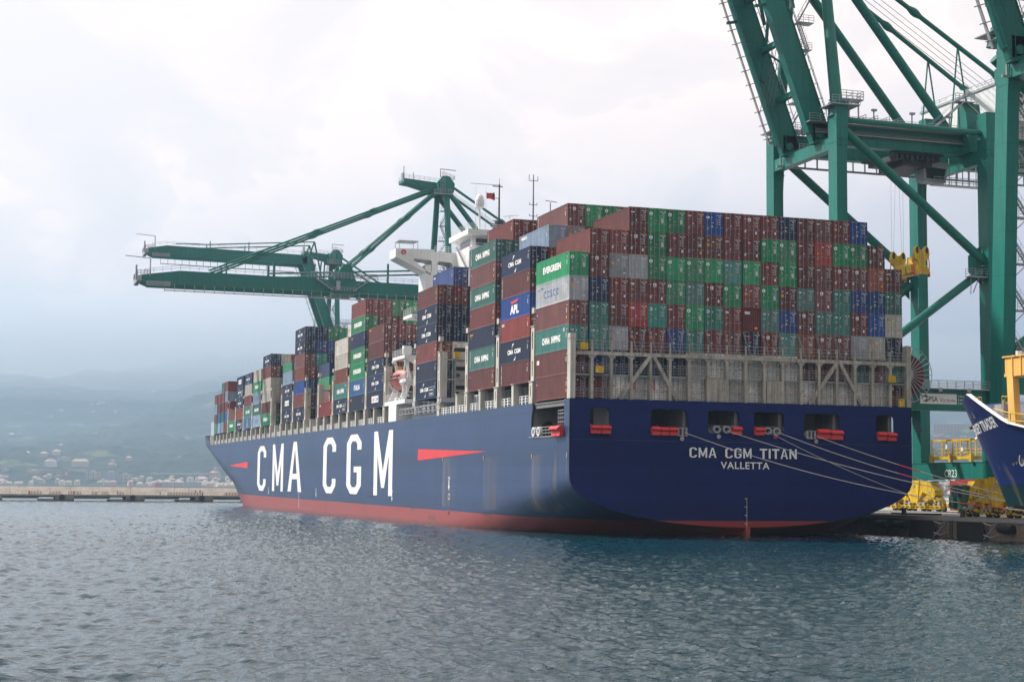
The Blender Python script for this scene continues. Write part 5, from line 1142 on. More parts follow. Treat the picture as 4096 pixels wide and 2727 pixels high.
def swirl(mb, c, r, right):
    """two crossing leaf-shaped ribbons"""
    c = V(c); rt = V(right); up = V((0,0,1))
    for k, (cx_, cz_, a0, a1, rr) in enumerate(((0,0,200,20,1.),(0,-.05,20,-150,.9),(.1,.1,160,-10,.55),(-.25,-.35,60,-100,.6))):
        n = 12; pts = []
        for i in range(n):
            for a, b in ((i, i+1),):
                t0, t1 = R(a0+(a1-a0)*a/n), R(a0+(a1-a0)*b/n); w0 = .22*math.sin(math.pi*(a+.2)/(n+.4)); w1 = .22*math.sin(math.pi*(b+.2)/(n+.4))
                P = lambda t, q: c+rt*(r*(cx_+q*math.cos(t)))+up*(r*(cz_+q*math.sin(t)*.85))
                mb.add([P(t0, rr-w0), P(t1, rr-w1), P(t1, rr+w1), P(t0, rr+w0)], [(0,1,2,3)])
c1 = crane(38.2, 'up', 'green quay crane with raised boom astern of the ship, white sign on its portal')
c2 = crane(-20.2, 'up', 'green quay crane cut by the right edge, stair landings on its nearest leg', lean=-3.2)
c3 = crane(247.5, 'down', 'green quay crane with its long boom lowered over the ship, beyond the white bridge')
c4 = crane(394.0, 'up', 'farthest green quay crane, inner boom raised and outer boom folded level')
# sign, load table, number and cable reel of the near crane
yb = 38.2-10.9+1.25-.7
mb = MB(); mb.box(41.6, yb-.06, 18.55, 47.75, yb-.01, 20.05); sg = mb.build('portal_sign', m_sign, c1)
mb = MB(); swirl(mb, (42.45, yb-.08, 19.33), .52, (1,0,0)); put_text(mb, 'PSA', (43.05, yb-.08, 18.85), (1,0,0), 1.5, .78, .01); put_text(mb, 'V', (44.85, yb-.08, 18.85), (1,0,0), .5, .62, .0); put_text(mb, 'OLTRI-PRA', (45.32, yb-.08, 18.85), (1,0,0), 2.25, .42, .0); mb.build('sign_lettering', m_dark, sg)
mb = MB()
for i, (a, b) in enumerate((('50T', 'Single'), ('65T', 'Twin'), ('', ''))):
    z = 19.58-.52*i; put_text(mb, 'S.W.L', (48.0, yb-.03, z), (1,0,0), 1.1, .3, .01)
    if a: put_text(mb, a, (49.45, yb-.03, z), (1,0,0), .65, .3, .01); put_text(mb, b, (50.7, yb-.03, z), (1,0,0), 1.15, .34, .0)
mb.build('load_table', m_mark, c1)
mb = MB(); put_text(mb, 'CR23', (52.82, 39.1, 8.0), (0,-1,0), 3.3, 1.15, .0); mb.build('crane_number', m_mark, c1)
m_reel = mat('reel_red', (.14,.012,.018), .6, var=.15)
mb = MB(); rx, rz, yr = 38.6, 22.6, 26.6
for i in range(24):
    t0, t1 = 2*math.pi*i/24, 2*math.pi*(i+1)/24
    mb.add([(rx+r_*math.cos(t), yr, rz+r_*math.sin(t)) for r_, t in ((1.1,t0),(3.0,t0),(3.0,t1),(1.1,t1))], [(0,1,2,3)])
    mb.add([(rx+r_*math.cos(t), yr+.5, rz+r_*math.sin(t)) for r_, t in ((1.1,t0),(3.0,t0),(3.0,t1),(1.1,t1))], [(3,2,1,0)])
    mb.add([(rx+3*math.cos(t), yy, rz+3*math.sin(t)) for yy, t in ((yr,t0),(yr+.5,t0),(yr+.5,t1),(yr,t1))], [(0,1,2,3)])
rl = mb.build('cable_reel', m_reel, c1)
mb = MB()
for i in range(28):
    t = 2*math.pi*i/28; mb.bar((rx+.9*math.cos(t), yr-.15, rz+.9*math.sin(t)), (rx+4.1*math.cos(t), yr-.25, rz+4.1*math.sin(t)), .1, .16, up=(0,1,0))
    t1 = 2*math.pi*(i+1)/28; mb.tube((rx+4.1*math.cos(t), yr-.25, rz+4.1*math.sin(t)), (rx+4.1*math.cos(t1), yr-.25, rz+4.1*math.sin(t1)), .06, 5)
mb.tube((rx, yr-.4, rz), (rx, yr+.6, rz), .95, 16); mb.build('reel_spokes', m_galv, rl)
mb = MB(); mb.box(52.0, 33.0, QZ+.6, 55.0, 36.2, QZ+3.9); mb.box(51.7, 32.7, QZ+3.9, 55.3, 36.5, QZ+4.1); mb.box(51.5, 34.9, QZ+.7, 52, 36.0, QZ+2.4, 0); cbn = mb.build('drive_cabin', mat('dark_green_paint', (.01,.09,.06), .5), c1)
mb = MB(); mb.box(51.96, 34.6, QZ+2.3, 52.0, 35.9, QZ+3.6); mb.box(51.96, 33.2, QZ+2.3, 52.0, 34.3, QZ+3.6); mb.build('cabin_window', m_glass, cbn)
for x, y in ((52.2, 44.6), (52.2, 30.4)):
    mb = MB(); mb.tube((x, y, 15.5), (x-.5, y, 15.2), .35, 8, .2); mb.build('floodlight', m_dark, c1)
# spreader hanging on the hoist ropes
sp = empty('container_spreader', (42.3, 33, 38.6), 'yellow container spreader hanging on ropes from the near crane beside the container stack', 'spreader')
y0, y1 = 30.4, 36.9
k_sp = []
def squeeze(mb): mb.v = [(43.7+(x-42.4)*.46, y, z) for x, y, z in mb.v]; return mb
for yy in (y0, y1):
    mb = MB(); mb.prism([(39.6,41.0),(40.0,40.2),(41.1,39.9),(41.3,38.7),(43.6,38.7),(43.8,39.9),(44.9,40.4),(45.2,41.0),(44.9,41.8),(44.2,42.2),(43.5,41.9),(42.9,41.5),(41.9,41.5),(41.3,41.9),(40.6,42.2),(39.9,41.8)], 1, yy-.3, yy+.3); hb_ = squeeze(mb).build('headblock_plate', m_yellow, sp)
    for x in (40.6, 44.2): mb = MB(); mb.tube((x, yy-.36, 41.5), (x, yy+.36, 41.5), .5, 16); squeeze(mb).build('sheave', m_dark, hb_)
    mb = MB(); mb.box(39.9, yy-.35, 38.0, 45.2, yy+.35, 38.5); mb.prism([(40.3,38.5),(45.0,38.5),(44.4,39.3),(40.9,39.3)], 1, yy-.25, yy+.25); squeeze(mb).build('end_beam', m_yellow, sp)
    for x, s_ in ((39.8, -1), (45.3, 1)): 
        mb = MB(); mb.bar((x, yy, 38.2), (x+.15*s_, yy, 39.5), .16); mb.bar((x+.15*s_, yy, 39.5), (x-.05*s_, yy, 40.4), .14); mb.box(x-.2, yy-.2, 37.6, x+.2, yy+.2, 38.3); squeeze(mb).build('flipper', m_red, sp)
mb = MB(); 
for x in (41.0, 43.6): mb.box(x, y0, 39.0, x+.5, y1, 39.9)
mb.box(41.2, y0+.4, 38.1, 43.9, y1-.4, 38.6); squeeze(mb).build('main_frame', m_yellow, sp)
mb = MB(); mb.box(39.9, 31.4, 38.3, 41.0, 32.6, 39.5); mb.box(40.0, 33.1, 38.2, 41.0, 34.4, 39.4); mb.box(40.1, 34.9, 38.3, 41.0, 36.2, 39.3); mb.box(41.5, 32.2, 39.9, 43, 33.6, 40.8); squeeze(mb).build('hydraulic_box', m_yellow, sp)
mb = MB()
for yy in (y0, y1):
    for x, dx in ((40.2, 0), (40.9, 1.2), (44.0, -1.0), (44.7, 0)): mb.tube((x, yy, 41.8), (x+dx, yy, 56.2), .03, 4)
squeeze(mb).build('hoist_ropes', m_dark, sp)
# yellow personnel cage parked on the sill beam
cg = empty('personnel_cage', (54, 36, 10.3), 'yellow open steel work cage standing on the green beam above the crane number', 'cage')
mb = MB(); x0, x1, ya, yb_ = 52.6, 55.2, 31.6, 42.2
mb.box(x0, ya, 10.7, x1, yb_, 11.2)
for y in (ya, 37.0, yb_): mb.box(x0-.25, y-.3, 10.3, x0+.2, y+.3, 11.5)
mb.build('floor', m_yellow, cg)
mb = MB()
for x in (x0, x1):
    for y in (ya+.1, 34.2, 36.4, 39.2, yb_-.1): mb.box(x-.08, y-.08, 11.2, x+.08, y+.08, 13.6)
    mb.box(x-.1, ya, 13.5, x+.1, yb_, 13.75)
for y in (ya+.1, 36.4, yb_-.1): mb.box(x0, y-.1, 13.5, x1, y+.1, 13.75)
mb.tube((x0+1, 34, 13.75), (x0+1, 34, 14.1), .1, 5); mb.build('cage_frame', m_yellow, cg)
mb = MB()
for x in (x0, x1): 
    mb.rail([(x, ya, 11.2), (x, yb_, 11.2)], 1.1, .55, .04, 2)
mb.build('railing', m_yellow, cg)
mb = MB(); mb.box(x0-.12, 33.6, 11.9, x0-.09, 34.1, 12.5); mb.box(x0-.12, 37.8, 12.3, x0-.09, 38.2, 13.0); mb.build('notice', m_sign, cg)

# ================================================================ quay, second ship, ropes
def concrete(name, col, sc=.3): 
    m = mat(name, col, .85, var=.22, scale=sc, streak=.22, fine=.12, bump=.4, rust=.18); return m
m_conc = concrete('quay_concrete', (.20,.155,.115)); m_pave = mat('quay_paving', (.30,.295,.28), .85, var=.12, scale=.15, fine=.06)
mb = MB(); mb.box(26.0, -400, -6, 27.2, 640, QZ); q = mb.build('quay_wall', m_conc); tag(q, kind='structure')
mb = MB(); mb.box(27.2, -400, -6, 900, 640, QZ-.012); mb.box(25.85, -400, QZ-.5, 26.0, 640, QZ-.05); q = mb.build('quay', m_pave); tag(q, kind='structure')
mb = MB(); 
for x in (28.9, 53.9): mb.box(x-.06, -300, QZ, x+.06, 600, QZ+.05)
mb.box(31.5, -300, QZ-.008, 31.7, 600, QZ-.004)
q = mb.build('crane_rails', m_dark); tag(q, 'steel crane rails let into the quay paving', 'rails'); q['kind'] = 'structure'
def fender(y):
    f_ = empty('quay_fender', (25.9, y, 1.2), f"black rectangular rubber fender panel on the quay wall, {'nearer' if y < -3 else 'farther'} one of two", 'fender', 'fenders on the quay wall')
    mb = MB(); mb.box(25.0, y-2.7, -.6, 25.25, y+2.7, 2.15); mb.build('panel', m_black, f_)
    mb = MB(); mb.tube((25.25, y-1.2, 1), (26, y-1.2, 1), .55, 12); mb.tube((25.25, y+1.2, 1), (26, y+1.2, 1), .55, 12); mb.build('rubber_cone', m_black, f_)
    mb = MB()
    for z in (1.9, .5): 
        pts = [(25.1, y-2.7, z+.2), (25.6, y-3.5, z-.1), (26, y-4.4, z+.25)]; mb.path(pts, .07, 5)
    mb.path([(25.1, y-2.7, .2), (26, y-3.9, 1.9)], .07, 5); mb.build('chain', m_galv, f_)
fender(1.6); fender(-9.0)
for i, (y, w_) in enumerate(((11.5, 'farther'), (7.3, 'nearer'), (-15.6, 'nearest'))):
    mb = MB(); mb.tube((25.55, y-1.3, 1.5), (25.55, y+1.3, 1.5), .5, 14); o = mb.build('cylinder_fender', m_black); tag(o, ('black cylindrical fender on the quay wall under the stern, farther one', 'black cylindrical fender on the quay wall under the stern, nearer one', 'black cylindrical fender at the right edge of the quay wall')[i], 'fender', 'round fenders')
mb = MB()
for y in (-4.0, -3.5): mb.box(25.86, y-.03, -1, 25.92, y+.03, QZ)
for i in range(11): mb.box(25.86, -4.0, -.8+.32*i, 25.92, -3.5, -.75+.32*i)
o = mb.build('quay_ladder', m_dark); tag(o, 'rusty ladder down the quay wall between the fender panels', 'ladder')
lp = MB(); lp.box(25.95, -5.5, 1.3, 25.99, -4.9, 2.3); o = lp.build('ladder_sign', mat('green_sign', (.02,.25,.18), .5)); tag(o, 'small green sign plate beside the quay ladder', 'sign')
mb = MB(); mb.box(25.93, -5.6, -.4, 25.99, -4.9, .6); o = mb.build('wall_recess', m_dark); tag(o, 'dark square drain opening in the quay wall below the green sign', 'opening')
for i, (y, z) in enumerate(((8.3, 0), (-5.1, 0))):
    mb = MB(); mb.tube((26.7, y, QZ), (26.7, y, QZ+.7), .34, 12, .3); mb.tube((26.7, y, QZ+.7), (26.7, y, QZ+.95), .5, 12, .45); o = mb.build('bollard', m_dark)
    tag(o, ('dark mooring bollard on the quay edge left of the yellow wheels', 'dark mooring bollard with ropes between the two groups of yellow wheels')[i], 'bollard', 'bollards on the quay')
mb = MB(); mb.bar((27.4, 12.5, QZ+.15), (28.2, 2, QZ+.2), .22); o = mb.build('steel_pole', m_dark); tag(o, 'long dark pole lying on the quay beside the bollard', 'pole')
# yard boxes and sheds behind the cranes
yard = [('R',62,47,QZ,'bright red container in the yard behind the yellow wheels, left one'),('M',62,31,QZ,'dark red container in the yard beside the green cabin'),('W',64,18,QZ,'white container in the yard behind the far yellow wheels'),
        ('R',62,47,QZ+2.9,'red container on top of the left red one in the yard'),('Y',60,62,QZ,'pale container left of the yellow wheels under the ship counter')]
for c, x, y, z, lab in yard:
    r = bpy.data.objects.new('shipping_container', None); COL.objects.link(r); r.location = (x+6, y, z); r.rotation_euler = (0, 0, 0); linkpart('body', BODYX, r, CM[c+'0']); tag(r, lab, 'container', 'containers in the yard')
    r2 = linkpart('wordmark', side_marks('CAI'), r)
r = bpy.data.objects.new('shipping_container', None); COL.objects.link(r); r.location = (92, 53, 9.0); linkpart('body', BODYX, r, CM['W0']); tag(r, 'white ribbed container standing high behind the yellow cage', 'container', 'containers in the yard')
mb = MB(); put_text(mb, 'MA', (-CW/2-.02, 4.5, .5), (0,-1,0), 2.2, 1.2, .04); linkpart('lettering', mb.mesh('lettering', [m_bl]), r)
for k, (zz, c) in enumerate(((QZ, 'Y'), (QZ+3.1, 'B'))):
    r = bpy.data.objects.new('shipping_container', None); COL.objects.link(r); r.location = (92, 53, zz); linkpart('body', BODYX, r, CM[c+'0']); tag(r, ('grey container at the bottom of the stack behind the yellow cage', 'blue container in the middle of the stack behind the yellow cage')[k], 'container', 'containers in the yard')
for i, (x, y) in enumerate(((110, 78), (112, 62))):
    s_ = empty('white_tent', (x, y, QZ), ('white marquee tent roof behind the cage, left one', 'white marquee tent roof behind the cage, right one')[i], 'tent', 'tents in the yard')
    mb = MB(); mb.add([(x-6,y-6,QZ+6.5),(x+6,y-6,QZ+6.5),(x+6,y+6,QZ+6.5),(x-6,y+6,QZ+6.5),(x,y,QZ+9.4)], [(0,1,4),(1,2,4),(2,3,4),(3,0,4)]); mb.build('roof', m_white, s_)
    mb = MB(); mb.box(x-5.9, y-5.9, QZ, x+5.9, y+5.9, QZ+6.5); mb.build('walls', m_house, s_)
# ---------------------------------------------------------------- the second ship
s2 = empty('feeder_ship', (13, -60, 0), 'blue bow of a smaller ship with white name and ochre mast house', 'ship')
XC = 12.6
m_hull2 = hull_mat('second_hull_paint', (.006,.022,.11), (.004,.018,.024), 6.5, lines=False)
# the lower bow is the same paint with a darker teal band
def hb2(y, z):
    """half breadth; stem rakes forward with height"""
    ys = interp(z, [1, 3.6, 4.4, 6.4, 8.5, 11, 13, 15.2, 17], [-58, -41, -34.4, -33.0, -31.5, -29.7, -28.4, -27.1, -26]); L_ = interp(z, [1, 6, 10, 15.6], [40, 34, 27, 20]); d = ys-y
    return 0 if d <= 0 else 10.6*min(1, d/L_)**interp(z, [4, 15], [1.0, .8])
ZS2 = [-3, 0, 2, 3.0, 3.6, 4.0, 4.4, 5.4, 6.4, 7.2, 8.4, 10, 11.5, 13, 14.2, 15.0]
def top2(y): return interp(y, [-70, -60, -46, -37, -27, -24], [10.0, 10.5, 12.3, 15.5, 15.0, 15.0])
QS = [0, .05, .15, .3, .5, .8, 1.1, 1.5, 2, 2.6, 3.3, 4, 4.8, 5.6, 6.5, 7.5, 8.5, 9.5, 10.5, 11.5, 12.5, 13.5, 15, 17, 20, 24, 28, 33, 38, 45, 60]
YSF = lambda z: interp(z, [1, 3.6, 4.4, 6.4, 8.5, 11, 13, 15.2, 17], [-58, -41, -34.4, -33.0, -31.5, -29.7, -28.4, -27.1, -26])
ZS2 += [15.4, 15.6]
mb = MB()
for sx in (-1, 1):
    k = len(mb.v); n = len(ZS2)
    for q_ in QS:
        for z in ZS2:
            y = YSF(z)-q_; zz = min(z, top2(y)); mb.v.append((XC+sx*(hb2(y, min(z, zz+.0)) if q_ else 0), y, zz))
    for i in range(len(QS)-1):
        for j in range(n-1):
            a = k+i*n+j; mb.f.append((a, a+1, a+n+1, a+n) if sx < 0 else (a+n, a+n+1, a+1, a)); mb.m.append(0)
h2 = mb.build('hull', m_hull2, s2, smooth=False)
YS2 = [-27.5-.5*i for i in range(32)]+[-43.5-1.5*i for i in range(30)]
mb = MB(); pts = [(XC-hb2(y, top2(y)), y, top2(y)+.03) for y in YS2 if y < -36]
for a, b in zip(pts, pts[1:]): mb.bar(a, b, .45, .1)
mb.build('bulwark_rail', m_white, s2)
mb = MB(); mb.add([(XC-hb2(y, top2(y)-1.6)*s_, y, top2(y)-1.6) for y in YS2 if hb2(y, top2(y)-1.6) > 0 for s_ in (1, -1)], []) ; k = len(mb.v)//2; mb.f = [(2*i, 2*i+1, 2*i+3, 2*i+2) for i in range(k-1)]; mb.m = [0]*len(mb.f); mb.build('forecastle_deck', m_deck, s2)
mb = MB(); word = 'JERSEY TRADER'; yy0, zz0, hh = -28.9, 11.3, 1.35
vs, fs = text2d(word, .03, 1.05); W2 = 13.4
P = []
for a, b in vs:
    y = yy0-a*W2; z = zz0+b*hh+a*.5; P.append((XC-hb2(y, z)-.05, y, z))
mb.add(P, fs); mb.build('ship_name', m_mark, s2)
for y, z, r_ in ((-44.6, 8.9, .5),):
    mb = MB(); ring(mb, (y, z, XC-hb2(y, z)-.16), r_, r_*1.35, .14, 0, d=.3); mb.build('hawse_pipe', m_galv, s2)
    mb = MB(); mb.add([(XC-hb2(y, z)-.05, y+r_*.9*math.cos(i*math.pi/8), z+r_*1.2*math.sin(i*math.pi/8)) for i in range(16)], [tuple(range(16))]); mb.build('hawse_hole', m_dark, s2)
for y, z in ((-41.0, 8.5), (-42.2, 8.6)):
    mb = MB(); mb.tube((XC-hb2(y, z)-.1, y, z), (XC-hb2(y, z)+.05, y, z), .17, 8); mb.build('fairlead_hole', m_dark, s2)
for y, w_, h_ in ((-33.6, .3, 1.5), (-31.2, .22, 1.3)):
    mb = MB(); z = 14.0; mb.bar((XC-hb2(y, z)-.06, y, z+h_/2), (XC-hb2(y-.6, z-h_/2)-.06, y-.6, z-h_/2), .12, w_*1.4); mb.build('mooring_slot', m_dark, s2)
m_ochre = mat('ochre_paint', (.72,.42,.10), .55, var=.1, streak=.15, rust=.1)
mb = MB(); x = XC-3.6
mb.prism([(-37.2, 11), (-38.3, 11), (-37.9, 17.2), (-36.9, 17.2)], 0, x, x+.7); mb.prism([(-38.3, 11), (-46, 11), (-46, 12), (-39, 12.5), (-38.4, 17.2), (-37.9, 17.2)], 0, x+2.5, x+2.8); mb.box(x, -46, 17.2, x+3.2, -36.5, 17.5); mb.box(x, -46, 17.5, x+.15, -36.5, 19.1); mb.box(x, -36.65, 17.5, x+3.2, -36.5, 19.1)
for i in range(6): mb.box(x-.1, -45+1.4*i, 17.2, x, -44.9+1.4*i, 19.2)
mb.box(x-.15, -46, 19.1, x+3.3, -36.4, 19.25)
for z in (13, 14.2, 15.4, 16.4): mb.box(x+2.35, -46, z, x+2.5, -38.5, z+.1)
mb.v = [(a, b-2.9, c) for a, b, c in mb.v]; mb.build('mast_house', m_ochre, s2)
mb = MB(); mb.rail([(XC-1.6, -31.5, 14.6), (XC-2.6, -34, 14.6)], .9, 1.0, .04, 2); mb.rail([(XC-2.6, -37.5, 14.2), (XC-3.2, -40, 14.0)], 1.2, 1.0, .04, 2); mb.rail([(XC-5, -39.5, 12.6), (XC-5.5, -43, 12.0), (XC-6.2, -50, 11.4)], 1.4, 1.2, .05, 2); mb.build('railing', m_yellow, s2)
mb = MB(); mb.box(XC-2.6, -37.6, 12, XC-1.8, -36.2, 14.6); mb.tube((XC-3.0, -38.4, 12), (XC-3.0, -38.4, 15), .15, 6); mb.box(XC-4, -43, 10.5, XC-2, -39, 12.2); mb.build('windlass', m_grey, s2)
mb = MB(); mb.tube((XC-3.4, -41.6, 19.25), (XC-3.4, -41.6, 19.65), .3, 10); mb.tube((XC-3.4, -45.0, 19.25), (XC-3.4, -45.0, 19.55), .3, 8); mb.build('deck_lamp', m_white, s2)
# ---------------------------------------------------------------- mooring ropes
def rope(a, b, sag, label, r_=.045, red=None, n=18):
    a = V(a); b = V(b); pts = [a.lerp(b, i/n)-V((0, 0, sag*4*(i/n)*(1-i/n))) for i in range(n+1)]
    mb = MB(); mb.path(pts, r_, 5); o = mb.build('mooring_rope', m_rope); tag(o, label, 'rope', 'mooring ropes')
    if red:
        mb = MB(); k = int(red[0]*n)
        for i in range(k, int(red[1]*n)+1): mb.tube(pts[i], pts[i+1], r_*1.5, 6)
        c = mb.build('chafe_sleeve', m_red, o)
    return o
SP = lambda x, y, z: tuple(SHIPROT @ V((x, y, z)))
E_ = (26.8, -29.0, 3.4)
rope(SP(-8.4, -.3, 12.5), E_, 1.9, 'lowest white mooring rope, from the second wide window of the stern', red=(.70, .78), n=36)
rope(SP(-2.8, -.3, 12.8), E_, 1.0, 'white mooring rope from the right fairlead of the third stern window')
rope(SP(3.9, -.3, 12.8), E_, 1.1, 'white mooring rope from the right fairlead of the fourth stern window', red=(.42, .45), n=36)
rope(SP(2.7, -.3, 12.8), (26.7, -4.9, 3.3), .7, 'thin dark mooring rope running down to the middle bollard', r_=.035)
rope(SP(8.9, -.3, 12.5), (26.6, -29.2, 3.5), .7, 'uppermost mooring rope, from the fifth stern window', red=(.36, .39), n=36)
for i in range(2): rope((24.5-i*.3, -22-i*.8, 9.8), (26.7, -5.3, 3.4), .15, ('upper dark rope from the blue bow to the bollard', 'lower dark rope from the blue bow to the bollard')[i], r_=.04)

# ================================================================ water
m_water = bpy.data.materials.new('sea_water'); m_water.use_nodes = True
n = m_water.node_tree.nodes; l = m_water.node_tree.links; b = n['Principled BSDF']
b.inputs['Base Color'].default_value = (.002, .029, .042, 1); b.inputs['Roughness'].default_value = .035; b.inputs['IOR'].default_value = 1.333
geo = n.new('ShaderNodeNewGeometry')
def wnoise(scale, detail, sx, sy, rot, rough=.55):
    mp = n.new('ShaderNodeMapping'); mp.inputs['Scale'].default_value = (sx, sy, 1); mp.inputs['Rotation'].default_value = (0, 0, R(rot)); q = n.new('ShaderNodeTexNoise')
    q.inputs['Scale'].default_value = scale; q.inputs['Detail'].default_value = detail; q.inputs['Roughness'].default_value = rough; q.inputs['Distortion'].default_value = .3
    l.new(geo.outputs['Position'], mp.inputs[0]); l.new(mp.outputs[0], q.inputs[0]); return q.outputs[0]
def bump(h, dist, prev=None):
    q = n.new('ShaderNodeBump'); q.inputs['Strength'].default_value = 1; q.inputs['Distance'].default_value = dist; l.new(h, q.inputs['Height'])
    if prev: l.new(prev, q.inputs['Normal'])
    return q.outputs[0]
b3 = bump(wnoise(3.4, 3, .8, 1.3, 8), .06)
l.new(b3, b.inputs['Normal'])
import numpy as np
CX, CY = -87.2, -177.1
def vnoise(x, y, seed):
    xi = np.floor(x).astype(np.int64); yi = np.floor(y).astype(np.int64); fx = x-xi; fy = y-yi; fx = fx*fx*(3-2*fx); fy = fy*fy*(3-2*fy)
    def h(a, b):
        q = (a*374761393+b*668265263+seed*1442695041) & 0xffffffff; q = ((q ^ (q >> 13))*1274126177) & 0xffffffff; return ((q ^ (q >> 16)) & 0xffff)/65535.
    return (h(xi,yi)*(1-fx)+h(xi+1,yi)*fx)*(1-fy)+(h(xi,yi+1)*(1-fx)+h(xi+1,yi+1)*fx)*fy
def fbm(x, y, o, seed): 
    s = 0; a = .5; t = 0
    for i in range(o): s = s+a*vnoise(x*2**i, y*2**i, seed+i); t += a; a *= .5
    return s/t
def sea_mesh():
    a0, a1, NAW = R(-14), R(52), 1250
    rs = [46.0]
    while rs[-1] < 640: rs.append(rs[-1]+max(.17, .0026*rs[-1]))
    rs = np.array(rs); an = np.linspace(a0, a1, NAW); A, Rr = np.meshgrid(an, rs)
    X = CX+Rr*np.sin(A); Y = CY+Rr*np.cos(A); Z = np.zeros_like(X)
    rg = np.random.default_rng(4)
    for i in range(64):
        lam = .45*(6/.45)**(i/63.0); k = 2*np.pi/lam; th = R(28)+rg.normal(0, .75); amp = .0088*lam**1.0*(1.2 if lam < 1.2 else 1.2*(1.2/lam)**1.25)*rg.uniform(.6, 1.3); ph = rg.uniform(0, 6.28)
        sp = np.clip(2.2*lam/np.maximum(.17, .0026*Rr)-2.0, 0, 1)          # leave out waves the grid cannot carry
        q = np.sin(k*(X*np.cos(th)+Y*np.sin(th))+ph+.8*np.sin(.07*X+.05*Y+i)+.5*np.sin(.31*Y-.23*X+2*i)); Z += amp*sp*(q+.25*q*q)
    gust = .45+.75*fbm(X/42, Y/80, 3, 77)+.3*fbm(X/9, Y/14, 2, 78)
    edge = np.clip((Rr-46)/3, 0, 1)*np.clip((640-Rr)/40, 0, 1)*np.clip((A-a0)/.01, 0, 1)*np.clip((a1-A)/.01, 0, 1)
    Z = Z*gust*edge
    nr, na = X.shape; vs = np.stack([X, Y, Z], -1).reshape(-1, 3)
    i0 = (np.arange(nr-1)[:, None]*na+np.arange(na-1)[None]).ravel(); fc = np.stack([i0, i0+na, i0+na+1, i0+1], -1)
    ex = []; ef = []; n0 = len(vs)
    def quad(r0, r1, b0, b1):
        k = n0+len(ex); ex.extend([(CX+r0*math.sin(b0), CY+r0*math.cos(b0), 0), (CX+r1*math.sin(b0), CY+r1*math.cos(b0), 0), (CX+r1*math.sin(b1), CY+r1*math.cos(b1), 0), (CX+r0*math.sin(b1), CY+r0*math.cos(b1), 0)]); ef.append((k, k+1, k+2, k+3))
    m = 12
    for i in range(m): b0 = a0+(a1-a0)*i/m; b1 = a0+(a1-a0)*(i+1)/m; quad(.01, 46.0*math.cos((a1-a0)/2/m), b0, b1) if False else None
    # inner fan and outer ring share the grid's own arc
    for i in range(NAW-1): ef.append((i, i+1, n0)); 
    ex.append((CX, CY, 0)); 
    st = list(range(0, NAW-1, 50))+[NAW-1]
    for p, q in zip(st, st[1:]):
        k = n0+len(ex); ex.extend([(CX+9000*math.sin(an[p]), CY+9000*math.cos(an[p]), 0), (CX+9000*math.sin(an[q]), CY+9000*math.cos(an[q]), 0)]); ef.append(((nr-1)*na+p, k, k+1, (nr-1)*na+q))
    for i in range(24):
        t = (2*math.pi-(a1-a0))/24; quad(.01, 9000, a1+t*i, a1+t*(i+1))
    allv = np.concatenate([vs, np.array(ex)]).astype(np.float32)
    me = bpy.data.meshes.new('sea'); me.vertices.add(len(allv)); me.vertices.foreach_set('co', allv.ravel())
    lens = np.concatenate([np.full(len(fc), 4), np.array([len(f) for f in ef])]).astype(np.int32)
    lv = np.concatenate([fc.ravel(), np.array([x for f in ef for x in f])]).astype(np.int32)
    me.loops.add(len(lv)); me.loops.foreach_set('vertex_index', lv); me.polygons.add(len(lens)); me.polygons.foreach_set('loop_start', np.concatenate([[0], np.cumsum(lens)[:-1]]).astype(np.int32))
    me.update(calc_edges=True); me.polygons.foreach_set('use_smooth', np.ones(len(lens), dtype=bool)); me.materials.append(m_water)
    return me
o = bpy.data.objects.new('sea', sea_mesh()); COL.objects.link(o); o['kind'] = 'structure'
# ================================================================ breakwater
m_bw = concrete('breakwater_concrete', (.37,.34,.30)); m_bwd = concrete('old_concrete', (.22,.22,.19))
bw = empty('breakwater', (-50, 388, 0), 'long grey concrete breakwater with sloping wall and piers across the harbour, left of the ship', 'breakwater')
def Bx(t, d=0): return (-420+t, 388+16.0-.034*(t-320)+d)       # t metres along, d across
mb = MB(); 
def bseg(mb, t0, t1, d0, d1, z0, z1, d2=None, m=0):
    a, b_, c, e = Bx(t0, d0), Bx(t1, d0), Bx(t1, d1), Bx(t0, d1); k = 0 if d2 is None else d2
    a2, b2_ = Bx(t0, d0+k), Bx(t1, d0+k)
    mb.add([(*a,z0),(*b_,z0),(*c,z0),(*e,z0),(*a2,z1),(*b2_,z1),(*c,z1),(*e,z1)], [(0,3,2,1),(4,5,6,7),(0,1,5,4),(1,2,6,5),(2,3,7,6),(3,0,4,7)], m)
D0 = -14
for i in range(25): bseg(mb, i*20+.05, i*20+19.95, D0+9, D0+16, 1.9, 4.85, 3.6)
mb.build('wave_wall', m_bw, bw)
mb = MB(); bseg(mb, 0, 500, D0, D0+9.4, 1.75, 2.3); bseg(mb, 0, 500, D0+9.4, D0+17, 1.3, 1.9); mb.build('deck', m_bw, bw)
for i in range(21):
    t = 1.2+23.2*i; mb = MB(); bseg(mb, t, t+11.5, D0+.2, D0+16, -2, .55); bseg(mb, t+5.3, t+11.5, D0-.3, D0+15, .5, 2.05); mb.build('pier', m_bwd, bw)
    mb = MB(); c = Bx(t+7.5, D0-.5); mb.tube((c[0], c[1]-.1, 1.3), (c[0], c[1]+.6, 1.3), .95, 14); mb.build('tyre_fender', m_black, bw)
    mb = MB(); bseg(mb, t+11.5, t+23.2, D0+.8, D0+1.3, .85, 1.75); bseg(mb, t+11.5, t+23.2, D0+7, D0+7.5, .85, 1.75); mb.build('girder', m_bwd, bw)
for i in range(34):
    t = 3+14.3*i; c = Bx(t, D0+.3); mb = MB(); mb.tube((*c, 2.3), (*c, 3.5), .12, 6); mb.build('post', m_dark, bw)
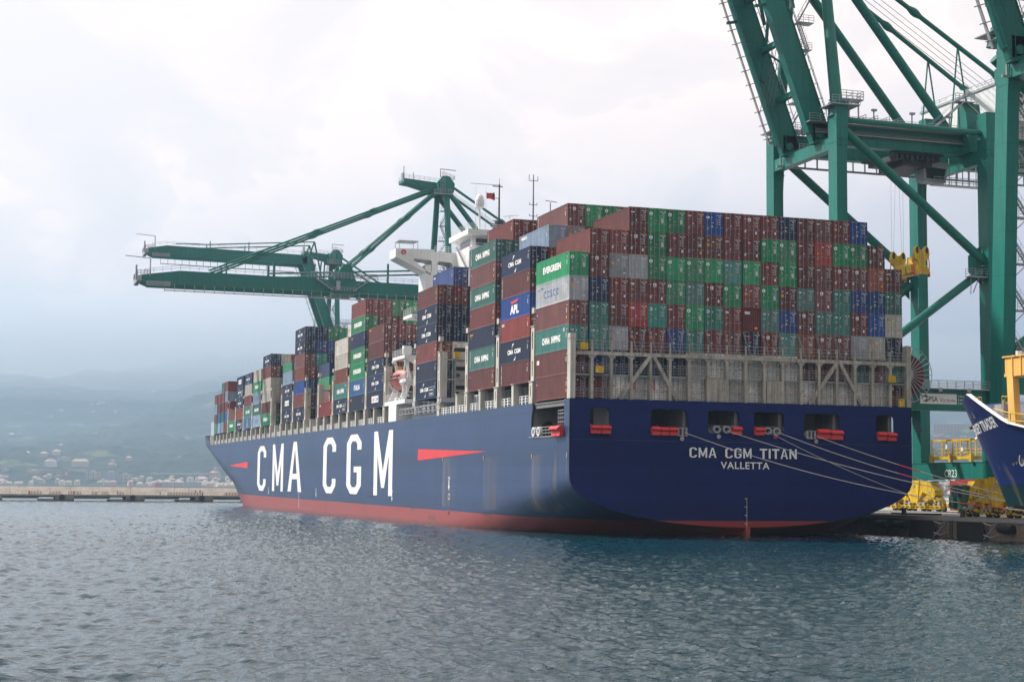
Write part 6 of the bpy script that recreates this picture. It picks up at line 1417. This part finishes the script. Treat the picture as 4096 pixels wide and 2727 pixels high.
mb = MB(); a, b_ = Bx(0, D0+3), Bx(500, D0+3); mb.rail([(*a, 2.3), (*b_, 2.3)], 1.1, 4, .035, 2); mb.build('railing', m_grey, bw)
m_rw = bpy.data.materials.new('red_white_barrier'); m_rw.use_nodes = True; n2_ = m_rw.node_tree.nodes; l2_ = m_rw.node_tree.links
g_ = n2_.new('ShaderNodeNewGeometry'); s_x = n2_.new('ShaderNodeSeparateXYZ'); l2_.new(g_.outputs['Position'], s_x.inputs[0]); f1 = n2_.new('ShaderNodeMath'); f1.operation = 'FRACT'; l2_.new(s_x.outputs[0], f1.inputs[0])
f2 = n2_.new('ShaderNodeMath'); f2.operation = 'GREATER_THAN'; f2.inputs[1].default_value = .8; l2_.new(f1.outputs[0], f2.inputs[0]); x_ = n2_.new('ShaderNodeMix'); x_.data_type = 'RGBA'; x_.inputs[6].default_value = (.62,.60,.56,1); x_.inputs[7].default_value = (.45,.12,.10,1)
l2_.new(f2.outputs[0], x_.inputs[0]); l2_.new(x_.outputs[2], n2_['Principled BSDF'].inputs['Base Color'])
BAR = [(-74.6,5.0),(-67.8,4.6),(-61.4,4.6),(-54.0,2.6),(-50.4,2.5),(-45.2,2.5),(-28.6,12.6),(-9.2,10)]
for i, (x, w_) in enumerate(BAR):
    y = 388+16-.034*(x+420-320)+D0+2.0; o = MB(); o.prism([(x, 2.32), (x+w_, 2.32), (x+w_-.25, 3.25), (x+.3, 3.25)], 1, y, y+.5); o = o.build('road_barrier', m_rw)
    tag(o, f"red and white striped barrier on the breakwater deck, {WORDS[i+1]} from the left", 'barrier', 'striped barriers on the breakwater')
def person(x, y, z, lab, h=1.72, c=(.05,.05,.06)):
    mb = MB(); mb.tube((x-.1, y, z), (x-.09, y, z+.82), .07, 8, .1); mb.tube((x+.1, y, z), (x+.09, y, z+.82), .07, 8, .1)
    mb.tube((x, y, z+.78), (x, y, z+1.15), .17, 10, .15); mb.tube((x, y, z+1.15), (x, y, z+1.45), .15, 10, .21); mb.tube((x, y, z+1.45), (x, y, z+1.52), .2, 10, .07)
    mb.tube((x-.2, y, z+1.42), (x-.26, y-.05, z+.8), .05, 6, .04); mb.tube((x+.2, y, z+1.42), (x+.26, y-.05, z+.8), .05, 6, .04)
    for a, b_, r0, r1 in ((1.5,1.56,.06,.06),(1.54,1.6,.06,.1),(1.6,1.68,.1,.105),(1.68,1.75,.105,.06)): mb.tube((x, y, z+a), (x, y, z+b_), r0, 8, r1)
    o = mb.build('person', mat('dark_clothing', c, .8)); tag(o, lab, 'person', 'people on the breakwater')
yy = lambda x: 388+16-.034*(x+420-320)+D0+7
person(-18.2, yy(-18.2), 2.3, 'person in dark clothes standing on the breakwater near the ship bow, left one'); person(-16.6, yy(-16.6), 2.3, 'person in dark clothes standing on the breakwater near the ship bow, right one', 1.72, (.03,.06,.05))
mb = MB(); x = -48; y = yy(x)-3; mb.tube((-21.8-4, yy(-25.8)-4, 2.3), (-25.8, yy(-25.8)-4, 8.5), .06, 5); mb.box(-26.4, yy(-25.8)-4.1, 8.3, -25.2, yy(-25.8)-3.9, 8.45); o = mb.build('lamp_post', m_galv); tag(o, 'thin lamp post on the breakwater left of the ship bow', 'lamp post')
# ================================================================ hills
def hill_h(a, r):
    """height at bearing a (radians from +Y) and distance r from the harbour mouth"""
    r = r/2.7; x = CX+r*np.sin(a); y = CY+r*np.cos(a); d = np.degrees(a)
    sm = lambda t: np.clip(t, 0, 1)**2*(3-2*np.clip(t, 0, 1))
    # far ridge
    far = 185*sm((r-2500)/2000)*(.8+.4*fbm(x/900, y/900, 3, 5))
    # left spur and the near spur that runs down behind the ship bow
    sp1 = 70*np.exp(-((d-(-1.5))/5.5)**2)*sm((r-1650)/1500)
    sp2 = 105*np.exp(-((d-9.0)/6.0)**2)*sm((r-1500)/1200)
    sp3 = 45*np.exp(-((d-24)/9.0)**2)*sm((r-1300)/1300)+50*np.exp(-((d-37)/6.0)**2)*sm((r-1000)/1200)
    base = 30*sm((r-1320)/350)
    hgt = far+sp1+sp2+sp3+base
    rough = fbm(x/260, y/260, 4, 11)-.5; mid = fbm(x/70, y/70, 3, 23)-.5
    hgt = hgt*(1+.35*rough)+22*mid*sm((r-1350)/500)
    return np.where(r < 1330, -2+0*r, hgt*2.7)
NA, NR = 620, 360
aa = np.radians(np.linspace(-8, 44, NA)); rr = 3500*(15000/3500)**(np.linspace(0, 1, NR)**1.15)
A_, R_ = np.meshgrid(aa, rr); Hh = hill_h(A_, R_)
X_ = CX+R_*np.sin(A_); Y_ = CY+R_*np.cos(A_)
canopy = (fbm(X_/21, Y_/21, 2, 71)-.35)*np.clip((R_-3700)/500, 0, 1)*20*np.where(fbm(X_/120, Y_/120, 2, 91) > .4, 1, .25)
Z_ = Hh+canopy
me = bpy.data.meshes.new('hills'); me.vertices.add(NA*NR); me.vertices.foreach_set('co', np.stack([X_, Y_, Z_], -1).astype(np.float32).ravel())
i0 = (np.arange(NR-1)[:, None]*NA+np.arange(NA-1)[None]).ravel(); fc = np.stack([i0, i0+1, i0+NA+1, i0+NA], -1).astype(np.int32)
me.loops.add(fc.size); me.loops.foreach_set('vertex_index', fc.ravel()); me.polygons.add(len(fc)); me.polygons.foreach_set('loop_start', np.arange(0, fc.size, 4, dtype=np.int32)); me.update(calc_edges=True)
m_hill = bpy.data.materials.new('wooded_hillside'); m_hill.use_nodes = True; n = m_hill.node_tree.nodes; l = m_hill.node_tree.links; b = n['Principled BSDF']; b.inputs['Roughness'].default_value = .95; b.inputs['Specular IOR Level'].default_value = .1
g_ = n.new('ShaderNodeNewGeometry')
def hn(s, d, rough=.6): 
    q = n.new('ShaderNodeTexNoise'); q.inputs['Scale'].default_value = s; q.inputs['Detail'].default_value = d; q.inputs['Roughness'].default_value = rough; l.new(g_.outputs['Position'], q.inputs[0]); return q.outputs[0]
r1 = n.new('ShaderNodeValToRGB'); r1.color_ramp.elements[0].position = .35; r1.color_ramp.elements[0].color = (.006,.018,.020,1); r1.color_ramp.elements[1].position = .68; r1.color_ramp.elements[1].color = (.036,.060,.040,1); l.new(hn(.035, 6, .75), r1.inputs[0])
r2 = n.new('ShaderNodeValToRGB'); r2.color_ramp.elements[0].position = .60; r2.color_ramp.elements[0].color = (0,0,0,1); r2.color_ramp.elements[1].position = .68; r2.color_ramp.elements[1].color = (1,1,1,1); l.new(hn(.004, 5), r2.inputs[0])
x_ = n.new('ShaderNodeMix'); x_.data_type = 'RGBA'; x_.inputs[7].default_value = (.10,.12,.07,1); l.new(r2.outputs[0], x_.inputs[0]); l.new(r1.outputs[0], x_.inputs[6]); l.new(x_.outputs[2], b.inputs['Base Color'])
me.materials.append(m_hill); hl = bpy.data.objects.new('hills', me); COL.objects.link(hl); hl['kind'] = 'structure'
mb = MB()                                             # coastal flat the town stands on
for i in range(52):
    a0, a1 = R(-8+i), R(-7+i); q = [(CX+r_*math.sin(a), CY+r_*math.cos(a), 3.0) for r_, a in ((3250,a0),(3250,a1),(3850,a1),(3850,a0))]; mb.add(q, [(0,1,2,3)]); mb.add([(x, y, z_) for (x, y, z) in q[:2] for z_ in (3.0, -4)], [(0,1,3,2)])
o = mb.build('shore', mat('shore_ground', (.16,.16,.14), .9, var=.3, scale=.02)); o['kind'] = 'structure'
# ================================================================ houses and bridges on the slopes
def ground(px_deg, r): return float(hill_h(np.array(R(px_deg)), np.array(float(r))))
WALLC = {'pink': (.50,.36,.31), 'cream': (.58,.52,.42), 'white': (.64,.64,.60), 'grey': (.38,.40,.42), 'red': (.42,.12,.10), 'salmon': (.52,.38,.31), 'blue': (.33,.40,.48), 'yellow': (.56,.46,.26)}
WM = {k: mat(k+'_render', v, .85, var=.06, scale=.1) for k, v in WALLC.items()}
m_tile = mat('roof_tile', (.40,.32,.27), .8, var=.12); m_slab = mat('roof_slab', (.50,.49,.47), .8, var=.08); m_win = mat('window_dark', (.06,.07,.08), .3, var=.1)
def house(deg, r, w_, d_, h_, col, roof, lab, z=None, tower=None, balc=False, cat='house', rot=None, sink=4):
    a = R(deg); x = CX+r*math.sin(a); y = CY+r*math.cos(a); z = (ground(deg, r) if z is None else z)
    e = empty('house' if cat == 'house' else 'apartment_block', (x, y, z-sink), lab, cat, 'buildings on the far shore')
    ang = -a if rot is None else rot; M_ = Matrix.Translation((x, y, z)) @ Matrix.Rotation(ang, 4, 'Z')
    mb = MB(); mb.box(-w_/2, 0, -sink, w_/2, d_, h_); mb.xf(M_); mb.build('wall', WM[col], e)
    mb = MB()
    if roof == 'hip': mb.add([(-w_/2-.6,-.6,h_),(w_/2+.6,-.6,h_),(w_/2+.6,d_+.6,h_),(-w_/2-.6,d_+.6,h_),(-w_/2+d_*.4,d_/2,h_+min(w_,d_)*.26),(w_/2-d_*.4,d_/2,h_+min(w_,d_)*.26)], [(0,1,5,4),(1,2,5),(2,3,4,5),(3,0,4),(3,2,1,0)])
    else: mb.box(-w_/2-.5, -.5, h_, w_/2+.5, d_+.5, h_+.7); mb.box(-w_/6, d_*.3, h_+.7, w_/6, d_*.7, h_+3)
    mb.xf(M_); rf = mb.build('roof', m_tile if roof == 'hip' else m_slab, e)
    if tower: 
        mb = MB(); tw, th = tower; mb.box(-tw/2, d_*.3, h_, tw/2, d_*.3+tw, h_+th); mb.xf(M_); mb.build('tower', WM[col], e)
        mb = MB(); mb.add([(-tw/2-.5,d_*.3-.5,h_+th),(tw/2+.5,d_*.3-.5,h_+th),(tw/2+.5,d_*.3+tw+.5,h_+th),(-tw/2-.5,d_*.3+tw+.5,h_+th),(0,d_*.3+tw/2,h_+th+2)], [(0,1,4),(1,2,4),(2,3,4),(3,0,4)]); mb.xf(M_); mb.build('tower_roof', m_tile, e)
    nf = max(1, int(h_/3.1)); nc = max(2, int(w_/3.4)); 
    for f_ in range(nf):
        mb = MB()
        for c in range(nc):
            u = -w_/2+(c+.5)*w_/nc; z0 = f_*h_/nf+.9
            if balc and c % 3 == 1: mb.box(u-1.3, -.1, z0, u+1.3, -.02, z0+1.7)
            else: mb.box(u-.55, -.1, z0, u+.55, -.02, z0+1.5)
        for c in range(max(1, int(d_/4))): v = (c+.5)*d_/max(1, int(d_/4)); mb.box(-w_/2-.1, v-.5, f_*h_/nf+.9, -w_/2-.02, v+.5, f_*h_/nf+2.4)
        mb.xf(M_); mb.build('window_row', m_win, e)
        if balc and f_:
            mb = MB(); mb.box(-w_/2-.2, -1.3, f_*h_/nf-.15, w_/2+.2, 0, f_*h_/nf+.1) if balc == 2 else [mb.box(-w_/2+(c+.5)*w_/nc-1.7, -1.2, f_*h_/nf-.1, -w_/2+(c+.5)*w_/nc+1.7, 0, f_*h_/nf+.9) for c in range(1, nc, 3)]
            mb.xf(M_); mb.build('balcony', m_slab, e)
    return e

# ---- placed houses: bearing, distance, width, depth, height, wall colour, roof, tower, balconies, label
HT = [
 (2.985, 4124, 42.8, 22, 14.9, 'cream', 'hip', None, 0, 'large cream building with hipped roof high above the breakwater, left shore'),
 (2.011, 4092, 29.7, 22, 15.1, 'white', 'hip', (8.3, 5.7), 0, 'pale square building with small roof turret left of the large cream one'),
 (2.445, 4284, 33.2, 22, 12.0, 'cream', 'flat', None, 0, 'pale flat-roofed building behind the large cream one on the slope'),
 (4.059, 4092, 21.6, 22, 11.7, 'pink', 'hip', (9.7, 10.0), 0, 'pink villa with a square tower on the slope'),
 (1.248, 4556, 19.1, 19, 5.4, 'salmon', 'hip', None, 0, 'small salmon house with bright roof high on the left slope'),
 (1.785, 4404, 22.5, 22, 9.0, 'pink', 'hip', None, 0, 'pale pink house right of the small salmon one'),
 (2.196, 4428, 21.9, 22, 8.8, 'white', 'hip', None, 0, 'white house on the slope above the flat-roofed building'),
 (2.322, 5084, 12.6, 13, 5.9, 'cream', 'hip', None, 0, 'little cream house alone in the woods above the villas'),
 (0.558, 3956, 15.6, 16, 7.4, 'pink', 'flat', None, 0, 'small pink house at the far left edge above the breakwater'),
 (1.473, 3924, 32.3, 22, 8.8, 'yellow', 'flat', None, 2, 'long low yellow building near the left end of the viaduct'),
 (2.538, 3852, 15.2, 15, 8.0, 'red', 'flat', (4.6, 4.6), 0, 'dark red house in trees below the viaduct'),
 (2.284, 3868, 16.6, 17, 4.5, 'salmon', 'flat', None, 0, 'low salmon shed left of the dark red house'),
 (3.435, 3828, 32.8, 22, 19.9, 'cream', 'flat', None, 2, 'cream apartment block with balconies, leftmost of the three by the shore'),
 (4.021, 3772, 32.3, 22, 24.0, 'blue', 'flat', None, 1, 'pale blue apartment block, middle of the three by the shore'),
 (4.500, 3780, 27.4, 22, 19.3, 'white', 'flat', None, 2, 'white apartment block with balconies, rightmost of the three by the shore'),
 (5.002, 3300, 14.5, 14, 10.7, 'white', 'hip', None, 0, 'white four-storey house standing alone behind the breakwater'),
 (5.616, 3300, 13.0, 13, 12.0, 'red', 'flat', None, 0, 'reddish block at the left end of the long grey ones'),
 (5.905, 3300, 21.1, 21, 13.8, 'grey', 'hip', None, 0, 'grey long block with several roofs, left of two'),
 (6.300, 3300, 19.0, 19, 13.8, 'blue', 'hip', None, 0, 'bluish long block in the middle of the waterfront row'),
 (6.783, 3300, 34.8, 22, 13.8, 'grey', 'flat', None, 0, 'grey long block at the right of the waterfront row'),
 (7.544, 3852, 26.0, 22, 18.7, 'pink', 'hip', (7.8, 11.4), 0, 'tall pinkish building with crenellated tower beside the ship bow'),
 (7.207, 3708, 15.9, 16, 8.6, 'salmon', 'hip', None, 0, 'small salmon house in the town left of the ship bow'),
 (7.448, 3700, 15.2, 15, 8.8, 'cream', 'hip', None, 0, 'small cream house in the town left of the ship bow'),
 (7.095, 3820, 28.9, 22, 6.9, 'white', 'hip', None, 0, 'white terrace of houses below the arched bridge'),
 (7.928, 3300, 10.9, 11, 8.5, 'white', 'hip', None, 0, 'white shed with pointed roof beside the hull, left one'),
 (8.142, 3300, 12.5, 13, 9.3, 'white', 'hip', None, 0, 'white shed with pointed roof beside the hull, right one'),
 (6.295, 4284, 24.0, 22, 4.2, 'salmon', 'flat', None, 0, 'long salmon house on the slope above the arched bridge'),
 (4.602, 4260, 16.8, 17, 9.8, 'salmon', 'hip', None, 0, 'salmon ruin-like house half hidden in trees on the near spur'),
 (3.289, 8332, 20.2, 20, 7.5, 'pink', 'hip', None, 0, 'pink house high on the wooded hill, left of the paired ones'),
 (3.613, 8340, 40.4, 22, 9.2, 'white', 'hip', None, 0, 'wide white house high on the wooded hill'),
 (3.372, 8036, 25.1, 22, 7.8, 'white', 'hip', None, 0, 'small white house below the wide white one on the hill'),
 (4.103, 8012, 20.5, 21, 13.9, 'pink', 'hip', None, 0, 'square pink house on the hill right of the white ones'),
 (2.292, 8028, 26.7, 22, 10.0, 'cream', 'hip', None, 0, 'cream house on the middle of the left hill'),
 (1.977, 7884, 21.8, 22, 12.0, 'pink', 'hip', None, 0, 'pink house lower left on the wooded hill'),
 (3.423, 5732, 23.8, 22, 8.3, 'cream', 'flat', None, 0, 'cream long house at the edge of the near spur'),
 (0.704, 6228, 23.7, 22, 10.8, 'grey', 'hip', None, 0, 'grey house far left on the slope above terraces'),
 (5.384, 9564, 26.5, 22, 8.0, 'white', 'flat', None, 0, 'white house highest on the right part of the hill'),
 (33.305, 5348, 135.1, 22, 31.8, 'salmon', 'flat', None, 2, 'long terraced salmon apartment block on the hill seen through the crane legs'),
 (32.636, 4316, 31.6, 22, 32.5, 'pink', 'flat', None, 1, 'pink apartment block with tower, left of three behind the yellow cage'),
 (33.046, 4332, 34.0, 22, 25.7, 'pink', 'flat', None, 1, 'pink apartment block with tower, middle of three behind the yellow cage'),
 (33.578, 4324, 51.9, 22, 20.2, 'salmon', 'flat', None, 1, 'salmon apartment block, right of three behind the yellow cage'),
]
for dg, r_, w_, d_, h_, c_l, rf, tw, bl, lb_ in HT:
    house(dg, r_, w_, d_, h_, c_l, rf, lb_, tower=tw, balc=bl, cat='house' if h_ < 20 or rf == 'hip' else 'apartment block', sink=12)
# ---- arched road bridge across the valley
A_b, B_b = V((287.9, 3765.0, 33.3)), V((406.6, 3651.1, 33.1))
br = empty('arch_bridge', (A_b.x, A_b.y, 3), 'pale concrete road bridge with two arches below the wooded hill, left of the bow', 'bridge')
d_b = (B_b-A_b); L_b = d_b.length; u_b = d_b.normalized()
m_pale = mat('bridge_concrete', (.50,.51,.52), .8, var=.08, scale=.05)
mb = MB(); mb.bar(A_b, B_b, 12, 2.4); mb.build('deck', m_pale, br)
for t0, t1 in ((.29, .56), (.73, .975)):
    mb = MB(); n_ = 16
    def ar(t): q = (t-t0)/(t1-t0)*2-1; p = A_b+d_b*t; return V((p.x, p.y, p.z-3-46*q*q))
    for i in range(n_): mb.bar(ar(t0+(t1-t0)*i/n_), ar(t0+(t1-t0)*(i+1)/n_), 5, 3.0)
    mb.build('arch', m_pale, br)
for t in (.1,.2,.215,.235,.255,.29,.34,.38,.55,.59,.625,.66,.70,.73,.78,.93,.96):
    mb = MB(); p = A_b+d_b*t; mb.tube((p.x, p.y, p.z-1), (p.x, p.y, (p.z-55) if not (.3 < t < .5 or .75 < t < .95) else p.z-26), 1.3, 6); mb.build('pier', m_pale, br)
A_v, B_v = V((-0.1, 3771.9, 40.7)), V((133.0, 3766.7, 34.2))
vd = empty('viaduct', (A_v.x, A_v.y, 3), 'long brick viaduct with many low arches on the left shore', 'bridge'); d_v = B_v-A_v
m_vd = mat('viaduct_stone', (.34,.30,.27), .9, var=.1, scale=.05); mb = MB(); mb.bar(A_v, B_v, 9, 3.0); mb.build('deck', m_vd, vd)
for i in range(13):
    p = A_v+d_v*((i+.5)/13); mb = MB(); mb.box(p.x-2, p.y-3, p.z-26, p.x+2, p.y+3, p.z-1); mb.prism([(p.x-6.5, p.z-1.5), (p.x-2, p.z-8), (p.x+2, p.z-8), (p.x+6.5, p.z-1.5)], 1, p.y-3.2, p.y+2.8); mb.build('pier', m_vd, vd)
# ---- the dense little roofs of the town, too small and many to tell apart
mb = MB(); rt = random.Random(11)
for i in range(400):
    if i < 300: dg = rt.uniform(.2, 8.4); r_ = 3420+430*rt.random()**1.1
    else: dg = rt.uniform(31.8, 36.5); r_ = rt.uniform(3450, 4000)
    if i < 300 and rt.random() > (.16+.5*(dg > 5.3)): continue
    a = R(dg); x = CX+r_*math.sin(a); y = CY+r_*math.cos(a); z = max(3., ground(dg, r_)); w_ = rt.uniform(7, 17); d_ = rt.uniform(7, 11); h_ = rt.uniform(4, 10); k_ = rt.choice((0, 0, 1, 1, 2, 3))
    mb.box(x-w_/2, y-d_/2, z-6, x+w_/2, y+d_/2, z+h_, k_)
    mb.add([(x-w_/2-.4,y-d_/2-.4,z+h_),(x+w_/2+.4,y-d_/2-.4,z+h_),(x+w_/2+.4,y+d_/2+.4,z+h_),(x-w_/2-.4,y+d_/2+.4,z+h_),(x-w_/4,y,z+h_+2.5),(x+w_/4,y,z+h_+2.5)], [(0,1,5,4),(1,2,5),(2,3,4,5),(3,0,4)], 4)
    for f_ in range(int(h_/3)):
        for c in range(int(w_/3)): u = x-w_/2+1+3*c; mb.add([(u,y-d_/2-.05,z+.8+3*f_),(u+1.1,y-d_/2-.05,z+.8+3*f_),(u+1.1,y-d_/2-.05,z+2.3+3*f_),(u,y-d_/2-.05,z+2.3+3*f_)], [(0,1,2,3)], 5)
o = mb.build('town_houses', [WM['cream'], WM['white'], WM['salmon'], WM['pink'], m_tile, m_win]); tag(o, 'small crowded houses of the town along the far shore', 'houses', kind='stuff')


# ================================================================ haze
hz = bpy.data.materials.new('haze_air'); hz.use_nodes = True; n = hz.node_tree.nodes; l = hz.node_tree.links; n.remove(n['Principled BSDF'])
v_ = n.new('ShaderNodeVolumePrincipled'); v_.inputs['Density'].default_value = .00014; v_.inputs['Color'].default_value = (.45,.65,.875,1); v_.inputs['Anisotropy'].default_value = .35
l.new(v_.outputs[0], n['Material Output'].inputs['Volume'])
mb = MB(); mb.box(-16000, -1500, -30, 16000, 16500, 925); o = mb.build('haze', hz); o['kind'] = 'stuff'; o['label'] = 'pale blue haze over the harbour and hills'

# low cloud lying on the ridge
for k_, (zb_, dn_) in enumerate(((430, .00016), (540, .00030), (650, .0005))):
    cb = bpy.data.materials.new('cloud_air'); cb.use_nodes = True; n = cb.node_tree.nodes; l = cb.node_tree.links; n.remove(n['Principled BSDF'])
    v_ = n.new('ShaderNodeVolumePrincipled'); v_.inputs['Density'].default_value = dn_; v_.inputs['Color'].default_value = (.86,.93,1,1); v_.inputs['Anisotropy'].default_value = .35
    l.new(v_.outputs[0], n['Material Output'].inputs['Volume'])
    mb = MB(); mb.box(-12000+k_*40, 7600+k_*50, zb_, 12000-k_*40, 15900-k_*60, 915-k_*3); o = mb.build('cloud_bank', cb); o['kind'] = 'stuff'; o['label'] = 'low cloud lying on the ridge of the hills'
